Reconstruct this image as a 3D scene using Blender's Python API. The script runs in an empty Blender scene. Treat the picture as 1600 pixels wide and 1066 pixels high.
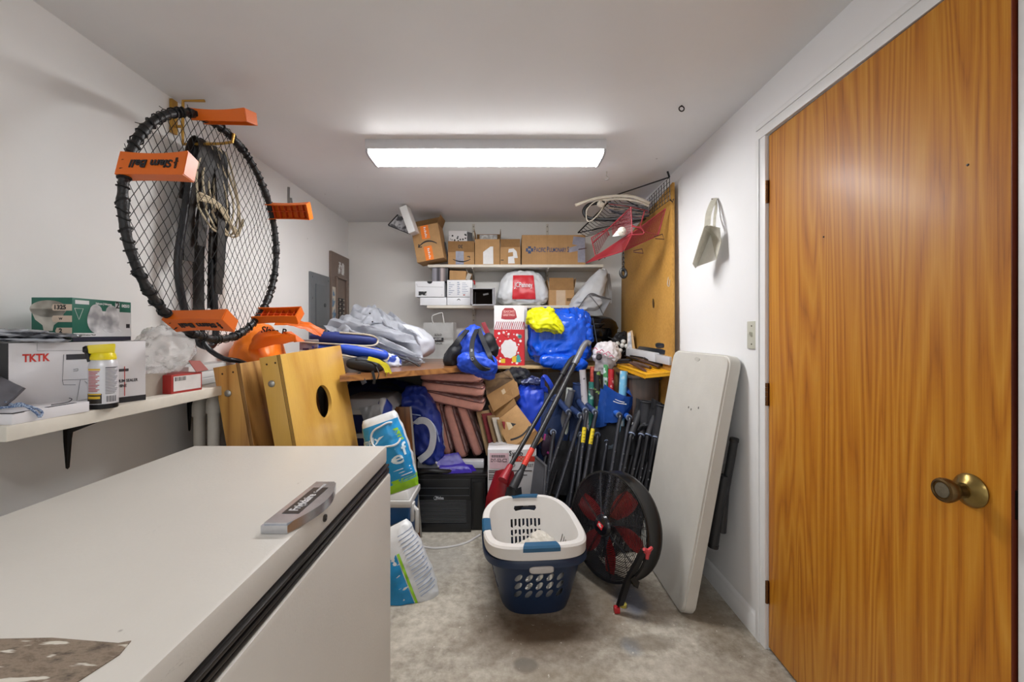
import bpy, bmesh, math, random
from mathutils import Vector, Matrix, Euler, noise as mnoise

random.seed(7)
sc = bpy.context.scene
COL = sc.collection
R = math.radians
PI = math.pi

# ------------------------------------------------------------------ camera
F, CX, CY, EYE = 667.0, 790.0, 520.0, 1.25      # focal length and vanishing point (1600 x 1066 frame), eye height
cam_d = bpy.data.cameras.new('camera')
cam = bpy.data.objects.new('camera', cam_d)
COL.objects.link(cam)
cam.location = (0, 0, EYE)
cam.rotation_euler = (R(90), 0, 0)
cam_d.sensor_width = 36.0
cam_d.lens = 36.0 * F / 1600.0
cam_d.shift_x = (800 - CX) / 1600.0
cam_d.shift_y = -(533 - CY) / 1600.0
cam_d.clip_start = 0.02
sc.camera = cam

# ------------------------------------------------------------------ world, lamp level, exposure
LAMP = 20.0            # radiance of the fluorescent lens
FILL_LAMP = 8.0            # fill: a weaker second fitting added out of view behind the camera
WORLD_FILL = 0.5             # even world fill added through the end left open behind the camera
w = bpy.data.worlds.new('world')
sc.world = w
w.use_nodes = True
w.node_tree.nodes['Background'].inputs[0].default_value = (0.97, 0.985, 1.0, 1)
w.node_tree.nodes['Background'].inputs[1].default_value = WORLD_FILL
sc.view_settings.view_transform = 'Standard'
sc.view_settings.look = 'None'
sc.view_settings.gamma = 1.0
sc.view_settings.use_curve_mapping = False
sc.view_settings.exposure = 1.13

# ------------------------------------------------------------------ room measures (metres)
XL, XR, YB, ZC, YF = -1.408, 1.035, 3.82, 2.24, -1.7


def P(px, py, d):
    """point of the place at depth d seen at that spot of the frame"""
    return Vector(((px - CX) / F * d, d, EYE - (py - CY) / F * d))


def lin(c):
    c /= 255.0
    return c / 12.92 if c <= 0.04045 else ((c + 0.055) / 1.055) ** 2.4


def rgb(h):
    h = h.lstrip('#')
    return tuple(lin(int(h[i:i + 2], 16)) for i in (0, 2, 4)) + (1.0,)


# ------------------------------------------------------------------ materials
class NT:
    def __init__(s, name):
        s.m = bpy.data.materials.new(name)
        s.m.use_nodes = True
        s.t = s.m.node_tree
        s.b = s.t.nodes['Principled BSDF']
        s.co = None

    def n(s, kind, **kw):
        nd = s.t.nodes.new(kind)
        for k, v in kw.items():
            setattr(nd, k, v)
        return nd

    def L(s, a, b):
        s.t.links.new(a, b)

    def coord(s):
        if s.co is None:
            s.co = s.n('ShaderNodeTexCoord').outputs['Object']
        return s.co

    def mapped(s, scale=(1, 1, 1), loc=(0, 0, 0), rot=(0, 0, 0)):
        mp = s.n('ShaderNodeMapping')
        mp.inputs['Scale'].default_value = scale
        mp.inputs['Location'].default_value = loc
        mp.inputs['Rotation'].default_value = rot
        s.L(s.coord(), mp.inputs['Vector'])
        return mp.outputs[0]

    def noise(s, scale, detail=4, rough=0.55, vec=None, dist=0.0):
        nd = s.n('ShaderNodeTexNoise')
        nd.inputs['Scale'].default_value = scale
        nd.inputs['Detail'].default_value = detail
        nd.inputs['Roughness'].default_value = rough
        nd.inputs['Distortion'].default_value = dist
        s.L(vec if vec is not None else s.coord(), nd.inputs['Vector'])
        return nd.outputs['Fac']

    def ramp(s, fac, stops):
        nd = s.n('ShaderNodeValToRGB')
        el = nd.color_ramp.elements
        while len(el) < len(stops):
            el.new(0.5)
        for e, (p, c) in zip(el, stops):
            e.position = p
            e.color = c if len(c) == 4 else (*c, 1)
        s.L(fac, nd.inputs[0])
        return nd.outputs[0]

    def mix(s, fac, a, b, mode='MIX'):
        nd = s.n('ShaderNodeMix', data_type='RGBA', blend_type=mode)
        for val, idx in ((fac, 0), (a, 6), (b, 7)):
            if isinstance(val, (float, int)):
                nd.inputs[idx].default_value = val
            elif isinstance(val, tuple):
                nd.inputs[idx].default_value = val
            else:
                s.L(val, nd.inputs[idx])
        return nd.outputs[2]

    def math(s, op, a, b=0.0, c=None):
        nd = s.n('ShaderNodeMath', operation=op)
        for i, v in enumerate((a, b, c)):
            if v is None:
                continue
            if isinstance(v, (float, int)):
                nd.inputs[i].default_value = v
            else:
                s.L(v, nd.inputs[i])
        return nd.outputs[0]

    def xyz(s, vec=None):
        nd = s.n('ShaderNodeSeparateXYZ')
        s.L(vec if vec is not None else s.coord(), nd.inputs[0])
        return nd.outputs

    def bump(s, fac, strength=0.3, dist=0.01):
        nd = s.n('ShaderNodeBump')
        nd.inputs['Strength'].default_value = strength
        nd.inputs['Distance'].default_value = dist
        s.L(fac, nd.inputs['Height'])
        s.L(nd.outputs[0], s.b.inputs['Normal'])

    def fin(s, col, rough=0.5, metal=0.0, spec=0.5):
        if isinstance(col, tuple):
            s.b.inputs['Base Color'].default_value = col
        else:
            s.L(col, s.b.inputs['Base Color'])
        if isinstance(rough, float):
            s.b.inputs['Roughness'].default_value = rough
        else:
            s.L(rough, s.b.inputs['Roughness'])
        s.b.inputs['Metallic'].default_value = metal
        s.b.inputs['Specular IOR Level'].default_value = spec
        return s.m


MATS = {}


def sc3(c, k):
    return (min(1, c[0] * k), min(1, c[1] * k), min(1, c[2] * k), 1)


def mat(hexc, rough=0.5, metal=0.0, var=0.10, scale=18, bump=0.0, bscale=60, spec=0.5, coat=0.0, stretch=(1, 1, 1), trans=0.0, sheen=0.0):
    """painted, moulded or woven surface: base colour with small mottling and fine relief"""
    key = (hexc, rough, metal, var, scale, bump, bscale, spec, coat, stretch, trans, sheen)
    if key in MATS:
        return MATS[key]
    t = NT('surface_' + hexc.lstrip('#'))
    c = rgb(hexc)
    f = t.noise(scale, 4, 0.6, t.mapped(stretch) if stretch != (1, 1, 1) else None)
    col = t.ramp(f, [(0.25, sc3(c, 1 - var)), (0.75, sc3(c, 1 + var))])
    if bump:
        t.bump(t.noise(bscale, 3, 0.5, t.mapped(stretch) if stretch != (1, 1, 1) else None), bump, 0.004)
    m = t.fin(col, rough, metal, spec)
    if coat:
        t.b.inputs['Coat Weight'].default_value = coat
        t.b.inputs['Coat Roughness'].default_value = 0.15
    if trans:
        t.b.inputs['Transmission Weight'].default_value = trans
    if sheen:
        t.b.inputs['Sheen Weight'].default_value = sheen
    MATS[key] = m
    return m


def two_tone(hex_a, hex_b, scale=20, lo=0.45, hi=0.55, rough=0.6, stretch=(1, 1, 1), vor=False, bump=0.0):
    """print or cloth of two colours in blotches or dots"""
    key = ('tt', hex_a, hex_b, scale, lo, hi, rough, stretch, vor)
    if key in MATS:
        return MATS[key]
    t = NT('print_%s_%s' % (hex_a.lstrip('#'), hex_b.lstrip('#')))
    vec = t.mapped(stretch)
    if vor:
        nd = t.n('ShaderNodeTexVoronoi')
        nd.inputs['Scale'].default_value = scale
        t.L(vec, nd.inputs['Vector'])
        f = nd.outputs['Distance']
    else:
        f = t.noise(scale, 2, 0.5, vec)
    col = t.ramp(f, [(lo, rgb(hex_a)), (hi, rgb(hex_b))])
    if bump:
        t.bump(t.noise(60, 3), bump, 0.003)
    MATS[key] = t.fin(col, rough)
    return MATS[key]


def wood(hex_a, hex_b, axis='z', scale=9.0, rough=0.4, coat=0.0, streak=26.0, dist=5.0):
    """wood with grain that runs along the given axis"""
    key = ('wood', hex_a, hex_b, axis, scale, rough, coat, streak, dist)
    if key in MATS:
        return MATS[key]
    t = NT('wood_' + hex_a.lstrip('#'))
    k = {'x': (0.07, 1, 1), 'y': (1, 0.07, 1), 'z': (1, 1, 0.07)}[axis]
    vec = t.mapped(k)
    big = t.noise(scale * 0.45, 2, 0.5, vec, 0.4)
    rings = t.math('FRACT', t.math('MULTIPLY', big, dist * 2.2))
    rings = t.math('ABSOLUTE', t.math('SUBTRACT', t.math('MULTIPLY', rings, 2.0), 1.0))
    k2 = {'x': (0.02, 1, 1), 'y': (1, 0.02, 1), 'z': (1, 1, 0.02)}[axis]
    fine = t.noise(streak * 6, 5, 0.7, t.mapped(k2))
    f = t.math('ADD', t.math('MULTIPLY', rings, 0.5), t.math('MULTIPLY', fine, 0.5))
    col = t.ramp(f, [(0.2, rgb(hex_b)), (0.62, rgb(hex_a)), (0.95, sc3(rgb(hex_a), 1.12))])
    t.bump(fine, 0.12, 0.002)
    m = t.fin(col, rough)
    if coat:
        t.b.inputs['Coat Weight'].default_value = coat
        t.b.inputs['Coat Roughness'].default_value = 0.22
    MATS[key] = m
    return m


def emit(hexc, strength):
    t = NT('lamp_lens')
    t.b.inputs['Base Color'].default_value = rgb(hexc)
    t.b.inputs['Emission Color'].default_value = rgb(hexc)
    t.b.inputs['Emission Strength'].default_value = strength
    return t.m


def board_mat(hexc, line=160.0):
    """corrugated board: kraft paper with faint flutes"""
    key = ('board', hexc, line)
    if key in MATS:
        return MATS[key]
    t = NT('corrugated_' + hexc.lstrip('#'))
    c = rgb(hexc)
    f = t.noise(14, 5, 0.6)
    fl = t.noise(50, 2, 0.5, t.mapped((3.0, 3.0, 0.02)))
    f2 = t.math('ADD', t.math('MULTIPLY', f, 0.7), t.math('MULTIPLY', fl, 0.3))
    col = t.ramp(f2, [(0.3, sc3(c, 0.84)), (0.7, sc3(c, 1.12))])
    t.bump(fl, 0.08, 0.002)
    MATS[key] = t.fin(col, 0.8, 0.0, 0.3)
    return MATS[key]


# ------------------------------------------------------------------ mesh builder
def basis(o, right, up):
    """matrix whose x axis is right, y axis is up and z axis faces out"""
    r = Vector(right).normalized()
    u = Vector(up)
    n = r.cross(u).normalized()
    u = n.cross(r).normalized()
    m = Matrix((r, u, n)).transposed().to_4x4()
    m.translation = Vector(o)
    return m


def axis_m(o, z, ref=(0, 0, 1)):
    z = Vector(z).normalized()
    ref = Vector(ref)
    if abs(z.dot(ref)) > 0.99:
        ref = Vector((0, 1, 0))
    x = ref.cross(z).normalized()
    y = z.cross(x)
    m = Matrix((x, y, z)).transposed().to_4x4()
    m.translation = Vector(o)
    return m


class MB:
    def __init__(s):
        s.bm = bmesh.new()
        s.mi = 0

    def _f(s, vs):
        try:
            f = s.bm.faces.new(vs)
            f.material_index = s.mi
            return f
        except ValueError:
            return None

    def hexa(s, p, bev=0.0):
        """8 points: bottom ring of 4, top ring of 4"""
        b = bmesh.new()
        v = [b.verts.new(q) for q in p]
        for q in ((3, 2, 1, 0), (4, 5, 6, 7), (0, 1, 5, 4), (1, 2, 6, 5), (2, 3, 7, 6), (3, 0, 4, 7)):
            b.faces.new([v[i] for i in q])
        bmesh.ops.recalc_face_normals(b, faces=b.faces[:])
        if bev:
            bmesh.ops.bevel(b, geom=b.edges[:], offset=bev, segments=2, profile=0.6, affect='EDGES', clamp_overlap=True)
        return s.merge(b)

    def merge(s, b, M=None):
        if M is not None:
            bmesh.ops.transform(b, matrix=M, verts=b.verts[:])
        mp = {}
        for v in b.verts:
            mp[v] = s.bm.verts.new(v.co)
        for f in b.faces:
            s._f([mp[v] for v in f.verts])
        b.free()
        return s

    def box(s, c, size, rot=None, bev=0.0):
        x, y, z = (k / 2 for k in size)
        q = [Vector(k) for k in ((-x, -y, -z), (x, -y, -z), (x, y, -z), (-x, y, -z), (-x, -y, z), (x, -y, z), (x, y, z), (-x, y, z))]
        m = Matrix.Identity(3)
        if rot is not None:
            m = rot.to_3x3() if isinstance(rot, Matrix) else Euler(rot).to_matrix()
        c = Vector(c)
        return s.hexa([m @ k + c for k in q], bev)

    def span(s, lo, hi, bev=0.0):
        lo, hi = Vector(lo), Vector(hi)
        return s.box((lo + hi) / 2, hi - lo, None, bev)

    def slab(s, a, b, c, d, thick, bev=0.0):
        """four corners (in order) pushed back along the face normal"""
        a, b, c, d = map(Vector, (a, b, c, d))
        n = (b - a).cross(d - a).normalized() * thick
        return s.hexa([a, b, c, d, a + n, b + n, c + n, d + n], bev)

    def tube(s, pts, r, n=8, closed=False, caps=True, flat=1.0):
        pts = [Vector(p) for p in pts]
        k = len(pts)
        rs = r if isinstance(r, (list, tuple)) else [r] * k
        rings = []
        prev = None
        for i, p in enumerate(pts):
            if closed:
                t = pts[(i + 1) % k] - pts[i - 1]
            else:
                t = pts[min(i + 1, k - 1)] - pts[max(i - 1, 0)]
            t = t.normalized() if t.length > 1e-9 else Vector((0, 0, 1))
            if prev is None:
                ref = Vector((0, 0, 1)) if abs(t.z) < 0.9 else Vector((0, 1, 0))
                u = ref.cross(t).normalized()
            else:
                u = (prev - t * prev.dot(t))
                u = u.normalized() if u.length > 1e-6 else Vector((1, 0, 0))
            prev = u
            v = t.cross(u)
            rings.append([s.bm.verts.new(p + (u * math.cos(2 * PI * j / n) + v * math.sin(2 * PI * j / n) * flat) * rs[i]) for j in range(n)])
        rng = range(k) if closed else range(k - 1)
        for i in rng:
            a, b = rings[i], rings[(i + 1) % k]
            for j in range(n):
                s._f([a[j], a[(j + 1) % n], b[(j + 1) % n], b[j]])
        if caps and not closed:
            s._f(rings[0][::-1])
            s._f(rings[-1])
        return s

    def strap(s, pts, width, thick, side):
        """flat band along a path; side gives the width direction"""
        pts = [Vector(p) for p in pts]
        sd = Vector(side).normalized()
        rings = []
        for i, p in enumerate(pts):
            t = (pts[min(i + 1, len(pts) - 1)] - pts[max(i - 1, 0)]).normalized()
            w_ = (sd - t * sd.dot(t)).normalized()
            n_ = t.cross(w_)
            rings.append([s.bm.verts.new(p + w_ * a * width / 2 + n_ * b * thick / 2) for a, b in ((-1, -1), (1, -1), (1, 1), (-1, 1))])
        for a, b in zip(rings, rings[1:]):
            for j in range(4):
                s._f([a[j], a[(j + 1) % 4], b[(j + 1) % 4], b[j]])
        s._f(rings[0][::-1])
        s._f(rings[-1])
        return s

    def lathe(s, prof, n=24, M=None, caps=True):
        M = M or Matrix.Identity(4)
        rings = []
        for r, z in prof:
            if r < 1e-6:
                rings.append([s.bm.verts.new(M @ Vector((0, 0, z)))])
            else:
                rings.append([s.bm.verts.new(M @ Vector((r * math.cos(2 * PI * j / n), r * math.sin(2 * PI * j / n), z))) for j in range(n)])
        for a, b in zip(rings, rings[1:]):
            for j in range(n):
                if len(a) == 1 and len(b) == 1:
                    continue
                if len(a) == 1:
                    s._f([a[0], b[(j + 1) % n], b[j]])
                elif len(b) == 1:
                    s._f([a[j], a[(j + 1) % n], b[0]])
                else:
                    s._f([a[j], a[(j + 1) % n], b[(j + 1) % n], b[j]])
        if caps:
            if len(rings[0]) > 1:
                s._f(rings[0][::-1])
            if len(rings[-1]) > 1:
                s._f(rings[-1])
        return s

    def prism(s, pts, M, depth):
        """outline in the xy plane of M, pushed along its z axis by depth"""
        a = [s.bm.verts.new(M @ Vector((x, y, 0))) for x, y in pts]
        b = [s.bm.verts.new(M @ Vector((x, y, depth))) for x, y in pts]
        k = len(pts)
        s._f(a[::-1])
        s._f(b)
        for i in range(k):
            s._f([a[i], a[(i + 1) % k], b[(i + 1) % k], b[i]])
        return s

    def grid(s, fn, nu, nv, cu=False, cv=False, skip=None):
        v = [[s.bm.verts.new(fn(i / (nu if cu else nu - 1), j / (nv if cv else nv - 1))) for j in range(nv)] for i in range(nu)]
        for i in range(nu if cu else nu - 1):
            for j in range(nv if cv else nv - 1):
                if skip and skip(i, j):
                    continue
                s._f([v[i][j], v[(i + 1) % nu][j], v[(i + 1) % nu][(j + 1) % nv], v[i][(j + 1) % nv]])
        return s

    def soft(s, c, size, e1=0.5, e2=0.5, amp=0.01, freq=6.0, ridge=0.0, nu=48, nv=28, rot=None, seed=0.0, fn=None, fine=0.0):
        """stuffed shape: superellipsoid with creases; e small = boxier"""
        c = Vector(c)
        M = Matrix.Identity(3) if rot is None else Euler(rot).to_matrix()
        sx, sy, sz = (k / 2 for k in size)

        def pw(a, e):
            return math.copysign(abs(a) ** e, a)

        def pt(u, v):
            a = 2 * PI * u
            b = -PI / 2 + PI * v
            q = Vector((sx * pw(math.cos(b), e1) * pw(math.cos(a), e2), sy * pw(math.cos(b), e1) * pw(math.sin(a), e2), sz * pw(math.sin(b), e1)))
            nrm = Vector((q.x / sx ** 2, q.y / sy ** 2, q.z / sz ** 2))
            nrm = nrm.normalized() if nrm.length > 1e-9 else Vector((0, 0, 1))
            k = q * freq + Vector((seed, seed * 1.7, -seed))
            dsp = amp * mnoise.fractal(k, 0.9, 2.0, 3)
            if ridge:
                dsp += ridge * (0.35 - abs(mnoise.noise(k * 1.3 + Vector((3.1, 0, 0)))) * 1.0 - 0.5 * abs(mnoise.noise(k * 2.9)))
            if fine:
                dsp += fine * (0.4 - 1.1 * abs(mnoise.noise(k * 2.2 + Vector((7, 3, 1))) + 0.35 * mnoise.noise(k * 4.5)))
            q = q + nrm * dsp
            if fn:
                q = fn(q)
            return M @ q + c

        b = bmesh.new()
        rings = []
        for j in range(1, nv):
            rings.append([b.verts.new(pt(i / nu, j / nv)) for i in range(nu)])
        lo, hi = b.verts.new(pt(0, 0)), b.verts.new(pt(0, 1))
        for j in range(len(rings) - 1):
            for i in range(nu):
                b.faces.new([rings[j][i], rings[j][(i + 1) % nu], rings[j + 1][(i + 1) % nu], rings[j + 1][i]])
        for i in range(nu):
            b.faces.new([lo, rings[0][(i + 1) % nu], rings[0][i]])
            b.faces.new([rings[-1][i], rings[-1][(i + 1) % nu], hi])
        return s.merge(b)

    def sheet(s, A, B, C, D, disp, nu=24, nv=24, thick=0.003):
        """cloth or paper between corners A B C D (u along AB, v along AD) with a displacement"""
        A, B, C, D = map(Vector, (A, B, C, D))
        b = bmesh.new()
        v = []
        for i in range(nu):
            row = []
            for j in range(nv):
                u, t = i / (nu - 1), j / (nv - 1)
                q = A * (1 - u) * (1 - t) + B * u * (1 - t) + C * u * t + D * (1 - u) * t
                row.append(b.verts.new(q + Vector(disp(u, t))))
            v.append(row)
        for i in range(nu - 1):
            for j in range(nv - 1):
                b.faces.new([v[i][j], v[i + 1][j], v[i + 1][j + 1], v[i][j + 1]])
        if thick:
            bmesh.ops.solidify(b, geom=b.faces[:], thickness=thick)
        return s.merge(b)

    def text(s, body, size, M, ext=0.0004, bold=0.0, sx=1.0, align='CENTER', shear=0.0, fit=None):
        cu = bpy.data.curves.new('lettering', 'FONT')
        cu.body = body
        cu.size = size
        cu.extrude = ext
        cu.offset = bold * size
        cu.align_x = align
        cu.align_y = 'CENTER'
        cu.shear = shear
        cu.resolution_u = 3
        ob = bpy.data.objects.new('lettering', cu)
        me = ob.to_mesh()
        b = bmesh.new()
        b.from_mesh(me)
        ob.to_mesh_clear()
        bpy.data.objects.remove(ob)
        bpy.data.curves.remove(cu)
        xs = [v.co.x for v in b.verts]
        s.wide = max(xs) - min(xs)
        if fit:
            sx = fit / s.wide
        s.wide *= sx
        if sx != 1.0:
            bmesh.ops.transform(b, matrix=Matrix.Diagonal((sx, 1, 1, 1)), verts=b.verts[:])
        return s.merge(b, M)

    def cut(s, other):
        """take the closed shapes of another builder out of this one"""
        obs = []
        for k in (s.bm, other.bm):
            bmesh.ops.recalc_face_normals(k, faces=k.faces[:])
            me = bpy.data.meshes.new('cutting')
            k.to_mesh(me)
            o = bpy.data.objects.new('cutting', me)
            COL.objects.link(o)
            obs.append(o)
        md = obs[0].modifiers.new('cut', 'BOOLEAN')
        md.operation = 'DIFFERENCE'
        md.object = obs[1]
        md.solver = 'EXACT'
        md.use_self = True
        dg = bpy.context.evaluated_depsgraph_get()
        me = bpy.data.meshes.new_from_object(obs[0].evaluated_get(dg))
        s.bm.free()
        s.bm = bmesh.new()
        s.bm.from_mesh(me)
        bpy.data.meshes.remove(me)
        other.bm.free()
        for o in obs:
            m_ = o.data
            bpy.data.objects.remove(o)
            bpy.data.meshes.remove(m_)
        return s


WM = {}     # world matrix of every object, known without waiting for the scene to update


def link(o, parent):
    COL.objects.link(o)
    if parent is not None:
        o.parent = parent


def finish(mb, name, mats, M_inv, smooth=40):
    bm = mb.bm
    if M_inv is not None:
        bmesh.ops.transform(bm, matrix=M_inv, verts=bm.verts[:])
    bmesh.ops.recalc_face_normals(bm, faces=bm.faces[:])
    if smooth:
        a = R(smooth)
        for f in bm.faces:
            f.smooth = True
        for e in bm.edges:
            e.smooth = not (len(e.link_faces) == 2 and e.calc_face_angle(0) > a)
    me = bpy.data.meshes.new(name)
    bm.to_mesh(me)
    bm.free()
    for m in (mats if isinstance(mats, (list, tuple)) else [mats]):
        me.materials.append(m)
    return me


def tag(o, label=None, cat=None, group=None, kind=None):
    for k, v in (('label', label), ('category', cat), ('group', group), ('kind', kind)):
        if v:
            o[k] = v
    return o


def thing(name, label, cat, loc=(0, 0, 0), rot=(0, 0, 0), group=None):
    o = bpy.data.objects.new(name, None)
    o.empty_display_size = 0.05
    link(o, None)
    o.location = loc
    o.rotation_euler = rot
    WM[o.name] = Matrix.Translation(Vector(loc)) @ Euler(rot).to_matrix().to_4x4()
    return tag(o, label, cat, group)


def part(mb, name, m, parent, local=False, smooth=40, label=None, kind=None):
    """a mesh of its own under its thing (or under a part of it); points are world points unless local"""
    pm = WM[parent.name]
    me = finish(mb, name, m, None if local else pm.inverted(), smooth)
    o = bpy.data.objects.new(name, me)
    link(o, parent)
    WM[o.name] = pm.copy()
    return tag(o, label, None, None, kind)


def solo(mb, name, m, label, cat, origin, group=None, smooth=40, kind=None):
    """a thing that is one mesh"""
    M = Matrix.Translation(Vector(origin))
    me = finish(mb, name, m, M.inverted(), smooth)
    o = bpy.data.objects.new(name, me)
    link(o, None)
    o.location = origin
    WM[o.name] = M
    return tag(o, label, cat, group, kind)


def struct(mb, name, m, parent=None, smooth=40):
    if parent is not None:
        return part(mb, name, m, parent, False, smooth)
    me = finish(mb, name, m, None, smooth)
    o = bpy.data.objects.new(name, me)
    link(o, None)
    WM[o.name] = Matrix.Identity(4)
    o['kind'] = 'structure'
    return o


def copy_tree(o, parent=None):
    c = o.copy()
    link(c, parent)
    WM[c.name] = WM[o.name].copy()
    for ch in [k for k in bpy.data.objects if k.parent == o]:
        copy_tree(ch, c)
    return c


def arc(c, r, a0, a1, n, u=(1, 0, 0), v=(0, 0, 1)):
    c, u, v = Vector(c), Vector(u), Vector(v)
    return [c + (u * math.cos(a0 + (a1 - a0) * i / n) + v * math.sin(a0 + (a1 - a0) * i / n)) * r for i in range(n + 1)]


def bez(pts, n=24):
    """smooth path through the points (Catmull-Rom)"""
    p = [Vector(q) for q in pts]
    p = [p[0] * 2 - p[1]] + p + [p[-1] * 2 - p[-2]]
    out = []
    seg = len(p) - 3
    per = max(2, n // seg)
    for i in range(seg):
        a, b, c, d = p[i:i + 4]
        for k in range(per):
            t = k / per
            out.append(0.5 * ((2 * b) + (c - a) * t + (2 * a - 5 * b + 4 * c - d) * t * t + (3 * b - a - 3 * c + d) * t ** 3))
    out.append(p[-2])
    return out


def ridged(q, k=1.0):
    q = Vector(q) * k
    return (1 - abs(mnoise.noise(q)) * 2) * 0.6 + (1 - abs(mnoise.noise(q * 2.3 + Vector((5, 1, 2)))) * 2) * 0.3


INK = mat('#1c1c20', 0.6, var=0.05)
BLACK = mat('#101012', 0.45, var=0.1)
BLACKM = mat('#0c0c0e', 0.32, var=0.1)
WHITE = mat('#dcdcda', 0.5, var=0.03)
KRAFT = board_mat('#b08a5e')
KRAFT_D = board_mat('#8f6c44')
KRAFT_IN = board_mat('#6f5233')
# ================================================================== the room
def wall_mat(name, hexc, seed):
    t = NT(name)
    c = rgb(hexc)
    big = t.noise(1.3, 5, 0.6, t.mapped((1, 1, 1), (seed, seed, 0)))
    col = t.ramp(big, [(0.3, sc3(c, 0.955)), (0.7, sc3(c, 1.02))])
    # thin scuffs and small dark specks
    sc_ = t.noise(7, 6, 0.75, t.mapped((1, 2.2, 1.6), (seed * 2, 1, 3)), 1.5)
    col = t.mix(t.ramp(sc_, [(0.70, (0, 0, 0, 1)), (0.76, (0.45, 0.45, 0.45, 1))]), col, rgb('#8d8a86'))
    sp = t.n('ShaderNodeTexVoronoi')
    sp.inputs['Scale'].default_value = 4.5
    t.L(t.mapped((1, 1, 1), (seed, 0, seed)), sp.inputs['Vector'])
    col = t.mix(t.ramp(sp.outputs['Distance'], [(0.0, (0.8, 0.8, 0.8, 1)), (0.035, (0, 0, 0, 1))]), col, rgb('#6e6a66'))
    t.bump(t.noise(90, 3), 0.06, 0.003)
    return t.fin(col, 0.55, 0.0, 0.35)


M_WALL_L = wall_mat('paint_left_wall', '#e9e8e6', 0.0)
M_WALL_R = wall_mat('paint_right_wall', '#e9e9ea', 7.3)
M_WALL_B = wall_mat('paint_back_wall', '#e3e1dd', 3.1)
M_CEIL = wall_mat('paint_ceiling', '#e6e6e6', 5.0)
M_TRIM = mat('#e2e2e2', 0.4, var=0.03, scale=6)


def floor_mat():
    t = NT('concrete_floor')
    co = t.coord()
    a = t.noise(2.2, 8, 0.62, None, 0.6)
    col = t.ramp(a, [(0.32, rgb('#776f61')), (0.48, rgb('#a39b8d')), (0.66, rgb('#c4beb1'))])
    b = t.noise(26, 6, 0.7)
    col = t.mix(0.45, col, t.ramp(b, [(0.34, rgb('#766e62')), (0.66, rgb('#d6d0c4'))]), 'MIX')

    def stain(cx, cy, rx, ry, hexc, amt, edge=0.5, ns=6.0, wob=0.5):
        nonlocal col
        d = t.n('ShaderNodeVectorMath', operation='SUBTRACT')
        t.L(co, d.inputs[0])
        d.inputs[1].default_value = (cx, cy, 0)
        sdiv = t.n('ShaderNodeVectorMath', operation='MULTIPLY')
        t.L(d.outputs[0], sdiv.inputs[0])
        sdiv.inputs[1].default_value = (1 / rx, 1 / ry, 0)
        ln = t.n('ShaderNodeVectorMath', operation='LENGTH')
        t.L(sdiv.outputs[0], ln.inputs[0])
        q = t.math('ADD', ln.outputs['Value'], t.math('MULTIPLY', t.math('SUBTRACT', t.noise(ns, 5, 0.65), 0.5), wob * 2))
        f = t.ramp(q, [(1 - edge, (amt, amt, amt, 1)), (1.0, (0, 0, 0, 1))])
        col = t.mix(f, col, rgb(hexc))

    stain(0.13, 1.78, 0.42, 0.26, '#54422e', 0.9, 0.75)          # dark brown patch by the baskets, fading outwards
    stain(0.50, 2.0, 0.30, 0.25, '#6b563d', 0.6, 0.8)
    stain(0.585, 2.0, 0.10, 0.17, '#4a566b', 0.75, 0.6, 14, 0.5)   # old blue paint
    stain(0.50, 1.70, 0.05, 0.06, '#6f7f92', 0.5, 0.6)
    stain(0.58, 1.72, 0.13, 0.06, '#6f6557', 0.55, 0.4)
    stain(0.075, 1.605, 0.055, 0.045, '#6b655c', 0.85, 0.3, 14, 0.2)  # worn round spot
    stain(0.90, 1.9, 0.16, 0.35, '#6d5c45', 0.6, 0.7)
    stain(-0.35, 2.35, 0.22, 0.3, '#8b8a86', 0.45, 0.7)
    stain(0.15, 1.5, 0.5, 0.12, '#8a7c68', 0.5, 0.8)
    stain(0.75, 1.5, 0.3, 0.2, '#9a9184', 0.5, 0.8)
    sp = t.noise(55, 3, 0.6)
    col = t.mix(t.ramp(sp, [(0.68, (0, 0, 0, 1)), (0.72, (0.7, 0.7, 0.7, 1))]), col, rgb('#d8d3c8'))
    scr = t.noise(9, 6, 0.8, t.mapped((2.2, 0.35, 1), (0, 0, 0), (0, 0, 0.7)), 2.0)
    col = t.mix(t.ramp(scr, [(0.68, (0, 0, 0, 1)), (0.74, (0.4, 0.4, 0.4, 1))]), col, rgb('#cfc8ba'))
    t.bump(t.noise(40, 5), 0.18, 0.004)
    return t.fin(col, t.math('ADD', t.math('MULTIPLY', a, 0.4), 0.32), 0.0, 0.4)


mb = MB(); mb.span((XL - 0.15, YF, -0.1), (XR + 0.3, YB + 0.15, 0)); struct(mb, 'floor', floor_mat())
mb = MB(); mb.span((XL - 0.15, YF, ZC), (XR + 0.3, YB + 0.15, ZC + 0.1)); struct(mb, 'ceiling', M_CEIL)
mb = MB(); mb.span((XL - 0.12, YF, 0), (XL, YB, ZC)); struct(mb, 'wall_left', M_WALL_L)
mb = MB(); mb.span((XL - 0.12, YB, 0), (XR + 0.12, YB + 0.12, ZC)); struct(mb, 'wall_back', M_WALL_B)
DY0, DY1, DH = 0.855, 1.684, 2.03         # door opening: latch side, hinge side, height
mb = MB()
mb.span((XR, DY1, 0), (XR + 0.13, YB, ZC))
mb.span((XR, YF, 0), (XR + 0.13, DY0, ZC))
mb.span((XR, DY0, DH), (XR + 0.13, DY1, ZC))
mb.span((XR + 0.13, DY0 - 0.1, 0), (XR + 0.16, DY1 + 0.1, ZC))  # unseen backing added behind the door against light leaking round it
struct(mb, 'wall_right', M_WALL_R)

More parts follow.
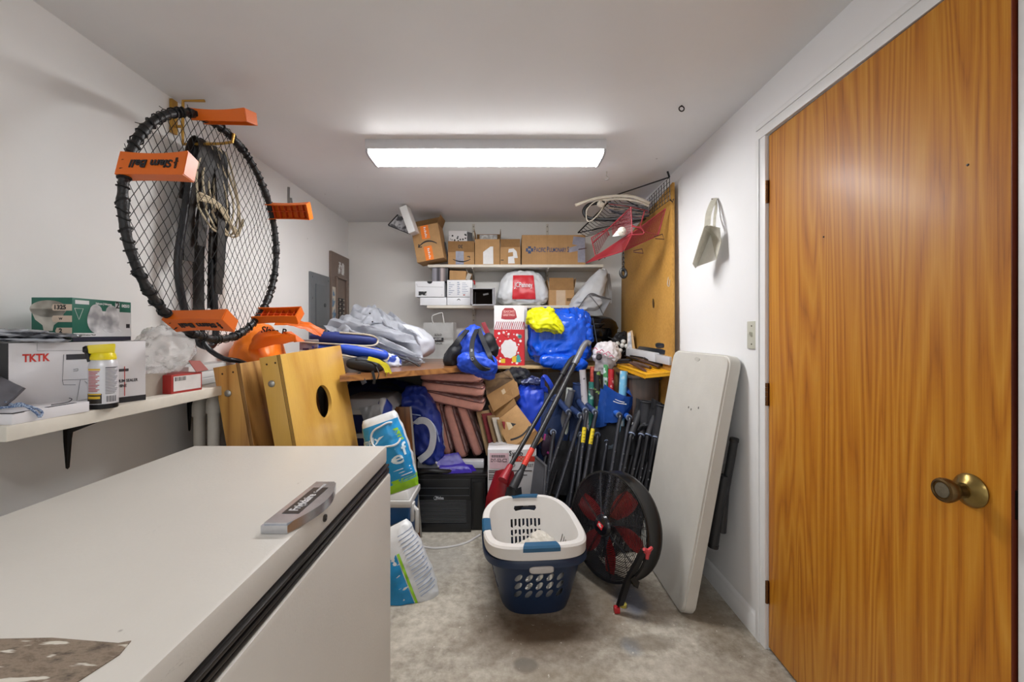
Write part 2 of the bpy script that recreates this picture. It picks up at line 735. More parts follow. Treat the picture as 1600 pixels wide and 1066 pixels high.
# skirting with a moulded top on the right wall
mb = MB()
prof = [(0, 0), (0.014, 0), (0.014, 0.06), (0.011, 0.066), (0.011, 0.076), (0.006, 0.09), (0, 0.095)]
mb.prism([(-x, z) for x, z in prof], basis((XR, YB, 0), (1, 0, 0), (0, 0, 1)), YB - DY1 - 0.058)
struct(mb, 'baseboard_right', M_TRIM)
# door casing: two legs and a head, each stepped
for nm, lo, hi in (('trim_1', (XR - 0.012, DY1, 0), (XR, DY1 + 0.056, DH)),
                   ('trim_2', (XR - 0.012, DY0 - 0.056, 0), (XR, DY0 - 0.002, DH)),
                   ('trim_3', (XR - 0.012, DY0 - 0.056, DH + 0.001), (XR, DY1 + 0.056, DH + 0.058))):
    mb = MB(); mb.span(lo, hi, 0.003)
    lo2, hi2 = Vector(lo), Vector(hi)
    if nm == 'trim_3':
        mb.span((XR - 0.017, lo2.y, hi2.z - 0.02), (XR - 0.0115, hi2.y, hi2.z), 0.002)
    elif nm == 'trim_1':
        mb.span((XR - 0.017, hi2.y - 0.02, 0), (XR - 0.0115, hi2.y, hi2.z), 0.002)
    else:
        mb.span((XR - 0.017, lo2.y, 0), (XR - 0.0115, lo2.y + 0.02, hi2.z), 0.002)
    struct(mb, nm, M_TRIM)

# thin batten where back wall meets ceiling strip
# ---------------------------------------------------------------- door (leaf a little ajar)
def oak():
    t = NT('oak_veneer')
    vec = t.mapped((1, 1, 0.055))
    wob = t.noise(2.0, 2, 0.5, t.mapped((1, 1, 0.35)))
    big = t.noise(7.5, 2, 0.5, vec, 0.35)
    s1 = t.math('ADD', t.math('MULTIPLY', big, 13.0), t.math('MULTIPLY', wob, 1.5))
    rings = t.math('ABSOLUTE', t.math('SUBTRACT', t.math('MULTIPLY', t.math('FRACT', s1), 2.0), 1.0))
    fine = t.noise(210, 4, 0.7, t.mapped((1, 1, 0.018)))
    med = t.noise(40, 3, 0.6, t.mapped((1, 1, 0.03)))
    f = t.math('ADD', t.math('MULTIPLY', rings, 0.30), t.math('ADD', t.math('MULTIPLY', fine, 0.50), t.math('MULTIPLY', med, 0.26)))
    col = t.ramp(f, [(0.26, rgb('#884c08')), (0.42, rgb('#b06b12')), (0.60, rgb('#c07f1e')), (0.85, rgb('#ce9538'))])
    t.bump(fine, 0.08, 0.002)
    m = t.fin(col, 0.48, 0.0, 0.4)
    t.b.inputs['Coat Weight'].default_value = 0.12
    t.b.inputs['Coat Roughness'].default_value = 0.25
    return m


ANG = R(1.3)
door = bpy.data.objects.new('door_1', None)
link(door, None)
door.location = (XR + 0.001, DY1 - 0.003, 0)
door.rotation_euler = (0, 0, -ANG)
WM[door.name] = Matrix.Translation(door.location) @ Euler((0, 0, -ANG)).to_matrix().to_4x4()
door['kind'] = 'structure'
tag(door, 'oak veneer door with a round brass knob, a little ajar')
mb = MB(); mb.span((0, -0.822, 0.012), (0.035, 0, DH - 0.006), 0.0015)
part(mb, 'leaf', oak(), door, True)
mb = MB(); mb.span((0.0005, -0.8232, 0.013), (0.0345, -0.8218, DH - 0.007))
part(mb, 'edge_strip', wood('#6b2a10', '#451808', 'z', 9, 0.45), door, True)  # dark stained edge; the shade it lies in is painted in too
BRASS = mat('#8a7442', 0.28, 0.9, 0.15, 30)
BRASS_D = mat('#6a5434', 0.36, 0.9, 0.2, 60)
# knob, axis pointing into the room (-x)
KM = Matrix.Translation((0.0, -0.748, 0.905)) @ Euler((0, R(-90), 0)).to_matrix().to_4x4()
mb = MB(); mb.lathe([(0.0, 0.001), (0.036, 0.001), (0.0365, 0.004), (0.033, 0.009), (0.024, 0.014), (0.0165, 0.018), (0.0165, 0.02), (0, 0.02)], 40, KM)
part(mb, 'rose', BRASS, door, True)
mb = MB(); mb.lathe([(0.0, 0.0195), (0.0125, 0.0195), (0.0125, 0.03), (0.015, 0.036), (0.0225, 0.044), (0.0255, 0.052), (0.0265, 0.060), (0.0245, 0.0645), (0.0205, 0.066), (0.0195, 0.0635), (0.0, 0.0625)], 40, KM)
kn = part(mb, 'knob', BRASS_D, door, True)
mb = MB(); mb.lathe([(0, 0.0627), (0.0165, 0.0627), (0.0155, 0.0645), (0, 0.0650)], 32, KM)
part(mb, 'knob_face', mat('#7d7664', 0.5, 0.7, 0.25, 80), kn, True)
mb = MB(); mb.span((0.006, -0.8262, 0.875), (0.029, -0.8233, 0.933)); mb.box((0.0175, -0.832, 0.905), (0.013, 0.014, 0.02), None, 0.003)
part(mb, 'latch', mat('#3b3732', 0.35, 0.9, 0.2), door, True)
for z in (1.805, 1.007, 0.228):
    mb = MB(); mb.span((-0.0016, -0.006, z - 0.045), (0.0, 0.0, z + 0.045))
    for k in range(5):
        zz = z - 0.045 + 0.018 * k
        mb.lathe([(0, zz + 0.0006), (0.0062, zz + 0.0006), (0.0062, zz + 0.0174), (0, zz + 0.0174)], 12, Matrix.Translation((-0.006, 0.002, 0)))
    part(mb, 'hinge', mat('#6b4a2c', 0.4, 0.8, 0.2), door, True)
mb = MB()
for y_, z_ in ((-0.74, 1.62), (-0.30, 1.56)):
    mb.lathe([(0, 0), (0.003, 0.0), (0.002, 0.002), (0, 0.0022)], 10, Matrix.Translation((0, y_, z_)) @ Euler((0, R(-90), 0)).to_matrix().to_4x4())
part(mb, 'nail_head', BLACK, door, True)

# ---------------------------------------------------------------- fluorescent fitting on the ceiling, and an added fill fitting out of view
lx0, lx1 = -0.719, 0.516
for ly0, lv, lab in ((2.18, LAMP, 'white fluorescent fitting with a glowing wrap-around lens on the ceiling'), (-0.75, FILL_LAMP, 'added unseen fill light fitting on the ceiling behind the camera')):
    t_ = thing('ceiling_light', lab, 'ceiling light', ((lx0 + lx1) / 2, ly0 + 0.1, ZC))
    M_FIT = mat('#cfcfd2', 0.35, var=0.03)
    mb = MB(); mb.span((lx0, ly0, ZC - 0.05), (lx1, ly0 + 0.21, ZC), 0.003)
    part(mb, 'housing', M_FIT, t_)
    mb = MB()
    prof = [(0.008, 0.0), (0.010, -0.010), (0.022, -0.018), (0.05, -0.022), (0.16, -0.022), (0.188, -0.018), (0.2, -0.010), (0.202, 0)]
    M_ = basis((lx0 + 0.014, ly0, ZC - 0.05), (0, 1, 0), (0, 0, 1))
    mb.prism(prof, M_, lx1 - lx0 - 0.028)
    part(mb, 'lens', emit('#ffffff', lv), t_)
    for xa in (lx0 + 0.001, lx1 - 0.013):
        mb = MB()
        mb.prism([(0.004, 0.0), (0.006, -0.013), (0.02, -0.021), (0.05, -0.025), (0.16, -0.025), (0.19, -0.021), (0.204, -0.013), (0.206, 0)], basis((xa, ly0, ZC - 0.05), (0, 1, 0), (0, 0, 1)), 0.012)
        part(mb, 'end_cap', mat('#b9b9be', 0.4, 0.0), t_)


# ring screwed into the ceiling
c_ = P(1065, 166, 1.86)
mb = MB(); mb.tube(arc((c_.x, c_.y, ZC - 0.014), 0.011, 0, 2 * PI, 20), 0.0028, 6)
mb.tube([(c_.x, c_.y, ZC), (c_.x, c_.y, ZC - 0.004)], 0.004, 8)
solo(mb, 'eye_ring', mat('#2a2725', 0.4, 0.7), 'small dark metal ring screwed into the bare ceiling', 'hook', (c_.x, c_.y, ZC))

# ---------------------------------------------------------------- wall switch and dustpan on the right wall
t_ = thing('light_switch', 'beige toggle light switch plate beside the door casing', 'light switch', (XR, 1.785, 1.24))
mb = MB(); mb.span((XR - 0.006, 1.752, 1.182), (XR, 1.820, 1.298), 0.0025)
part(mb, 'plate', mat('#bdbcae', 0.45, var=0.05), t_)
mb = MB(); mb.hexa([Vector(q) for q in ((XR - 0.006, 1.781, 1.232), (XR - 0.006, 1.791, 1.232), (XR - 0.006, 1.791, 1.252), (XR - 0.006, 1.781, 1.252),
                                        (XR - 0.018, 1.782, 1.246), (XR - 0.018, 1.790, 1.246), (XR - 0.018, 1.790, 1.254), (XR - 0.018, 1.782, 1.254))], 0.001)
part(mb, 'toggle', mat('#c9c8ba', 0.4), t_)
for z in (1.202, 1.278):
    mb = MB(); mb.lathe([(0, 0), (0.0035, 0), (0.003, 0.0015), (0, 0.002)], 10, axis_m((XR - 0.006, 1.786, z), (-1, 0, 0)))
    part(mb, 'screw', mat('#5d5a50', 0.4, 0.6), t_)

# dustpan: flat tray hanging by its handle, mouth down
t_ = thing('dustpan', 'worn off-white metal dustpan hanging by its handle on the right wall', 'dustpan', (XR, 2.05, 1.57))
M_DP = mat('#c9c5b6', 0.5, 0.1, 0.14, 30, 0.1, 50)
nk, nk2 = P(1100, 354, 2.02), P(1109, 352, 2.02)
apx = P(1110, 366, 2.075)
BL, BR = P(1088, 417, 2.15), P(1120, 406, 2.03)
top = P(1117, 312, 2.085)
mb = MB(); mb.slab(apx, BL, BR, apx + Vector((0.012, -0.01, 0.0)), 0.003); part(mb, 'tray', mat('#e6e4dc', 0.5, 0.0, 0.08, 25), t_)  # plate painted lighter than its sides, as if more light fell on it
mb = MB()
mb.slab(apx, nk, P(1092, 378, 2.03), P(1082, 412, 2.10), 0.0025); mb.slab(apx, P(1082, 412, 2.10), P(1086, 419, 2.13), BL, 0.0025)
part(mb, 'side_wall', M_DP, t_)
mb = MB()
mb.slab(apx + Vector((0.002, 0, 0)), BR, P(1122, 398, 1.99), P(1127, 378, 1.99), 0.0025); mb.slab(apx, P(1127, 378, 1.99), P(1125, 356, 2.0), nk2, 0.0025)
mb.slab(apx, nk2, nk2.lerp(nk, 0.5) + Vector((0, -0.002, 0.004)), nk, 0.0025)
part(mb, 'side_wall', M_DP, t_)
mb = MB()
mb.strap(bez([top + Vector((0, 0, 0.006)), P(1112, 320, 2.06), P(1107, 335, 2.04), P(1105, 354, 2.02)], 14), 0.026, 0.004, (0.8, -0.6, 0.0))
mb.strap(bez([top + Vector((0, 0, 0.006)), P(1119, 322, 2.07), P(1117, 338, 2.06), P(1116, 354, 2.03)], 14), 0.012, 0.004, (0.8, -0.6, 0.0))
part(mb, 'handle', M_DP, t_)
mb = MB(); mb.tube([(XR, top.y, top.z), (XR - 0.03, top.y, top.z + 0.003)], 0.0022, 8)
solo(mb, 'wall_nail', mat('#77736c', 0.4, 0.8), 'steel nail the dustpan hangs from on the wall', 'nail', (XR, top.y, top.z))
# ================================================================== chest freezer
def freezer_mat(name, hexc):
    t = NT(name)
    c = rgb(hexc)
    f = t.noise(2.2, 5, 0.6)
    col = t.ramp(f, [(0.3, sc3(c, 0.95)), (0.7, sc3(c, 1.03))])
    s_ = t.noise(5, 7, 0.8, t.mapped((3, 0.6, 1.2), (0, 0, 0), (0, 0, 0.6)), 2.2)
    col = t.mix(t.ramp(s_, [(0.665, (0, 0, 0, 1)), (0.70, (0.6, 0.6, 0.6, 1))]), col, rgb('#8d857b'))
    sp = t.n('ShaderNodeTexVoronoi')
    sp.inputs['Scale'].default_value = 9
    t.L(t.mapped((1, 1, 1), (0.3, 0.2, 0)), sp.inputs['Vector'])
    col = t.mix(t.ramp(sp.outputs['Distance'], [(0.0, (0.7, 0.7, 0.7, 1)), (0.03, (0, 0, 0, 1))]), col, rgb('#6d665e'))
    t.bump(t.noise(160, 2), 0.12, 0.003)
    return t.fin(col, 0.38, 0.0, 0.5)


M_FZ = freezer_mat('freezer_enamel', '#d2cdc5')
fx0, fx1, fy0, fy1, fz = -1.045, -0.397, -0.14, 1.432, 0.872
t_ = thing('chest_freezer', 'long beige chest freezer with a scratched lid and dark seal along the wall', 'freezer', ((fx0 + fx1) / 2, 0.65, 0))
mb = MB(); mb.span((fx0 + 0.01, fy0 + 0.01, 0.02), (fx1 + 0.012, fy1 + 0.006, fz - 0.092), 0.012)
part(mb, 'cabinet_body', M_FZ, t_)
mb = MB()
for i in range(2):
    mb.span((fx0 + 0.05 + i * 0.5, fy0 + 0.1, 0), (fx0 + 0.1 + i * 0.5, fy0 + 0.15, 0.02))
    mb.span((fx0 + 0.05 + i * 0.5, fy1 - 0.15, 0), (fx0 + 0.1 + i * 0.5, fy1 - 0.1, 0.02))
part(mb, 'foot', BLACK, t_)
mb = MB(); mb.span((fx0, fy0, fz - 0.057), (fx1, fy1, fz), 0.009)
lid = part(mb, 'lid', M_FZ, t_)
M_RUB = mat('#1d1917', 0.35, var=0.15)
mb = MB()
mb.span((fx0 + 0.012, fy0 + 0.012, fz - 0.092), (fx1 - 0.004, fy1 - 0.003, fz - 0.057))
for z in (fz - 0.088, fz - 0.079, fz - 0.066):
    mb.span((fx0 + 0.012, fy0 + 0.012, z - 0.0035), (fx1 + 0.006, fy1 + 0.003, z + 0.0035), 0.0015)
part(mb, 'lid_seal', M_RUB, t_)
# chrome handle with its dark badge on the lid edge
hy0, hy1 = 0.80, 1.03
hm = []
mb = MB()
pts_o, pts_i = [], []
n_ = 14
top_z = fz + 0.020
out = [(fx1 - 0.062, hy0)] + [(fx1 - 0.012 + 0.026 * math.sin(PI * i / n_), hy0 + (hy1 - hy0) * i / n_) for i in range(n_ + 1)] + [(fx1 - 0.062, hy1)]
M_ = Matrix.Translation((0, 0, fz + 0.001))
bb = MB(); bb.prism(out, M_, 0.019)
bmesh.ops.bevel(bb.bm, geom=[e for e in bb.bm.edges if all(v.co.z > fz + 0.015 for v in e.verts)], offset=0.004, segments=2, affect='EDGES')
mb.merge(bb.bm)
CHROME = mat('#c9cbd0', 0.22, 0.9, 0.12, 40)
hnd = part(mb, 'handle', CHROME, lid)
mb = MB(); mb.span((fx1 - 0.046, hy0 + 0.045, fz + 0.0195), (fx1 - 0.012, hy1 - 0.045, fz + 0.0206))
part(mb, 'badge', mat('#17181c', 0.3), t_)
HM = basis((fx1 - 0.029, hy0 + 0.10, fz + 0.0208), (0, 1, 0), (-1, 0, 0))
mb = MB(); mb.text('Frigidaire', 0.026, HM, 0.0003, 0.02, 0.9)
mb.text('Commercial', 0.011, basis((fx1 - 0.029, hy0 + 0.18, fz + 0.0208), (0, 1, 0), (-1, 0, 0)), 0.0003, 0.01)
part(mb, 'badge_lettering', mat('#d8d8da', 0.3), t_)
mb = MB(); mb.lathe([(0, 0), (0.008, 0), (0.008, 0.004), (0.0045, 0.005), (0.0035, 0.002), (0, 0.002)], 20, axis_m((fx1 - 0.0005, hy0 + 0.135, fz - 0.028), (1, 0, 0)))
part(mb, 'lock', mat('#5b5754', 0.3, 0.9), lid)


# worn paper left on the lid
def worn_paper():
    t = NT('worn_paper')
    a = t.noise(26, 6, 0.7, t.mapped((1, 2.2, 1), (0, 0, 0), (0, 0, 0.6)))
    col = t.ramp(a, [(0.32, rgb('#4f4338')), (0.5, rgb('#8a7a69')), (0.62, rgb('#6b5b4c')), (0.74, rgb('#b5a896'))])
    b = t.noise(30, 3, 0.6, t.mapped((0.5, 2.4, 1), (2, 2, 0), (0, 0, -0.45)))
    col = t.mix(t.ramp(b, [(0.60, (0, 0, 0, 1)), (0.64, (1, 1, 1, 1))]), col, rgb('#cfc8bb'))
    ln = t.noise(16, 2, 0.5, t.mapped((0.3, 3.0, 1), (1, 1, 0), (0, 0, 0.15)))
    col = t.mix(t.ramp(ln, [(0.66, (0, 0, 0, 1)), (0.69, (1, 1, 1, 1))]), col, rgb('#2e2a2a'))
    t.bump(a, 0.4, 0.003)
    return t.fin(col, 0.75)


mb = MB()
pts = [(-1.0, 0.30), (-0.47, 0.30), (-0.462, 0.36), (-0.470, 0.43), (-0.452, 0.50), (-0.458, 0.522), (-0.47, 0.518), (-0.56, 0.527), (-0.66, 0.524), (-0.78, 0.53), (-1.0, 0.525)]
mb.prism(pts, Matrix.Translation((0, 0, fz + 0.0003)), 0.0012)
solo(mb, 'worn_paper_sheet', worn_paper(), 'brown worn paper with peeled streaks stuck on the freezer lid', 'paper', (-0.7, 0.42, fz))

# ================================================================== shelf on the left wall
SX, SZ = -1.132, 1.037
t_ = thing('wall_shelf', 'white painted board shelf holding boxes along the left wall', 'shelf', (XL, 1.5, SZ))
M_SHELF = mat('#d6d0c4', 0.55, var=0.1, scale=9, bump=0.1, bscale=30)
mb = MB(); mb.span((XL + 0.001, 0.968, SZ - 0.036), (SX, 2.02, SZ), 0.003)
part(mb, 'board', M_SHELF, t_)
for y in (1.372, 1.9):
    mb = MB()
    mb.prism([(0, 0), (0.017, 0), (0.013, -0.10), (0.006, -0.185), (0, -0.19)][::1] + [(-0.006, -0.185), (-0.013, -0.10), (-0.017, 0)], basis((XL + 0.001, y, SZ - 0.036), (0, -1, 0), (0, 0, 1)), 0.004)
    mb.prism([(-0.014, 0), (0.014, 0), (0.010, 0.2), (-0.010, 0.2)], basis((XL + 0.004, y, SZ - 0.040), (0, -1, 0), (1, 0, 0)), 0.0035)
    mb.prism([(0.005, -0.17), (0.005, -0.005), (0.18, -0.005), (0.16, -0.015), (0.02, -0.07)], basis((XL, y - 0.002, SZ - 0.036), (1, 0, 0), (0, 0, 1)), 0.004)
    part(mb, 'bracket', mat('#2c2a2a', 0.5, 0.4), t_)

# white vacuum sealer carton, turned a little from the wall
a0 = Vector((-1.252, 1.075, SZ)); a1 = Vector((-1.143, 1.356, SZ))
ux = (a1 - a0).normalized(); un = Vector((ux.y, -ux.x, 0))      # along the face / out of the face
W_ = (a1 - a0).length; Hb = 0.187; Db = 0.118
rot_z = math.atan2(ux.y, ux.x)
t_ = thing('appliance_box', 'large white printed appliance carton with red letters behind the spray can', 'box', tuple(a0), (0, 0, rot_z))
M_WB = mat('#d9d7da', 0.45, var=0.03, scale=8)
mb = MB(); mb.span((0, 0, 0), (W_, Db, Hb), 0.002)
part(mb, 'carton', M_WB, t_, True)
mb = MB(); mb.span((-0.0008, 0.001, 0.001), (0.0003, Db - 0.001, Hb - 0.001)); mb.span((0.0, -0.0006, 0), (W_, 0.0004, 0.017))
mb.span((0.001, 0.001, Hb - 0.0005), (W_ - 0.001, Db - 0.001, Hb + 0.0004))
part(mb, 'dark_panel', mat('#232227', 0.5), t_, True)
FM = lambda x, z: basis((x, -0.0008, z), (1, 0, 0), (0, 0, 1))
mb = MB(); mb.text('TKTK', 0.028, FM(0.050, 0.146), 0.0003, 0.03, 0.72); part(mb, 'red_lettering', mat('#c5352f', 0.5), t_, True)
mb = MB(); mb.span((W_ * 0.81, -0.0009, 0.02), (W_ * 0.816, 0, 0.11)); part(mb, 'red_line', mat('#c5352f', 0.5), t_, True)
mb = MB(); mb.text('VACUUM SEALER', 0.0125, FM(0.243, 0.066), 0.0003, 0.02, 0.75); mb.text('MACHINE', 0.0125, FM(0.229, 0.051), 0.0003, 0.02, 0.75)
mb.span((0.11, -0.0009, 0.138), (0.2, 0, 0.153)); mb.span((0.225, -0.0009, 0.095), (0.255, 0, 0.103))
for p_ in ([(0.105, 0.153), (0.102, 0.083), (0.2, 0.078)], [(0.102, 0.083), (0.104, 0.07), (0.13, 0.067)], [(0.14, 0.08), (0.132, 0.02), (0.2, 0.03)], [(0.15, 0.075), (0.17, 0.05)], [(0.125, 0.11), (0.135, 0.112), (0.135, 0.106), (0.125, 0.106)]):
    mb.tube([(x, -0.0006, z) for x, z in p_], 0.0005, 4)
part(mb, 'printed_picture', mat('#3a3a40', 0.5), t_, True)
mb = MB(); mb.lathe([(0, 0), (0.017, 0), (0.017, 0.0007), (0, 0.0007)], 24, axis_m((0.178, -0.0005, 0.055), (0, -1, 0)))
part(mb, 'printed_spot', two_tone('#b4541e', '#7d3413', 40), t_, True)
mb = MB(); mb.tube([(0.052, -0.0005, Hb - 0.002), (0.052, -0.0005, Hb - 0.022), (0.155, -0.0005, Hb - 0.024)], 0.0004, 4)
part(mb, 'flap_slit', mat('#8e8c90', 0.6), t_, True)

# bulb carton, lying on top of it
b0 = P(46, 522, 1.17); b0.z = SZ + Hb + 0.001
c0 = b0 + Vector((0.003, 0.012, 0))
bx = Vector((-1.245, 1.14, 0)); 
ang = R(62)
t_ = thing('bulb_box', 'green and white light bulb carton with bulb pictures on the appliance carton', 'box', (-1.218, 1.20, SZ + Hb + 0.001), (0, 0, R(92.5)))
wA, wB, hB = 0.198, 0.110, 0.124       # long face, short face, height
GRN = mat('#14604f', 0.4, var=0.08)
mb = MB(); mb.span((0, 0, 0), (wA, wB, hB), 0.0012)
part(mb, 'carton', GRN, t_, True)
mb = MB(); mb.span((0.003, -0.0006, 0.013), (wA - 0.002, 0.0002, 0.024)); mb.span((0.068, -0.0006, 0.024), (wA - 0.002, 0.0002, 0.09))
mb.span((wA * 0.70, -0.0007, 0.085), (wA * 0.775, 0.0002, hB - 0.005)); mb.span((0.008, -0.0007, hB - 0.017), (0.05, 0.0002, hB - 0.006))
M_PRW = mat('#d3d4d6', 0.4, var=0.05)
part(mb, 'white_print', M_PRW, t_, True)
mb = MB(); mb.span((0.001, -0.0006, 0.0005), (wA - 0.001, 0.0002, 0.0125))
part(mb, 'dark_print', mat('#1c2033', 0.4), t_, True)
BULB = two_tone('#8d8f94', '#dfe0e2', 22, 0.35, 0.65, 0.3)
mb = MB()
for cx_ in (0.072, 0.125):
    mb.prism([(cx_ + 0.028 * math.cos(a) , 0.062 + 0.038 * math.sin(a) * (1.25 if math.sin(a) > 0.7 else 1)) for a in [2 * PI * i / 28 for i in range(28)]], basis((0, -0.0005, 0), (1, 0, 0), (0, 0, 1)), 0.0006)
    mb.prism([(cx_ + 0.018, 0.036), (cx_ + 0.034, 0.026), (cx_ + 0.038, 0.032), (cx_ + 0.022, 0.046)], basis((0, -0.0005, 0), (1, 0, 0), (0, 0, 1)), 0.0006)
part(mb, 'printed_bulb', BULB, t_, True)
mb = MB(); mb.text('2', 0.028, basis((wA * 0.738, -0.0009, hB - 0.014), (1, 0, 0), (0, 0, 1)), 0.0003, 0.02)
mb.span((wA * 0.9, -0.001, 0.04), (wA * 0.97, 0.0002, 0.053)); mb.text('TRU-BULB Indoor Flood', 0.006, basis((0.04, -0.0009, 0.0185), (1, 0, 0), (0, 0, 1)), 0.0002)
part(mb, 'printed_number', INK, t_, True)
mb = MB(); mb.text('Halogen | Halogene', 0.0085, basis((0.098, -0.0008, hB - 0.012), (1, 0, 0), (0, 0, 1)), 0.0003, 0.02, 0.8); mb.text('042513', 0.013, basis((wA * 0.89, -0.0008, hB - 0.014), (1, 0, 0), (0, 0, 1)), 0.0003, 0.03, 0.75)
mb.tube([(0.006, -0.0006, 0.094), (0.032, -0.0006, 0.094), (0.019, -0.0006, 0.062), (0.006, -0.0006, 0.094)], 0.0007, 4)
part(mb, 'white_lettering', mat('#e2e2e2', 0.5), t_, True)
# short end turned to the room's open end
EM = lambda y, z: basis((-0.0006, y, z), (0, -1, 0), (0, 0, 1))
mb = MB()
mb.prism([(0.050 * math.cos(a), 0.024 * math.sin(a)) for a in [2 * PI * i / 30 for i in range(30)]], EM(0.064, 0.092), 0.0005)
mb.prism([(-0.048, 0.0), (0.048, 0.0), (0.035, -0.03), (0.015, -0.046), (0.012, -0.062), (-0.012, -0.062), (-0.015, -0.046), (-0.035, -0.03)], EM(0.064, 0.092), 0.0005)
part(mb, 'printed_reflector', two_tone('#7d776c', '#c9c4b9', 14, 0.35, 0.65, 0.35), t_, True)
mb = MB()
for z_, h_, l_ in ((0.096, 0.018, 0.05), (0.064, 0.018, 0.05), (0.03, 0.018, 0.04)):
    mb.prism([(-l_, -h_ / 2), (0, -h_ / 2), (0, h_ / 2), (-l_, h_ / 2), (-l_ - 0.004, 0)], EM(0.0005, z_), 0.001)
part(mb, 'label_strip', mat('#cdb9a6', 0.5), t_, True)
mb = MB(); mb.text('1325', 0.017, basis((-0.0018, 0.032, 0.096), (0, -1, 0), (0, 0, 1)), 0.0003, 0.04); mb.text('2', 0.017, basis((-0.0018, 0.03, 0.030), (0, -1, 0), (0, 0, 1)), 0.0003, 0.04); mb.text('W', 0.009, basis((-0.0018, 0.03, 0.064), (0, -1, 0), (0, 0, 1)), 0.0003, 0.03)
part(mb, 'end_lettering', INK, t_, True)

# flat plastic sleeves on top of the appliance carton
M_FOIL = two_tone('#3c3f47', '#a9adb5', 24, 0.42, 0.62, 0.18, (1, 1, 3))
t_ = thing('plastic_sleeve', 'crinkled grey plastic sleeves lying flat before the bulb carton', 'bag', (-1.25, 1.115, SZ + Hb + 0.001))
for k, (dx, dy, dz, rz, sx_) in enumerate(((-0.01, 0.0, 0.0075, 0.5, 0.17), (0.012, 0.012, 0.018, 0.8, 0.16), (-0.03, -0.02, 0.027, 0.3, 0.14))):
    mb = MB(); mb.soft((-1.245 + dx, 1.115 + dy, SZ + Hb + 0.002 + dz), (sx_, 0.075, 0.014), 0.8, 0.35, 0.002, 40, 0.005, 36, 12, (0.02, 0.04, rz), k)
    part(mb, 'sleeve', M_FOIL, t_)

# spray can of cleaning foam with a yellow trigger cap
cc = Vector((-1.142, 1.212, SZ))
t_ = thing('spray_can', 'spray can with a yellow trigger cap and printed label on the shelf edge', 'spray can', tuple(cc))
CM = Matrix.Translation(cc)
mb = MB(); mb.lathe([(0, 0), (0.031, 0), (0.0325, 0.003), (0.0325, 0.014), (0, 0.014)], 36, CM)
part(mb, 'base_ring', mat('#17171a', 0.3, 0.3), t_)
mb = MB(); mb.lathe([(0, 0.014), (0.0325, 0.014), (0.0325, 0.116), (0.0315, 0.122), (0.029, 0.132), (0.025, 0.14), (0, 0.14)], 36, CM)
part(mb, 'can', mat('#d2d2d6', 0.3, 0.2, 0.04), t_)


def curved(mb, a0, a1, z0, z1, r, n=14):
    mb.grid(lambda u, v: cc + Vector((r * math.cos(a0 + (a1 - a0) * u), r * math.sin(a0 + (a1 - a0) * u), z0 + (z1 - z0) * v)), n, 2)


va = math.atan2(-cc.y, -cc.x)        # direction from the can to the room's open end
mb = MB(); curved(mb, va - 1.35, va - 0.1, 0.0155, 0.043, 0.0328)
part(mb, 'dark_label', mat('#231c14', 0.4), t_)
mb = MB()
for k in range(14):
    z_ = 0.104 - k * 0.0042
    curved(mb, va - 1.15, va - 0.25 - 0.12 * (k % 3), z_, z_ + 0.0021, 0.0329)
part(mb, 'red_print', mat('#b23a35', 0.5), t_)
mb = MB()
for k in range(20):
    z_ = 0.122 - k * 0.0042
    curved(mb, va + 0.12, va + 1.1 - 0.1 * (k % 4), min(z_, 0.115), min(z_, 0.115) + 0.0016, 0.0329)
for k in range(11):
    curved(mb, va + 0.2 + k * 0.07, va + 0.2 + k * 0.07 + (0.025 + 0.02 * (k % 3 == 0)), 0.019, 0.036, 0.0329, 3)
part(mb, 'text_block', mat('#55555c', 0.5), t_)
mb = MB()
curved(mb, va - 1.2, va - 0.2, 0.108, 0.113, 0.03295); curved(mb, va - 1.25, va - 0.15, 0.040, 0.044, 0.03295); curved(mb, va - 1.2, va - 0.2, 0.029, 0.036, 0.03295)
part(mb, 'yellow_print', mat('#d8b02a', 0.5), t_)
mb = MB()
mb.lathe([(0, 0.137), (0.0285, 0.137), (0.029, 0.142), (0.027, 0.150), (0.0245, 0.156), (0, 0.156)], 30, CM)
fw = Vector((-0.66, -0.75, 0)).normalized() * 1.0
fw = Vector((-0.73, -0.69, 0)).normalized()      # nozzle points towards the wall
sd = Vector((-fw.y, fw.x, 0))
hp = cc + Vector((0, 0, 0.154))
mb.hexa([hp + fw * -0.024 + sd * -0.017, hp + fw * 0.03 + sd * -0.013, hp + fw * 0.03 + sd * 0.013, hp + fw * -0.024 + sd * 0.017,
         hp + fw * -0.026 + sd * -0.014 + Vector((0, 0, 0.028)), hp + fw * 0.034 + sd * -0.01 + Vector((0, 0, 0.024)), hp + fw * 0.034 + sd * 0.01 + Vector((0, 0, 0.024)), hp + fw * -0.026 + sd * 0.014 + Vector((0, 0, 0.028))], 0.005)
part(mb, 'trigger_cap', mat('#e6d215', 0.35, var=0.05), t_)
mb = MB()
mb.lathe([(0, 0), (0.010, 0), (0.011, 0.006), (0.007, 0.012), (0, 0.012)], 16, axis_m(hp + fw * 0.030 + Vector((0, 0, 0.012)), fw))
mb.tube(bez([hp + fw * 0.034 + Vector((0, 0, 0.01)), hp + fw * 0.030 + Vector((0, 0, -0.006)), hp + fw * 0.027 + Vector((0, 0, -0.022))], 8), 0.006, 8)
part(mb, 'nozzle', BLACK, t_)

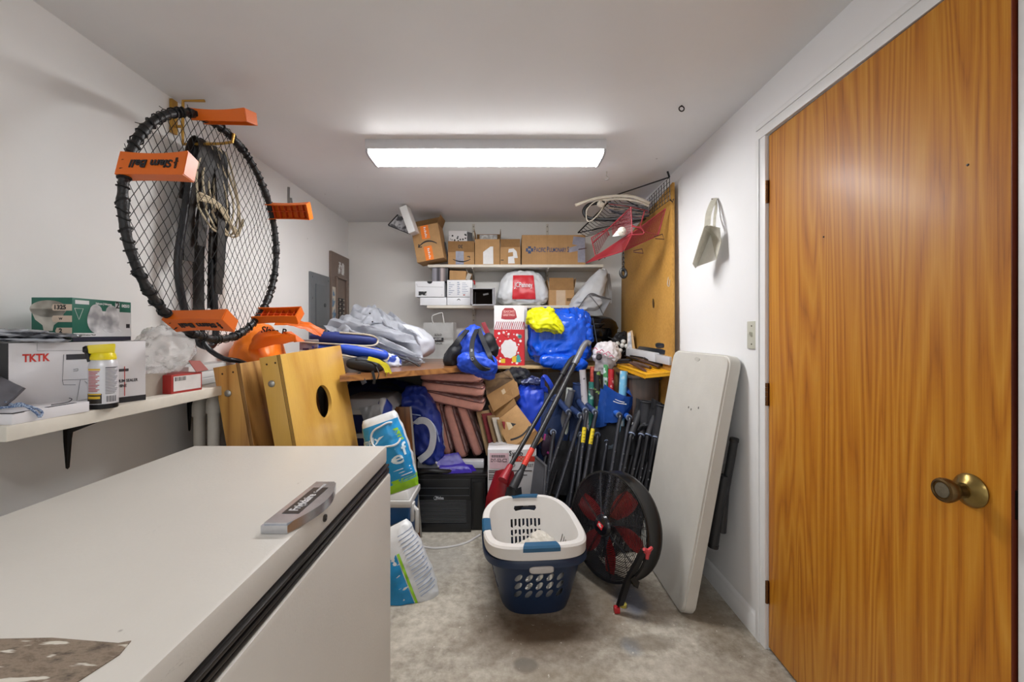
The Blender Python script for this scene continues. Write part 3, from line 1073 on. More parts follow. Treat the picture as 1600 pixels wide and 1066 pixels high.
# flat white box at the near end, its grey pouch and cord
t_ = thing('flat_white_box', 'flat white box with a dark slot lying on the near end of the shelf', 'box', (-1.20, 1.03, SZ))
q0 = Vector((-1.139, 0.985, SZ)); q1 = Vector((-1.128, 1.157, SZ))
mb = MB(); mb.hexa([Vector((-1.335, 0.985, SZ)), q0, q1, Vector((-1.335, 1.175, SZ)), Vector((-1.335, 0.985, SZ + 0.027)), q0 + Vector((0, 0, 0.027)), q1 + Vector((0, 0, 0.027)), Vector((-1.335, 1.175, SZ + 0.027))], 0.0015)
part(mb, 'carton', M_WB, t_)
mb = MB(); mb.span((-1.145, 1.06, SZ + 0.0268), (-1.135, 1.13, SZ + 0.0278)); mb.span((-1.33, 0.9845, SZ + 0.025), (-1.137, 0.986, SZ + 0.0275)); mb.span((-1.1395, 0.985, SZ + 0.025), (-1.1375, 1.04, SZ + 0.0275))
part(mb, 'lid_gap', mat('#221f24', 0.6), t_)
mb = MB(); mb.tube(bez([(-1.16, 1.09, SZ + 0.0285), (-1.15, 1.12, SZ + 0.03), (-1.145, 1.127, SZ + 0.037), (-1.155, 1.13, SZ + 0.04)], 12), 0.0012, 5)
part(mb, 'wire_loop', mat('#57545a', 0.4, 0.6), t_)
t_ = thing('grey_pouch', 'grey padded pouch with a pointed corner on the flat white box', 'pouch', (-1.26, 1.03, SZ + 0.028))
mb = MB()
pc = [Vector((-1.34, 1.0, SZ + 0.03)), Vector((-1.19, 1.008, SZ + 0.032)), Vector((-1.172, 1.04, SZ + 0.078)), Vector((-1.34, 1.10, SZ + 0.12))]
mb.sheet(pc[0], pc[1], pc[2], pc[3], lambda u, v: Vector((0.35, -0.7, 0.5)) * (0.05 * math.sin(PI * min(1, u * 1.0)) * math.sin(PI * v) * (1 - u) ** 0.5 + 0.004 * mnoise.noise(Vector((u * 5, v * 5, 0)))), 24, 20, 0.01)
part(mb, 'pouch_body', mat('#85838a', 0.45, var=0.12, scale=20), t_)
mb = MB(); mb.tube([pc[1] + Vector((0.001, -0.001, 0.004)), (pc[1] + pc[2]) / 2 + Vector((0.004, -0.003, 0)), pc[2]], 0.003, 6)
part(mb, 'zip_edge', mat('#4c4a50', 0.5), t_)
mb = MB()
cz = SZ + 0.030
cord = bez([(-1.30, 0.992, cz + 0.012), (-1.22, 1.0, cz + 0.006), (-1.165, 1.01, cz + 0.008), (-1.148, 1.012, cz + 0.011), (-1.137, 1.02, cz + 0.002), (-1.131, 1.03, cz - 0.012), (-1.129, 1.034, cz - 0.022)], 40)
mb.tube(cord, 0.0028, 7)
mb.tube(bez([(-1.2, 1.02, cz + 0.02), (-1.175, 1.02, cz + 0.01), (-1.152, 1.016, cz + 0.011), (-1.140, 1.028, cz + 0.004), (-1.132, 1.042, cz - 0.01), (-1.129, 1.036, cz - 0.022)], 40), 0.0028, 7)
mb.soft((-1.153, 1.013, cz + 0.012), (0.026, 0.012, 0.011), 1, 1, 0.002, 120, 0, 16, 10)
solo(mb, 'knotted_cord', two_tone('#4a5f86', '#9fb0c6', 260, 0.45, 0.55, 0.7), 'blue and white cord with a knot hanging over the flat box', 'cord', (-1.15, 1.02, SZ + 0.028))

# clear plastic bag and red and white carton behind the appliance carton
t_ = thing('red_box', 'red and white label carton with a lifted flap under the clear bag', 'box', (-1.2, 1.52, SZ))
mb = MB(); r0 = P(243, 622, 1.42); r0.z = SZ
rx = Vector((-1.155, 1.475, SZ)); ry = Vector((-1.138, 1.60, SZ))
mb.hexa([rx, ry, ry + Vector((-0.12, 0.02, 0)), rx + Vector((-0.12, 0.02, 0)), rx + Vector((0, 0, 0.066)), ry + Vector((0, 0, 0.066)), ry + Vector((-0.12, 0.02, 0.066)), rx + Vector((-0.12, 0.02, 0.066))], 0.0015)
RED = mat('#a32c27', 0.5, var=0.08)
part(mb, 'carton', RED, t_)
dl = (ry - rx)
on = Vector((dl.y, -dl.x, 0)).normalized() * 0.0006
mb = MB()
mb.slab(rx + dl * 0.06 + Vector((0, 0, 0.008)) + on, rx + dl * 0.95 + Vector((0, 0, 0.008)) + on, rx + dl * 0.95 + Vector((0, 0, 0.06)) + on, rx + dl * 0.06 + Vector((0, 0, 0.06)) + on, 0.0005)
part(mb, 'label', mat('#d3cfcd', 0.5), t_)
mb = MB()
LM = basis(rx + dl * 0.3 + Vector((0, 0, 0.047)) + on * 2, dl, (0, 0, 1))
for k in range(8):
    mb.box(rx + dl * (0.12 + k * 0.045) + Vector((0, 0, 0.05)) + on * 1.6, (0.0008, 0.0025 if k % 3 else 0.004, 0.014))
part(mb, 'barcode', INK, t_)
mb = MB()
mb.slab(ry + Vector((0, -0.03, 0.067)), ry + Vector((0.002, 0.03, 0.07)), ry + Vector((-0.03, 0.03, 0.105)), ry + Vector((-0.03, -0.03, 0.11)), 0.002)
part(mb, 'flap', mat('#8e4a42', 0.7), t_)
mb = MB(); mb.span((-1.30, 1.41, SZ), (-1.19, 1.50, SZ + 0.075), 0.002)
solo(mb, 'small_beige_carton', mat('#9f958a', 0.7, var=0.1), 'small beige carton with striped side beside the red label carton', 'box', (-1.24, 1.45, SZ))
t = NT('clear_film')
t.b.inputs['Transmission Weight'].default_value = 0.8
f_ = t.noise(25, 4)
t.bump(t.noise(45, 4, 0.6), 0.6, 0.008)
CLEAR = t.fin(rgb('#fafafa'), 0.12, 0.0, 0.6)
t.b.inputs['IOR'].default_value = 1.12
mb = MB(); mb.soft((-1.232, 1.535, SZ + 0.148), (0.17, 0.215, 0.145), 0.85, 0.8, 0.02, 14, 0.02, 60, 36, (0.3, 0.1, 0.3), 4)
solo(mb, 'clear_plastic_bag', CLEAR, 'crumpled clear plastic bag sitting on the red label carton', 'bag', (-1.23, 1.535, SZ + 0.067))
# white louvre sticks stacked on the far end
for k in range(3):
    mb = MB(); z_ = SZ + 0.0155 + k * 0.027
    mb.box((-1.30 + 0.012 * k, 1.80, z_), (0.15 - 0.03 * k, 0.34, 0.025), (0, 0, 0.10), 0.002)
    solo(mb, 'white_slat_box', mat('#dddddc', 0.45, var=0.03), ('lowest', 'middle', 'topmost')[k] + ' of three long white strips stacked at the shelf end', 'box', (-1.30, 1.8, z_ - 0.0125), 'white strips on the shelf end')

# ================================================================== waste pipes
M_PVC = mat('#cbc5bb', 0.4, var=0.06)
for i, (px, d, ztop, lab) in enumerate(((312, 1.80, 0.965, 'white plastic pipe with elbow standing nearer the shelf board'), (334, 1.76, 0.985, 'white plastic pipe with elbow beside the leaning wooden boards'))):
    c_ = P(px, 640, d)
    t_ = thing('waste_pipe', lab, 'pipe', (c_.x, c_.y, 0), (0, 0, 0), 'waste pipes')
    mb = MB(); mb.tube([(c_.x, c_.y, 0), (c_.x, c_.y, ztop - 0.05)], 0.022, 18); part(mb, 'riser', M_PVC, t_)
    mb = MB(); mb.tube([(c_.x, c_.y, ztop - 0.065), (c_.x, c_.y, ztop - 0.03)] + arc((c_.x, c_.y + 0.035, ztop - 0.03), 0.035, PI, PI / 2, 8, (0, 1, 0)) + [(c_.x, c_.y + 0.07, ztop + 0.005)], 0.0275, 18)
    part(mb, 'elbow', M_PVC, t_)
    mb = MB(); mb.tube([(c_.x, c_.y + 0.06, ztop + 0.005), (c_.x - 0.02, c_.y + 0.2, ztop + 0.005)], 0.022, 16); part(mb, 'branch', M_PVC, t_)

# ================================================================== leaning game boards (wooden boxes with a hole)
PLY = wood('#d8ab52', '#c6943f', 'z', 6, 0.32, 0.3, 20, 2.5)
PLY2 = wood('#c9964c', '#9c6a2e', 'z', 8, 0.4, 0.2, 24, 4)


def game_board(name, lab, near_top, far_top, near_bot, thick, hole, frame_mat, face_mat):
    """face seen from the right; frame box behind it"""
    A, B, C = Vector(near_top), Vector(far_top), Vector(near_bot)
    D = C + (B - A)
    yv = (B - A).normalized(); zv = (A - C).normalized(); n = yv.cross(zv)      # out of the face, to the right
    n.normalize()
    t_ = thing(name, lab, 'game board', tuple((C + D) / 2), (0, 0, 0), 'leaning game boards')
    mb = MB(); mb.slab(A, C, D, B, 0.016, 0.0015) if False else mb.hexa([C, D, D - n * 0.016, C - n * 0.016, A, B, B - n * 0.016, A - n * 0.016], 0.0015)
    if hole:
        cu = MB(); hc = A * 0.0 + (A + B) / 2 * 1.0 - zv * hole
        cu.lathe([(0, -0.05), (0.077, -0.05), (0.077, 0.05), (0, 0.05)], 48, axis_m(hc, n))
        mb.cut(cu)
    part(mb, 'face_panel', face_mat, t_, label='golden plywood face' if hole else None)
    # plywood layers showing on the near edge
    mb = MB()
    for k in range(3):
        o = -n * (0.003 + k * 0.005)
        mb.slab(A + o - yv * 0.0004, C + o - yv * 0.0004, C + o - n * 0.002 - yv * 0.0004, A + o - n * 0.002 - yv * 0.0004, -0.0004)
    part(mb, 'ply_layer', mat('#5f3c17', 0.7), t_)
    o = -n * 0.0162
    e = -n * thick
    w_ = 0.019
    rails = (('rail', A, C, yv), ('rail', B, D, -yv))
    for nm, p, q, dr in rails:
        mb = MB(); mb.hexa([q + o, q + o + dr * w_, q + e + dr * w_, q + e, p + o, p + o + dr * w_, p + e + dr * w_, p + e], 0.001)
        part(mb, nm, frame_mat, t_)
    for p, q, dr in ((A, B, -zv), (C, D, zv)):
        mb = MB(); p_, q_ = p + yv * (w_ + 0.0005), q - yv * (w_ + 0.0005)
        mb.hexa([p_ + o, q_ + o, q_ + e, p_ + e, p_ + o + dr * w_, q_ + o + dr * w_, q_ + e + dr * w_, p_ + e + dr * w_], 0.001)
        part(mb, 'cross_rail', frame_mat, t_)
    mb = MB(); bc = A + e * 0.55 + o * 0.4 - zv * 0.11 - yv * 0.001
    mb.lathe([(0, 0), (0.014, 0), (0.0135, 0.003), (0.009, 0.006), (0, 0.007)], 20, axis_m(bc, -yv))
    part(mb, 'bolt', mat('#a7a59f', 0.3, 0.9), t_)
    mb = MB()
    for k in (-0.4, 0.4):
        mb.lathe([(0, 0), (0.004, 0), (0.003, 0.001), (0, 0.001)], 10, axis_m(A + e * (0.5 + k * 0.5) - zv * 0.03 - yv * 0.0005, -yv))
    part(mb, 'screw_hole', mat('#3a2412', 0.8), t_)
    return t_


game_board('game_board', 'golden wooden game board with a round hole leaning nearest the room', (-0.902, 1.71, 1.163), (-0.893, 2.31, 1.183), (-0.70, 1.71, 0.012), 0.088, 0.25, PLY, PLY)
game_board('game_board', 'darker wooden game board leaning between the pipes and the holed board', (-1.058, 1.70, 1.128), (-1.05, 2.30, 1.145), (-0.868, 1.70, 0.012), 0.11, 0, PLY2, wood('#b88b4e', '#7d5226', 'z', 8, 0.4, 0.2, 24, 4))

# ================================================================== net hoop with five orange feet
HC = Vector((-1.16, 1.725, 1.655)); HR = 0.432
t_ = thing('net_hoop', 'round black net hoop with orange feet hanging on the left wall', 'game net', tuple(HC))
hp_ = lambda a, r=HR, dx=0.0: HC + Vector((dx, r * math.cos(a), r * math.sin(a)))
mb = MB()
mb.tube([hp_(2 * PI * i / 220) for i in range(220)], [0.0135 + 0.0028 * mnoise.noise(Vector((i * 0.55, 0, 0))) + (0.003 if (i % 22) in (0, 1, 2) else 0) for i in range(220)], 10, True)
part(mb, 'rim', mat('#151517', 0.45, var=0.3, scale=60, bump=0.5, bscale=140), t_)
mb = MB()
random.seed(3)
for k in range(90):       # tape and lacing wound round the rim
    a = 2 * PI * k / 90 + random.uniform(-0.02, 0.02)
    c_ = hp_(a); tg = Vector((0, -math.sin(a), math.cos(a))); rd = Vector((0, math.cos(a), math.sin(a)))
    sl = tg * random.uniform(-0.012, 0.012)
    mb.tube([c_ + (rd * math.cos(b) + Vector((1, 0, 0)) * math.sin(b)) * 0.0168 + sl * math.sin(b) for b in [2 * PI * j / 10 for j in range(10)]], random.choice((0.0016, 0.0022, 0.0032)), 4, True)
    if k % 4 == 0:
        mb.tube([c_ + rd * 0.016, c_ + rd * random.uniform(0.022, 0.03) + tg * random.uniform(-0.01, 0.01) + Vector((random.uniform(-0.01, 0.01), 0, 0))], 0.0012, 4)
part(mb, 'lacing', mat('#0d0d0f', 0.6, var=0.2), t_, kind='stuff')
mb = MB()
NS = 0.0305
for s_ in (1, -1):
    dv = Vector((0, math.cos(R(56)), s_ * math.sin(R(56))))
    pv = Vector((0, -dv.z, dv.y))
    for k in range(-14, 15):
        o = k * NS + (0.006 if s_ > 0 else -0.004)
        if abs(o) >= HR - 0.012:
            continue
        h = math.sqrt((HR - 0.012) ** 2 - o * o)
        pts = []
        m_ = max(4, int(h * 2 / 0.03))
        for i in range(m_ + 1):
            q = pv * o + dv * (-h + 2 * h * i / m_)
            edge = min(1.0, (HR - q.length) / 0.2)
            wv = Vector((mnoise.noise(q * 6 + Vector((s_, 0, 0))) * 0.02 * edge, mnoise.noise(q * 5) * 0.010 * edge, mnoise.noise(q * 5 + Vector((9, 9, 9))) * 0.010 * edge))
            pts.append(HC + q + wv)
        mb.tube(pts, 0.00135, 4, False, False)
part(mb, 'net', mat('#121214', 0.7), t_, kind='stuff')
ORG = mat('#e06a16', 0.38, var=0.06, scale=8)
ORG_D = mat('#d4501a', 0.42, var=0.06, scale=8)
for k, ang in enumerate((R(166), R(104), R(27), R(-49), R(-122))):
    c_ = hp_(ang); rd = Vector((0, math.cos(ang), math.sin(ang))); tg = Vector((0, -math.sin(ang), math.cos(ang))); ax = Vector((1, 0, 0))
    L_, w2, th, wl = 0.205, 0.038, 0.046, 0.0035
    b = bmesh.new()
    nseg = 8
    rings = []
    for i in range(nseg + 1):
        u = i / nseg
        hw = w2 * (0.94 + 0.10 * (2 * u - 1) ** 2 + 0.05 * u)
        base = c_ - ax * 0.012 + ax * L_ * u
        ro = rd * (0.018 - 0.006 * math.sin(PI * u)); ri = rd * (0.018 - th * (0.9 + 0.1 * u))
        rings.append([base + ro - tg * hw, base + ro + tg * hw, base + ri + tg * hw * 0.92, base + ri + tg * (hw * 0.92 - wl), base + ro - rd * wl + tg * (hw - wl), base + ro - rd * wl - tg * (hw - wl), base + ri - tg * (hw * 0.92 - wl), base + ri - tg * hw * 0.92])
    vs = [[b.verts.new(p) for p in r] for r in rings]
    for x, y in zip(vs, vs[1:]):
        for j in range(8):
            b.faces.new([x[j], x[(j + 1) % 8], y[(j + 1) % 8], y[j]])
    b.faces.new(vs[0][::-1]); b.faces.new(vs[-1])
    mb = MB(); mb.merge(b)
    # end plate and ribs that close the hollow side
    e0 = c_ - ax * 0.012 + ax * (L_ - 0.003)
    mb.hexa([e0 + rd * 0.017 - tg * w2, e0 + rd * 0.017 + tg * w2, e0 + rd * 0.017 + tg * w2 + ax * 0.005, e0 + rd * 0.017 - tg * w2 + ax * 0.005,
             e0 + rd * (0.018 - th) - tg * w2 * 0.94, e0 + rd * (0.018 - th) + tg * w2 * 0.94, e0 + rd * (0.018 - th) + tg * w2 * 0.94 + ax * 0.005, e0 + rd * (0.018 - th) - tg * w2 * 0.94 + ax * 0.005])
    foot = part(mb, 'foot', ORG, t_)
    mb = MB()
    for i in range(1, 7):
        p = c_ - ax * 0.012 + ax * (L_ * i / 7)
        mb.hexa([p + rd * 0.006 - tg * (w2 - 0.006), p + rd * 0.006 + tg * (w2 - 0.006), p + rd * 0.006 + tg * (w2 - 0.006) + ax * 0.002, p + rd * 0.006 - tg * (w2 - 0.006) + ax * 0.002,
                 p - rd * 0.014 - tg * (w2 - 0.006), p - rd * 0.014 + tg * (w2 - 0.006), p - rd * 0.014 + tg * (w2 - 0.006) + ax * 0.002, p - rd * 0.014 - tg * (w2 - 0.006) + ax * 0.002])
    p = c_ - ax * 0.01
    mb.hexa([p + rd * 0.006 - tg * 0.001, p + rd * 0.006 + tg * 0.001, p + rd * 0.006 + tg * 0.001 + ax * (L_ - 0.01), p + rd * 0.006 - tg * 0.001 + ax * (L_ - 0.01),
             p - rd * 0.014 - tg * 0.001, p - rd * 0.014 + tg * 0.001, p - rd * 0.014 + tg * 0.001 + ax * (L_ - 0.01), p - rd * 0.014 - tg * 0.001 + ax * (L_ - 0.01)])
    part(mb, 'rib', ORG_D, foot)
    # word across the outer face
    up = rd.cross(-ax)
    mb = MB()
    tm = basis(c_ + ax * 0.088 + rd * 0.0150, -ax, up)
    mb.text('Slam Ball', 0.036, tm, 0.0012, 0.028, 1.0, 'CENTER', 0.12)
    mb.text('tailgate', 0.013, basis(c_ + ax * 0.165 + rd * 0.0165, up, ax), 0.0012, 0.02)
    part(mb, 'lettering', INK, foot)

# long hooks above
M_HK = mat('#b98d3c', 0.4, 0.5)
hk = P(312, 170, 1.86)
t_ = thing('ceiling_hook', 'yellow steel bar hook holding the hoop and straps at the ceiling', 'hook', (XL, 1.83, 2.15))
mb = MB()
mb.tube([(-1.27, 1.80, ZC - 0.012), (-1.36, 1.80, ZC - 0.012), (-1.362, 1.80, 2.1), (-1.36, 1.80, 2.045), (-1.20, 1.795, 2.045), (-1.145, 1.79, 2.05), (-1.14, 1.79, 2.085)], 0.006, 8)
mb.box((-1.40, 1.80, 2.16), (0.012, 0.03, 0.14)); mb.tube([(-1.40, 1.80, 2.12), (-1.362, 1.80, 2.12)], 0.006, 8)
solo(mb, 'bar', M_HK, 'x', 'hook', (XL, 1.8, 2.1)) if False else part(mb, 'bar', M_HK, t_)
hk2 = P(470, 315, 2.75)
mb = MB(); x_ = XL
mb.tube(bez([(x_ + 0.006, 2.76, 2.19), (x_ + 0.006, 2.76, 2.09), (x_ + 0.03, 2.76, 2.055), (x_ + 0.08, 2.755, 2.06), (x_ + 0.11, 2.75, 2.085)], 20), 0.008, 8)
mb.tube(bez([(x_ + 0.006, 2.79, 2.13), (x_ + 0.02, 2.79, 2.065), (x_ + 0.06, 2.785, 2.06), (x_ + 0.085, 2.78, 2.09)], 12), 0.006, 8)
solo(mb, 'wall_hook', mat('#8e8d8c', 0.35, 0.7), 'empty grey steel hook on the left wall past the hoop', 'hook', (x_, 2.76, 2.1))

# dark straps and pale rope hung behind the net
STR = mat('#1b1716', 0.6, var=0.3, scale=20, bump=0.2, bscale=60, stretch=(1, 1, 0.1))
STR2 = mat('#241b15', 0.55, var=0.35, scale=25, stretch=(1, 1, 0.08))
t_ = thing('strap_bundle', 'bundle of long dark straps and black tubing hanging behind the net', 'straps', (-1.33, 1.85, 1.25))
hx_, hz_ = -1.29, 2.055
random.seed(11)
for k, (y0, y1, xb, zb, wd) in enumerate(((1.80, 1.79, -1.33, 1.55, 0.045), (1.83, 1.87, -1.35, 1.30, 0.05), (1.86, 1.91, -1.31, 1.58, 0.04), (1.88, 1.95, -1.34, 1.36, 0.05), (1.85, 1.83, -1.30, 1.62, 0.04), (1.90, 1.935, -1.29, 1.5, 0.04), (1.87, 1.89, -1.27, 1.42, 0.035))):
    mb = MB()
    mb.strap(bez([(hx_ - 0.05, y0 - 0.02, hz_ - 0.25), (hx_ - 0.03, y0 - 0.01, hz_ - 0.04), (hx_, y0, hz_ + 0.012), (hx_ + 0.02, (y0 + y1) / 2, hz_ - 0.05), (xb + 0.01, y1, (hz_ + zb) / 2), (xb, y1 + 0.01 * math.sin(k), zb)], 26), wd, 0.006, (0.25, 1, 0))
    part(mb, 'strap', STR if k % 2 else STR2, t_)
TUB = mat('#1a1b20', 0.3, var=0.15)
mb = MB(); mb.tube(bez([(-1.29, 1.86, 2.06), (-1.31, 1.80, 2.0), (-1.33, 1.76, 1.7), (-1.34, 1.745, 1.52), (-1.34, 1.78, 1.35), (-1.33, 1.82, 1.25), (-1.33, 1.86, 1.20), (-1.33, 1.93, 1.19), (-1.33, 1.96, 1.26), (-1.33, 1.94, 1.5), (-1.32, 1.93, 1.8), (-1.30, 1.90, 2.0), (-1.29, 1.86, 2.06)], 90), 0.015, 10)
part(mb, 'tube', TUB, t_)
mb = MB(); mb.tube(bez([(-1.30, 1.87, 2.05), (-1.31, 1.93, 1.98), (-1.30, 1.99, 1.85), (-1.31, 2.0, 1.72), (-1.32, 1.97, 1.63)], 30), 0.011, 9)
mb.strap(bez([(-1.32, 1.97, 1.64), (-1.33, 1.96, 1.55), (-1.33, 1.95, 1.5)], 8), 0.04, 0.012, (0.2, 1, 0))
part(mb, 'tube', TUB, t_)
mb = MB(); mb.tube(bez([(-1.33, 1.87, 1.30), (-1.31, 1.86, 1.2), (-1.25, 1.88, 1.14), (-1.21, 1.94, 1.12), (-1.205, 2.04, 1.08)], 24), 0.011, 9)
part(mb, 'tube', TUB, t_)
ROPE = mat('#cfc1a4', 0.8, var=0.2, scale=150, bump=0.4, bscale=300)
t_ = thing('rope_coil', 'pale tan rope coil tied round the dark straps', 'rope', (-1.27, 1.86, 1.75))
random.seed(5)
for k in range(4):
    y_ = 1.83 + 0.035 * k
    mb = MB()
    mb.tube(bez([(-1.285 + 0.005 * k, y_ - 0.05 + random.uniform(-0.02, 0.02), 1.78), (-1.28, y_ - 0.06, 1.92), (-1.275, y_ - 0.02, 2.04), (-1.272, y_, 2.065), (-1.268, y_ + 0.04, 2.0), (-1.27, y_ + 0.10 + random.uniform(-0.03, 0.03), 1.85), (-1.275, y_ + 0.10, 1.72), (-1.27, y_ + 0.02, 1.70), (-1.285 + 0.005 * k, y_ - 0.05, 1.78)], 50), 0.0045, 6)
    part(mb, 'rope_loop', ROPE, t_)
mb = MB()
for dz in (0, 0.012, 0.026):
    mb.tube(bez([(-1.262, 1.76, 1.80 + dz), (-1.245, 1.83, 1.80 + dz * 0.5), (-1.245, 1.90, 1.76 + dz), (-1.26, 2.0, 1.73 - dz), (-1.255, 2.04, 1.765 + dz)], 24), 0.006, 6)
part(mb, 'rope_tie', ROPE, t_)

# ================================================================== electric panels at the far end of the left wall
t_ = thing('breaker_panel', 'grey electric panel with a closed door on the left wall', 'electric panel', (XL, 3.22, 1.30))
GP = mat('#75797d', 0.45, 0.3, 0.08)
py0, py1 = 3.05, 3.38
mb = MB(); mb.span((XL, py0, 1.10), (XL + 0.016, py1, 1.69), 0.004); part(mb, 'cover', GP, t_)
mb = MB(); mb.span((XL + 0.016, py0 + 0.075, 1.30), (XL + 0.024, py1 - 0.07, 1.61), 0.004); dr = part(mb, 'door', mat('#6d7175', 0.45, 0.3, 0.06), t_)
mb = MB(); mb.lathe([(0, 0), (0.016, 0), (0.014, 0.005), (0, 0.006)], 16, axis_m((XL + 0.024, py1 - 0.11, 1.46), (1, 0, 0))); part(mb, 'latch', mat('#4c4f52', 0.4, 0.6), dr)
mb = MB(); mb.span((XL + 0.016, py0 + 0.15, 1.225), (XL + 0.0165, py0 + 0.205, 1.265)); part(mb, 'warning_label', mat('#c7a05a', 0.6), t_)
mb = MB()
for y_, z_ in ((py0 + 0.03, 1.655), (py0 + 0.03, 1.5), (py1 - 0.025, 1.655), (py1 - 0.025, 1.3)):
    mb.lathe([(0, 0), (0.007, 0), (0, 0.003)], 10, axis_m((XL + 0.016, y_, z_), (1, 0, 0)))
part(mb, 'screw', mat('#54575a', 0.4, 0.6), t_)
t_ = thing('breaker_panel', 'brown electric panel with open rows of breakers by the back corner', 'electric panel', (XL, 3.6, 1.30))
BP = mat('#7a6a60', 0.5, 0.2, 0.1)
py0, py1 = 3.40, 3.79
mb = MB(); mb.span((XL, py0, 1.10), (XL + 0.02, py1, 1.905), 0.004); part(mb, 'cover', BP, t_)
mb = MB()
for (a, b_) in (((py0 + 0.09, 1.16), (py1 - 0.07, 1.175)), ((py0 + 0.09, 1.70), (py1 - 0.07, 1.715)), ((py0 + 0.09, 1.16), (py0 + 0.105, 1.715)), ((py1 - 0.085, 1.16), (py1 - 0.07, 1.715))):
    mb.span((XL + 0.02, a[0], a[1]), (XL + 0.034, b_[0], b_[1]), 0.003)
part(mb, 'raised_frame', mat('#85746a', 0.5, 0.2), t_)
mb = MB(); mb.span((XL + 0.02, py0 + 0.02, 1.12), (XL + 0.0208, py0 + 0.085, 1.62)); part(mb, 'directory_card', two_tone('#c9c2b4', '#5f7f9c', 16, 0.5, 0.6, 0.6), t_)
for r_ in range(10):
    for c_ in range(2):
        y_ = py0 + 0.15 + c_ * 0.075; z_ = 1.20 + r_ * 0.036
        mb = MB(); mb.span((XL + 0.02, y_ - 0.03, z_ - 0.014), (XL + 0.03, y_ + 0.03, z_ + 0.014), 0.002)
        br = part(mb, 'breaker', mat('#141316', 0.4), t_)
        mb = MB(); mb.span((XL + 0.03, y_ - 0.008, z_ - 0.007), (XL + 0.037, y_ + 0.012, z_ + 0.005)); part(mb, 'toggle', mat('#9c9184', 0.5), br)
mb = MB(); mb.span((XL + 0.02, py0 + 0.14, 1.74), (XL + 0.0206, py0 + 0.27, 1.84)); part(mb, 'torn_label', two_tone('#7a6a60', '#d3d2d0', 30, 0.42, 0.5, 0.6), t_)
# ================================================================== shelves on the back wall
M_SHB = mat('#d5cfc2', 0.5, var=0.06)
SAZ, SBZ = 1.814, 1.476
YS = 3.53


def shelf(name, lab, px0, px1, z, brackets):
    x0, x1 = P(px0, 0, YS).x, P(px1, 0, YS).x
    t_ = thing(name, lab, 'shelf', ((x0 + x1) / 2, YB, z))
    mb = MB(); mb.span((x0, YS, z - 0.022), (x1, YB - 0.012, z), 0.002); part(mb, 'board', M_SHB, t_)
    for px in brackets:
        x = P(px, 0, YS).x
        mb = MB(); mb.prism([(0, 0), (-0.27, 0), (-0.27, -0.012), (-0.02, -0.06), (-0.012, -0.15), (0, -0.15)], basis((x - 0.002, YB - 0.012, z - 0.022), (0, 1, 0), (0, 0, 1)), 0.004)
        mb.span((x - 0.012, YS + 0.02, z - 0.0255), (x + 0.012, YB - 0.012, z - 0.022))
        part(mb, 'bracket', M_SHB, t_)


shelf('wall_shelf', 'upper white board shelf on the back wall under the row of brown cartons', 668, 943, SAZ, (738, 857))
shelf('wall_shelf', 'lower white board shelf on the back wall holding shoe boxes and a white bag', 667, 925, SBZ, (740, 855))
for px in (740, 855):
    x = P(px, 0, YB).x
    t_ = thing('shelf_standard', 'slotted white steel upright on the back wall by the ' + ('shoe boxes' if px < 800 else 'long carton'), 'shelf upright', (x, YB, 1.06), (0, 0, 0), 'shelf uprights')
    mb = MB(); mb.span((x - 0.011, YB - 0.011, 1.06), (x + 0.011, YB, 2.22), 0.001); part(mb, 'channel', M_SHB, t_)
    mb = MB()
    for k in range(26):
        z = 1.09 + k * 0.044
        mb.span((x - 0.004, YB - 0.0116, z), (x - 0.001, YB - 0.010, z + 0.014)); mb.span((x + 0.001, YB - 0.0116, z), (x + 0.004, YB - 0.010, z + 0.014))
    part(mb, 'slot_row', mat('#6f6c68', 0.7), t_, kind='stuff')


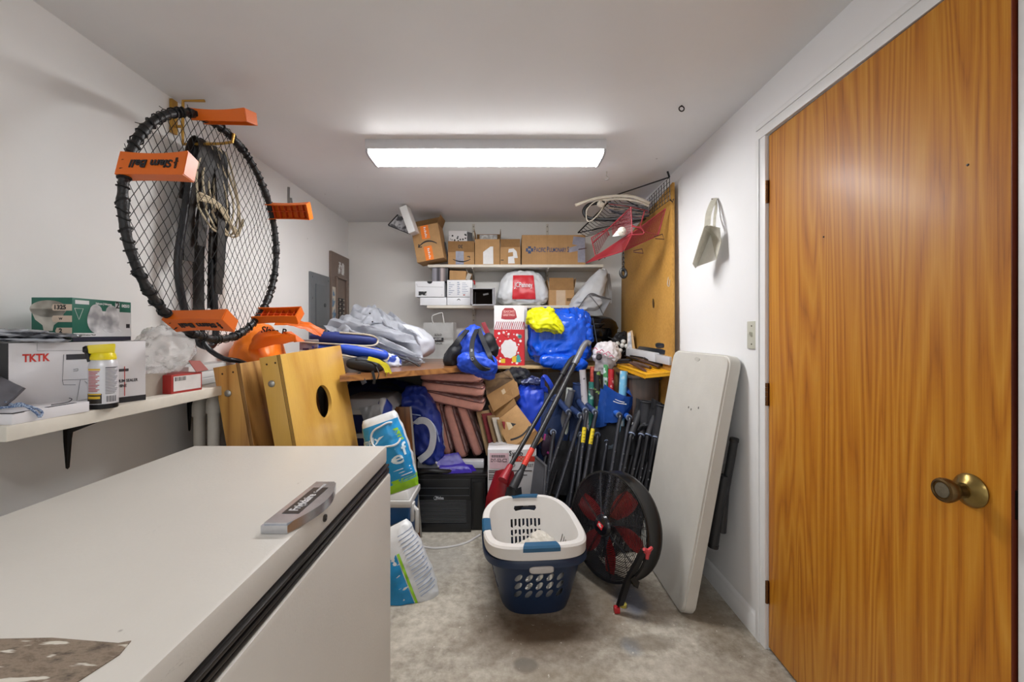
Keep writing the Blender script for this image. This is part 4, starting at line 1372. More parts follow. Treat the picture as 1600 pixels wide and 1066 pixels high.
def carton(name, lab, base, size, m=None, rot=(0, 0, 0), flaps=(), inner=None, wall=0.004, group=None, cat='box'):
    """board carton: base is the middle of its underside; flaps = (side, degrees from upright outward, length)"""
    m = m or KRAFT
    t_ = thing(name, lab, cat, tuple(base), rot, group)
    wx, dy, h = size
    x, y = wx / 2, dy / 2
    mb = MB()
    if flaps:
        mb.span((-x, -y, 0), (x, y, wall))
        mb.span((-x, -y, wall), (x, -y + wall, h)); mb.span((-x, y - wall, wall), (x, y, h))
        mb.span((-x, -y + wall, wall), (-x + wall, y - wall, h)); mb.span((x - wall, -y + wall, wall), (x, y - wall, h))
    else:
        mb.span((-x, -y, 0), (x, y, h), 0.0015)
    body = part(mb, 'carton', m, t_, True)
    if flaps:
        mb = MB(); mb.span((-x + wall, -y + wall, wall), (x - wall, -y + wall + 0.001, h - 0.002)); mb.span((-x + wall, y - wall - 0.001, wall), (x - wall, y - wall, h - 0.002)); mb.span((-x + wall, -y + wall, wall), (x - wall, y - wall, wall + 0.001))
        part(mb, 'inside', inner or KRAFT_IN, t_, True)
    else:
        mb = MB(); mb.span((-x + 0.001, -0.0012, h - 0.0002), (x - 0.001, 0.0012, h + 0.0006)); part(mb, 'lid_seam', KRAFT_IN, t_, True)
    for sd, deg, ln in flaps:
        a = R(deg)
        mb = MB()
        if sd in ('back', 'front'):
            s_ = 1 if sd == 'back' else -1
            yy = s_ * (y - 0.002)
            d_ = Vector((0, s_ * math.sin(a), math.cos(a))) * ln
            n_ = Vector((0, s_ * math.cos(a), -math.sin(a))) * 0.003
            p, q = Vector((-x + 0.002, yy, h)), Vector((x - 0.002, yy, h))
        else:
            s_ = 1 if sd == 'right' else -1
            xx = s_ * (x - 0.002)
            d_ = Vector((s_ * math.sin(a), 0, math.cos(a))) * ln
            n_ = Vector((s_ * math.cos(a), 0, -math.sin(a))) * 0.003
            p, q = Vector((xx, -y + 0.002, h)), Vector((xx, y - 0.002, h))
        mb.hexa([p, q, q + n_, p + n_, p + d_, q + d_, q + d_ + n_, p + d_ + n_])
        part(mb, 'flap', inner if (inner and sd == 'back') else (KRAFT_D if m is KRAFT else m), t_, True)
    return t_


def front(t_, size, cx, cz):
    """matrix on the front face of a carton, centre x and height z"""
    return basis((cx, -size[1] / 2 - 0.0008, cz), (1, 0, 0), (0, 0, 1))


def fpatch(t_, size, x0, x1, z0, z1, name, m, up=0.0008, label=None):
    mb = MB(); mb.span((x0, -size[1] / 2 - up, z0), (x1, -size[1] / 2 + 0.0003, z1)); return part(mb, name, m, t_, True, label=label)


def smile(mb, M, w_, bow, th, up=1):
    n = 22
    top, bot = [], []
    for i in range(n + 1):
        u = i / n
        x = -w_ / 2 + w_ * u
        y = up * bow * (1 - (2 * u - 1) ** 2)
        t = th * (0.25 + 0.75 * math.sin(PI * (0.15 + 0.7 * u)))
        top.append((x, y + t / 2)); bot.append((x, y - t / 2))
    mb.prism(top + bot[::-1], M, 0.0006)


LABELW = mat('#d9d9d9', 0.5, var=0.05, scale=40)
TAPE = mat('#5f6379', 0.3, var=0.25, scale=30)
TAPE_L = mat('#8f8f9c', 0.3, var=0.2, scale=25)
PLASTIC_O = mat('#ee7d1b', 0.4, var=0.06)
zA = SAZ + 0.001

# 1: tilted open carton with the curved arrow
S1 = (0.222, 0.20, 0.285)
t_ = carton('cardboard_box', 'tilted open brown carton with orange tape and a curved arrow', (-0.600, 3.545, zA + 0.022), S1, KRAFT, (0, R(-10.5), R(-3)), (('back', -6, 0.10), ('right', 30, 0.07)))
for z0, z1, dx in ((0.175, 0.284, -0.005), (0.0, 0.115, -0.005)):
    fpatch(t_, S1, dx - 0.032, dx + 0.034, z0, z1, 'orange_tape', PLASTIC_O)
    mb = MB()
    for k in range(6):
        mb.span((dx - 0.004, -S1[1] / 2 - 0.0013, z0 + 0.012 + k * 0.015), (dx + 0.006 + 0.006 * (k % 2), -S1[1] / 2, z0 + 0.021 + k * 0.015))
    part(mb, 'tape_print', LABELW, t_, True, kind='stuff')
mb = MB(); smile(mb, front(t_, S1, 0.0, 0.122), 0.15, 0.032, 0.013)
mb.prism([(-0.083, -0.006), (-0.074, 0.022), (-0.066, 0.02), (-0.071, 0.0), (-0.05, -0.001), (-0.05, -0.009)], front(t_, S1, 0.0, 0.122), 0.0006)
part(mb, 'arrow_print', INK, t_, True)
# things standing in it
wb = MB(); M_ = Matrix.Translation(P(640, 345, 3.34)) @ Euler((R(4), R(-19), R(-6))).to_matrix().to_4x4()
wb.box((0, 0, 0), (0.056, 0.12, 0.21), None, 0.002)
bmesh.ops.transform(wb.bm, matrix=M_, verts=wb.bm.verts[:])
solo(wb, 'slim_white_box', WHITE, 'slim white box sticking up out of the tilted open carton', 'box', tuple(P(648, 362, 3.34)))
t_ = thing('picture_panel', 'triangular corner of a grey printed panel leaning out of the tilted carton', 'panel', tuple(P(625, 360, 3.35)))
A_, B_, C_ = P(607, 352, 3.34), P(642, 366, 3.36), P(622, 336, 3.36)
mb = MB()
m_ = basis(A_, B_ - A_, C_ - A_)
inv = m_.inverted()
pa, pb, pc_ = inv @ A_, inv @ B_, inv @ C_
mb.prism([(pa.x, pa.y), (pb.x, pb.y), (pb.x - 0.02, pb.y + 0.10), (pc_.x, pc_.y)], m_, 0.006)
part(mb, 'panel', two_tone('#3b3a3d', '#a7a6a8', 16, 0.42, 0.52, 0.5), t_)
mb = MB(); mb.tube([A_, B_], 0.006, 6); mb.tube([A_, C_], 0.008, 6)
part(mb, 'edge_frame', mat('#1f1f21', 0.5), t_)

# 2: small carton with grey tape, and the patterned one behind it
S2 = (0.218, 0.20, 0.196)
x2 = P(720.5, 0, 3.545).x
t_ = carton('cardboard_box', 'small brown carton with dark upper band and grey tape over its arrow', (x2, 3.645, zA), S2)
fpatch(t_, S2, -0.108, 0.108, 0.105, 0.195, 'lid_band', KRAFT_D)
fpatch(t_, S2, -0.045, 0.022, 0.0, 0.112, 'grey_tape', TAPE, 0.0014)
mb = MB(); smile(mb, front(t_, S2, 0.005, 0.045), 0.145, -0.02, 0.009); mb.prism([(0.07, 0.022), (0.065, 0.008), (0.062, 0.024), (0.044, 0.024), (0.046, 0.03), (0.066, 0.032)], front(t_, S2, 0.005, 0.04), 0.0006)
part(mb, 'arrow_print', INK, t_, True)
mb = MB(); mb.text('30', 0.04, basis((-0.005, -S2[1] / 2 - 0.0012, 0.152), (-1, 0, 0), (0, 0, -1)), 0.0003, 0.02); part(mb, 'number', INK, t_, True)
mb = MB(); mb.box((-0.123, -0.06, 0.10), (0.006, 0.06, 0.19), (0, R(-10), 0)); part(mb, 'side_flap', mat('#3c3a3a', 0.6), t_, True)
S2b = (0.155, 0.13, 0.105)
t_ = carton('patterned_box', 'white box with black diamonds on top of the small taped carton', (P(717, 0, 3.66).x - 0.005, 3.70, zA + 0.198), S2b, two_tone('#2b2b2f', '#dcdbdc', 42, 0.30, 0.36, 0.5, (1, 1, 1), True))
fpatch(t_, S2b, -0.077, 0.077, 0.0, 0.012, 'red_edge', RED)
mb = MB(); mb.slab((0.078, -0.05, 0.0), (0.125, -0.045, 0.01), (0.12, -0.045, 0.09), (0.078, -0.05, 0.10), 0.003); part(mb, 'open_flap', mat('#3d3b3c', 0.5), t_, True)

# 3: tall carton with open top
S3 = (0.205, 0.20, 0.212)
x3 = P(761.5, 0, 3.545).x
t_ = carton('cardboard_box', 'tall brown carton with open top flaps and a torn white label', (x3, 3.645, zA), S3, KRAFT, (0, 0, 0), (('back', -3, 0.085), ('left', 6, 0.085), ('right', 5, 0.085)))
mb = MB(); mb.prism([(-0.04, -0.1), (0.045, -0.1), (0.043, 0.045), (0.02, 0.045), (-0.04, 0.0)], front(t_, S3, 0.005, 0.105), 0.0006); part(mb, 'label', LABELW, t_, True)
mb = MB(); mb.span((-0.075, 0.085, S3[2] + 0.028), (0.078, 0.0935, S3[2] + 0.078)); part(mb, 'packing_paper', two_tone('#b9b7b4', '#e0dfdd', 30), t_, True)

# 4: low carton with one lid flap up
S4 = (0.168, 0.20, 0.146)
x4 = P(798, 0, 3.545).x
t_ = carton('cardboard_box', 'low brown carton with raised lid flap and white sticker, beside the long carton', (x4, 3.645, zA), S4, KRAFT, (0, 0, R(-2)), (('front', -14, 0.072), ('back', 0, 0.08)))
mb = MB(); mb.prism([(-0.03, -0.065), (0.025, -0.065), (0.02, -0.02), (0.05, -0.02), (0.04, 0.035), (0.015, 0.06), (-0.025, 0.055), (-0.03, 0.025), (0.01, 0.03), (0.012, -0.005), (-0.03, -0.01)], front(t_, S4, 0.012, 0.075), 0.0007); part(mb, 'label', LABELW, t_, True)
fpatch(t_, S4, -0.078, -0.055, 0.035, 0.041, 'ink_mark', INK)

# 5: long carton with blue lettering
S5 = (0.528, 0.22, 0.247)
x5 = P(865, 0, 3.545).x
t_ = carton('cardboard_box', 'long wide brown carton with blue lettering and grey tape on one end', (x5, 3.655, zA), S5)
BLUEINK = mat('#26406b', 0.6)
mb = MB()
def smallcaps(mb, x, z, words_, big, small, yy):
    for w_ in words_:
        mb.text(w_[0], big, basis((x, yy, z), (1, 0, 0), (0, 0, 1)), 0.0004, 0.018, 0.52, 'LEFT'); x += mb.wide + 0.004
        if w_[1:]:
            mb.text(w_[1:], small, basis((x, yy, z - (big - small) * 0.3), (1, 0, 0), (0, 0, 1)), 0.0004, 0.018, 0.52, 'LEFT'); x += mb.wide
        x += 0.009
smallcaps(mb, -0.164, 0.124, ('PACIFIC', 'PULMONARY', 'S'), 0.062, 0.050, -S5[1] / 2 - 0.0008)
part(mb, 'lettering', BLUEINK, t_, True)
mb = MB(); fm = front(t_, S5, -0.2, 0.122)
mb.prism([(-0.012, -0.03), (0.012, -0.03), (0.012, -0.014), (0.03, -0.014), (0.03, 0.014), (0.012, 0.014), (0.012, 0.03), (-0.012, 0.03), (-0.012, 0.014), (-0.03, 0.014), (-0.03, -0.014), (-0.012, -0.014)], fm, 0.0006)
em = part(mb, 'cross_emblem', BLUEINK, t_, True)
mb = MB(); mb.text('PPS', 0.026, basis((-0.2, -S5[1] / 2 - 0.0018, 0.122), (1, 0, 0), (0, 0, 1)), 0.0004, 0.01, 0.7); part(mb, 'emblem_letters', mat('#c0a985', 0.6), em, True)
mb = MB(); fm = front(t_, S5, 0, 0)
mb.prism([(0.2, 0.02), (0.262, 0.018), (0.262, 0.225), (0.165, 0.235), (0.155, 0.17), (0.2, 0.16), (0.13, 0.14), (0.128, 0.10), (0.2, 0.115)], fm, 0.0009); part(mb, 'grey_tape', TAPE_L, t_, True)

# ------------------------------------------------------------------ lower shelf
zB = SBZ + 0.001
M_SHOE = mat('#dcdde0', 0.5, var=0.03)


def shoebox(px0, px1, py0, py1, d, dep, lab, lidz=None, rz=0.0):
    a, b = P(px0, py1, d), P(px1, py0, d)
    t_ = carton('shoe_box', lab, ((a.x + b.x) / 2, d + dep / 2, a.z), (b.x - a.x, dep, b.z - a.z - 0.001), M_SHOE, (0, 0, rz), group='shoe boxes')
    return t_, (b.x - a.x, dep, b.z - a.z)


t_, s_ = shoebox(656.5, 697.5, 464.5, 477.0, 3.53, 0.28, 'plain white shoe box, lower left of the four', None)
t_, s_ = shoebox(649, 694, 439.5, 464, 3.52, 0.28, 'white shoe box with half-round notch and black sticker, topmost on the left')
mb = MB(); mb.prism([(0.04 * math.cos(a) * 0.55, 0.02 * math.sin(a)) for a in [PI + PI * i / 12 for i in range(13)]], front(t_, s_, 0.0, s_[2] - 0.0015), 0.0009); part(mb, 'thumb_notch', INK, t_, True)
fpatch(t_, s_, -0.092, -0.025, 0.012, 0.045, 'black_sticker', two_tone('#19191b', '#b9b9b9', 60, 0.58, 0.62))
mb = MB(); mb.tube([(-0.11, -s_[1] / 2 - 0.0004, s_[2] - 0.02), (-0.10, -s_[1] / 2 - 0.0004, s_[2] - 0.045), (0.11, -s_[1] / 2 - 0.0004, s_[2] - 0.05)], 0.0012, 4); mb.span((0.098, -s_[1] / 2 - 0.0008, 0.012), (0.104, -s_[1] / 2, 0.018)); part(mb, 'lid_line', mat('#8f8f94', 0.6), t_, True)
t_, s_ = shoebox(698.5, 735, 464.5, 477.0, 3.53, 0.28, 'white shoe box with curved notch under the labelled box')
mb = MB(); smile(mb, front(t_, s_, 0.0, s_[2] * 0.6), 0.03, 0.01, 0.007); part(mb, 'thumb_notch', INK, t_, True)
t_, s_ = shoebox(698.5, 738, 437.5, 464, 3.53, 0.28, 'white box covered by a printed shipping label beside the notched shoe box')
mb = MB()
for k in range(7):
    mb.span((-0.02 + 0.0, -s_[1] / 2 - 0.0008, 0.02 + k * 0.016), (0.002 if k % 2 else -0.004, -s_[1] / 2, 0.026 + k * 0.016))
    mb.span((-0.09, -s_[1] / 2 - 0.0008, 0.018 + k * 0.016), (-0.075 + 0.03 * ((k * 7) % 3) / 2, -s_[1] / 2, 0.022 + k * 0.016))
    mb.span((0.02, -s_[1] / 2 - 0.0008, 0.03 + k * 0.014), (0.05 + 0.02 * ((k * 5) % 3) / 2, -s_[1] / 2, 0.033 + k * 0.014))
part(mb, 'label_print', mat('#6f7f9a', 0.6), t_, True, kind='stuff')
fpatch(t_, s_, 0.028, 0.045, 0.012, 0.02, 'red_print', RED)
# black cylinder-printed box on top
a, b = P(675, 440, 3.55), P(700, 414.5, 3.55)
S_ = (b.x - a.x, 0.14, b.z - a.z)
t_ = carton('black_box', 'black box with a shiny metallic cylinder print on the white shoe boxes', ((a.x + b.x) / 2, 3.62, a.z + 0.001), S_, BLACK)
tb = NT('metal_print'); xx = tb.xyz()[0]
tb.fin(tb.ramp(tb.math('ADD', tb.math('MULTIPLY', xx, 8.0), 0.5), [(0.08, rgb('#77757d')), (0.2, rgb('#8b8992')), (0.36, rgb('#17161c')), (0.48, rgb('#4a4650')), (0.62, rgb('#b3a6a3')), (0.78, rgb('#6d6060')), (0.9, rgb('#1d1b20'))]), 0.3)
fpatch(t_, S_, -S_[0] / 2 + 0.002, S_[0] / 2 - 0.016, 0.0, S_[2] - 0.012, 'cylinder_print', tb.m)
# small brown carton, open, with paper tag
a, b = P(701, 437.3, 3.56), P(727, 423, 3.56)
S_ = (b.x - a.x, 0.15, b.z - a.z)
t_ = carton('cardboard_box', 'very small brown carton lying on the labelled white box under the upper shelf', ((a.x + b.x) / 2, 3.645, a.z + 0.001), S_, KRAFT, (0, R(1.5), R(4)))
mb = MB(); mb.slab((S_[0] / 2, -0.06, 0.0), (S_[0] / 2 + 0.05, -0.03, 0.0), (S_[0] / 2 + 0.05, -0.03, 0.06), (S_[0] / 2, -0.06, 0.075), 0.003); part(mb, 'side_flap', KRAFT_IN, t_, True)
a = P(733, 440, 3.56)
mb = MB(); M_ = Matrix.Translation(P(733, 430.5, 3.57)) @ Euler((0.1, R(20), 0.1)).to_matrix().to_4x4()
mb.box((0, 0, -0.012), (0.036, 0.003, 0.055), None, 0.001); bmesh.ops.transform(mb.bm, matrix=M_, verts=mb.bm.verts[:])
mb.tube([P(731, 426, 3.565), P(727, 417.5, 3.60)], 0.0022, 5)
solo(mb, 'paper_tag', mat('#a8a39b', 0.7, var=0.15, scale=60), 'small grey paper tag on a cord by the tiny brown carton', 'tag', tuple(P(733, 437, 3.57)))
# red cap bottle behind
bz = P(739, 477, 3.70)
t_ = thing('small_bottle', 'small clear bottle with a red cap behind the open grey box', 'bottle', (bz.x, 3.72, zB))
M_ = Matrix.Translation((bz.x, 3.72, zB))
mb = MB(); mb.lathe([(0, 0), (0.025, 0), (0.025, 0.15), (0.02, 0.175), (0.012, 0.185), (0.012, 0.195), (0, 0.195)], 20, M_); part(mb, 'bottle_body', mat('#c2c6cc', 0.2, var=0.05), t_)
mb = MB(); mb.lathe([(0, 0.192), (0.019, 0.192), (0.019, 0.222), (0.017, 0.226), (0, 0.226)], 20, M_); part(mb, 'cap', mat('#c2262c', 0.4), t_)
# open grey box lying on its side
t_ = thing('open_grey_box', 'grey white box lying open towards the room with a dark inside', 'box', (P(754, 0, 3.5).x, 3.6, zB))
a, b = P(737, 477.0, 3.47), P(771, 450.5, 3.47)
GB = mat('#aaa9ad', 0.6, var=0.1)
x0, x1, z0, z1, y0, y1 = a.x, b.x, zB, b.z, 3.47, 3.72
mb = MB(); mb.span((x0, y0, z0), (x1, y1, z0 + 0.005)); mb.span((x0, y0, z1 - 0.005), (x1, y1, z1)); mb.span((x0, y0, z0), (x0 + 0.008, y1, z1)); mb.span((x1 - 0.008, y0, z0), (x1, y1, z1)); mb.span((x0, y1 - 0.004, z0), (x1, y1, z1))
part(mb, 'shell', GB, t_)
mb = MB(); mb.span((x0 + 0.008, y0 + 0.012, z0 + 0.005), (x0 + 0.01, y1 - 0.004, z1 - 0.005)); mb.span((x1 - 0.01, y0 + 0.012, z0 + 0.005), (x1 - 0.008, y1 - 0.004, z1 - 0.005)); mb.span((x0 + 0.01, y0 + 0.012, z0 + 0.005), (x1 - 0.01, y1 - 0.004, z0 + 0.007)); mb.span((x0 + 0.01, y0 + 0.012, z1 - 0.007), (x1 - 0.01, y1 - 0.004, z1 - 0.005)); mb.span((x0 + 0.01, y1 - 0.006, z0 + 0.007), (x1 - 0.01, y1 - 0.004, z1 - 0.007))
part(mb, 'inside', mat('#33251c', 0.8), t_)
mb = MB(); mb.slab((x0, y0, z0 + 0.002), (x1 + 0.006, y0, z0 + 0.002), (x1 + 0.02, y0 - 0.07, z0 - 0.006), (x0 + 0.012, y0 - 0.07, z0 - 0.008), 0.003); part(mb, 'lower_flap', GB, t_)
mb = MB(); mb.slab((x0, y0, z0), (x0, y0, z1), (x0 - 0.012, y0 - 0.05, z1), (x0 - 0.012, y0 - 0.05, z0 + 0.003), 0.003); part(mb, 'side_flap', mat('#c3c3c8', 0.6), t_)
mb = MB(); mb.slab((x1, y0, z0), (x1 + 0.018, y0 - 0.06, z0 + 0.003), (x1 + 0.018, y0 - 0.06, z1 - 0.002), (x1, y0, z1), 0.003); part(mb, 'side_flap', mat('#c3c3c8', 0.6), t_)
mb = MB(); mb.box((x0 + 0.11, y0 + 0.1, z1 - 0.04), (0.045, 0.003, 0.014), (0, -0.2, 0)); part(mb, 'paper_scrap', LABELW, t_)

# white shop bag with the red square
c_ = P(817.5, 447.5, 3.56)
t_ = thing('plastic_bag', 'full white plastic bag with a large red square print on the lower shelf', 'bag', (c_.x, 3.64, zB))
WBAG = mat('#d9dcdf', 0.35, var=0.05, scale=8, bump=0.1, bscale=30)


def bagshape(q):
    k = 1.0 - 0.36 * max(0, 0.3 + q.z / 0.22) ** 1.5 + 0.04
    return Vector((q.x * k, q.y * k, q.z))


mb = MB(); mb.soft((c_.x, 3.66, zB + 0.150), (0.43, 0.25, 0.294), 0.5, 0.75, 0.012, 9, 0.012, 110, 64, None, 2, bagshape, 0.010)
part(mb, 'bag_body', WBAG, t_)
src = bpy.data.objects[-1] if False else None
rx0, rx1, rz0, rz1 = c_.x - 0.085, c_.x + 0.085, zB + 0.05, zB + 0.25


def bag_front(x, z, off):
    # front surface of the stuffed bag at x, z
    lx, lz = (x - c_.x) / 0.2125, (z - zB - 0.158) / 0.1575
    k = 1.0 - 0.36 * max(0, 0.3 + (z - zB - 0.158) / 0.22) ** 1.5 + 0.04
    zz = min(0.999, abs(lz)) ** (1 / 0.55)
    cb = math.sqrt(max(0, 1 - zz * zz)) ** 0.55
    r = min(0.98, abs(lx / k) / max(cb, 0.05)) ** (1 / 0.75)
    yy = 0.125 * k * cb * (math.sqrt(1 - r * r) ** 0.75)
    return 3.66 - yy - off + 0.006 * mnoise.noise(Vector((x * 22, z * 22, 1.0)))


mb = MB()
mb.grid(lambda u, v: Vector((rx0 + (rx1 - rx0) * u + 0.012 * (1 - v) * (2 * u - 0.6), bag_front(rx0 + (rx1 - rx0) * u, rz0 + (rz1 - rz0) * v, 0.018), rz0 + (rz1 - rz0) * v)), 22, 22)
part(mb, 'red_print', mat('#c8242f', 0.35, var=0.08, scale=30), t_)
mb = MB(); tm = MB()
tm.text('JCPenney', 0.06, Matrix.Identity(4), 0.0, 0.01, 1, fit=0.21)
for v in tm.bm.verts:
    x, z = c_.x + 0.0 + v.co.x * 0.72, zB + 0.165 + v.co.y
    v.co = Vector((x, bag_front(x, z, 0.031), z))
mb.merge(tm.bm)
part(mb, 'white_lettering', mat('#e0dfe2', 0.5), t_)
mb = MB()
for dx in (-0.055, 0.03):
    mb.soft((c_.x + dx + 0.01, 3.66, zB + 0.285), (0.075, 0.09, 0.045), 0.9, 0.9, 0.008, 20, 0.01, 24, 16, None, dx)
part(mb, 'tied_top', WBAG, t_)

# brown carton with its lid up, right of the bag
S_ = (0.208, 0.20, 0.128)
t_ = carton('cardboard_box', 'brown carton with lid flap up and a blank tape label, beside the white bag', (P(877.5, 0, 3.545).x, 3.645, zB), S_, KRAFT, (0, 0, 0), (('front', -12, 0.105), ('left', 9, 0.09), ('right', 10, 0.10)))
fpatch(t_, S_, -0.045, 0.032, 0.0, 0.125, 'tape_label', mat('#bda588', 0.5))
fpatch(t_, S_, 0.042, 0.085, 0.035, 0.06, 'print', KRAFT_IN)

# grey cover draped over the shelf end
GCL = mat('#b9bbbe', 0.6, var=0.07, scale=14, bump=0.15, bscale=200)
t_ = thing('grey_cover', 'stiff grey fabric cover slumped over the right end of the lower shelf', 'cover', (P(925, 0, 3.5).x, 3.55, zB))
def gcf(q):
    zn = max(-1, min(1, q.z / 0.17))
    return Vector((q.x * (1 - 0.5 * zn) + 0.085 * zn, q.y * (1 - 0.35 * zn), q.z))
mb = MB(); mb.soft(P(925, 455, 3.50), (0.20, 0.17, 0.36), 0.75, 0.6, 0.015, 7, 0.025, 70, 50, None, 3.3, gcf, 0.008); part(mb, 'cover_body', GCL, t_)
mb = MB(); mb.sheet(P(938, 470, 3.44), P(957, 474, 3.47), P(953, 428, 3.55), P(938, 424, 3.52), lambda u, v: Vector((0, -0.02 * math.sin(PI * v) + 0.012 * ridged((u * 2, v * 1.5, 8), 1.3), 0)), 20, 24, 0.004); part(mb, 'fold', GCL, t_)
mb = MB()
mb.sheet(P(898, 487, 3.44), P(920, 459, 3.40), P(956, 466, 3.40), P(941, 494, 3.42), lambda u, v: Vector((0, 0.09 * (0.5 - abs(u - 0.45)) * 1.2 * math.sin(PI * v), 0.008 * math.sin(v * 7))), 26, 26, 0.004)
part(mb, 'fold', mat('#aeb0b3', 0.6, var=0.07, scale=14, bump=0.15, bscale=200), t_)
mb = MB(); mb.tube(bez([P(899, 489, 3.425), P(920, 460, 3.385), P(938, 463, 3.385), P(955, 468, 3.39)], 20), 0.0035, 6); mb.tube(bez([P(921, 461, 3.385), P(935, 478, 3.39), P(943, 493, 3.40)], 12), 0.003, 6)
part(mb, 'hem', mat('#55565a', 0.6), t_)
# ================================================================== counter along the back wall
M_PINE = wood('#c9ab7c', '#a9844f', 'x', 8, 0.55, 0, 20, 3)
VEN = wood('#8a5a34', '#6a4023', 'x', 7, 0.3, 0.4, 24, 4)
CZ = 1.0
t_ = thing('counter_board', 'pale plank counter on the back wall under the gift bag and blue bag', 'counter', (0.2, 3.5, CZ))
for y0, y1 in ((3.20, 3.40), (3.405, 3.605), (3.61, 3.81)):
    mb = MB(); mb.span((-1.40, y0, CZ - 0.022), (0.86, y1, CZ), 0.002); part(mb, 'plank', M_PINE, t_)
mb = MB(); mb.span((-1.40, 3.78, CZ - 0.10), (0.86, 3.815, CZ - 0.0225)); part(mb, 'cleat', M_PINE, t_)
for x in (-1.36, 0.30, 0.84):
    mb = MB(); mb.span((x - 0.02, 3.24, 0), (x + 0.02, 3.28, CZ - 0.0225)); part(mb, 'post', wood('#6b5136', '#4b3724', 'z', 8, 0.7), t_)
# brown veneer board lying across the corner on top
VT = 1.032
t_ = thing('veneer_board', 'long brown veneer board laid across the corner over the counter', 'board', (-0.9, 2.9, CZ))
mb = MB()
pts = [(-1.40, 2.03), (-1.195, 2.03), (-1.195, 2.345), (-0.865, 2.345), (-0.845, 2.175), (-0.80, 2.19), (-0.20, 2.80), (-0.10, 3.35), (-0.10, 3.80), (-1.40, 3.80)]
mb.prism(pts, Matrix.Translation((0, 0, CZ + 0.001)), VT - CZ - 0.001)
part(mb, 'panel', VEN, t_)
mb = MB(); mb.hexa([Vector(q) for q in ((-0.84, 2.166, CZ + 0.001), (-0.80, 2.186, CZ + 0.001), (-0.80, 2.19, CZ + 0.001), (-0.84, 2.17, CZ + 0.001), (-0.84, 2.166, VT), (-0.80, 2.186, VT), (-0.80, 2.19, VT), (-0.84, 2.17, VT))])
mb.hexa([Vector(q) for q in ((-0.80, 2.186, CZ + 0.001), (-0.20, 2.796, CZ + 0.001), (-0.20, 2.80, CZ + 0.001), (-0.80, 2.19, CZ + 0.001), (-0.80, 2.186, VT), (-0.20, 2.796, VT), (-0.20, 2.80, VT), (-0.80, 2.19, VT))])
part(mb, 'edge_band', wood('#a8743f', '#80512a', 'x', 8, 0.4), t_)
mb = MB(); mb.span((-1.39, 2.36, 0), (-1.33, 2.42, CZ)); part(mb, 'leg', wood('#6b5136', '#4b3724', 'z', 8, 0.7), t_)

# ------------------------------------------------------------------ things on the counter, left to right
# orange drawstring bag
OBG = mat('#ee7a12', 0.42, var=0.08, scale=10, bump=0.15, bscale=160)
ob = P(430, 560, 2.30)
t_ = thing('orange_bag', 'orange drawstring bag slumped behind the boards under the net hoop', 'bag', (-1.2, 2.3, VT))
mb = MB()
def obf(q):
    k = 1 - 0.40 * max(0, (q.z + 0.06) / 0.2)
    return Vector((q.x * k + 0.10 * max(0, q.z), q.y * k, q.z))
mb.soft((-1.285, 2.22, VT + 0.130), (0.23, 0.34, 0.26), 0.8, 0.8, 0.012, 7, 0.02, 90, 56, (0, 0, 0.1), 6, obf, 0.008)
part(mb, 'bag_body', OBG, t_)
mb = MB(); mb.sheet((-1.34, 2.08, VT + 0.10), (-1.04, 2.12, VT + 0.170), (-1.06, 2.14, VT + 0.19), (-1.20, 2.16, VT + 0.24), lambda u, v: Vector((0, -0.03 * math.sin(PI * u), 0.02 * math.sin(PI * v) + 0.012 * ridged((u * 3, v * 2, 1)))), 22, 18, 0.004)
part(mb, 'front_fold', OBG, t_)
mb = MB(); mb.sheet((-1.18, 2.17, VT + 0.25), (-1.00, 2.30, VT + 0.19), (-0.99, 2.34, VT + 0.225), (-1.19, 2.26, VT + 0.29), lambda u, v: Vector((0, 0, 0.02 * math.sin(PI * u) + 0.012 * ridged((u * 3, v * 3, 5)))), 22, 16, 0.006)
part(mb, 'top_fold', OBG, t_)
mb = MB(); mb.sheet((-1.115, 2.13, VT + 0.22), (-1.075, 2.14, VT + 0.225), (-1.01, 2.15, VT + 0.175), (-1.05, 2.12, VT + 0.17), lambda u, v: Vector((0, -0.015 * math.sin(PI * u), 0)), 12, 16, 0.006)
part(mb, 'side_fold', OBG, t_)
mb = MB(); tm_ = basis((-1.155, 2.125, VT + 0.225), (1, 0.1, -0.12), (0.1, -0.3, 1)); mb.text('Slam B', 0.05, tm_, 0.0008, 0.02, 0.9, 'CENTER', 0.2)
part(mb, 'lettering', INK, t_)
# clear organiser
t_ = thing('clear_case', 'small clear plastic case with lid next to the orange bag', 'case', (-1.08, 2.47, VT))
mb = MB(); mb.span((-1.17, 2.42, VT), (-1.065, 2.54, VT + 0.165), 0.006); part(mb, 'case_body', mat('#a9abc2', 0.15, var=0.15, scale=25, trans=0.35), t_)
mb = MB(); mb.span((-1.175, 2.415, VT + 0.1655), (-1.06, 2.545, VT + 0.18), 0.004); part(mb, 'lid', mat('#c3c4cc', 0.2, var=0.05, trans=0.3), t_)
mb = MB(); mb.span((-1.15, 2.4185, VT + 0.10), (-1.115, 2.4198, VT + 0.13)); part(mb, 'label', mat('#3c2f55', 0.5), t_)

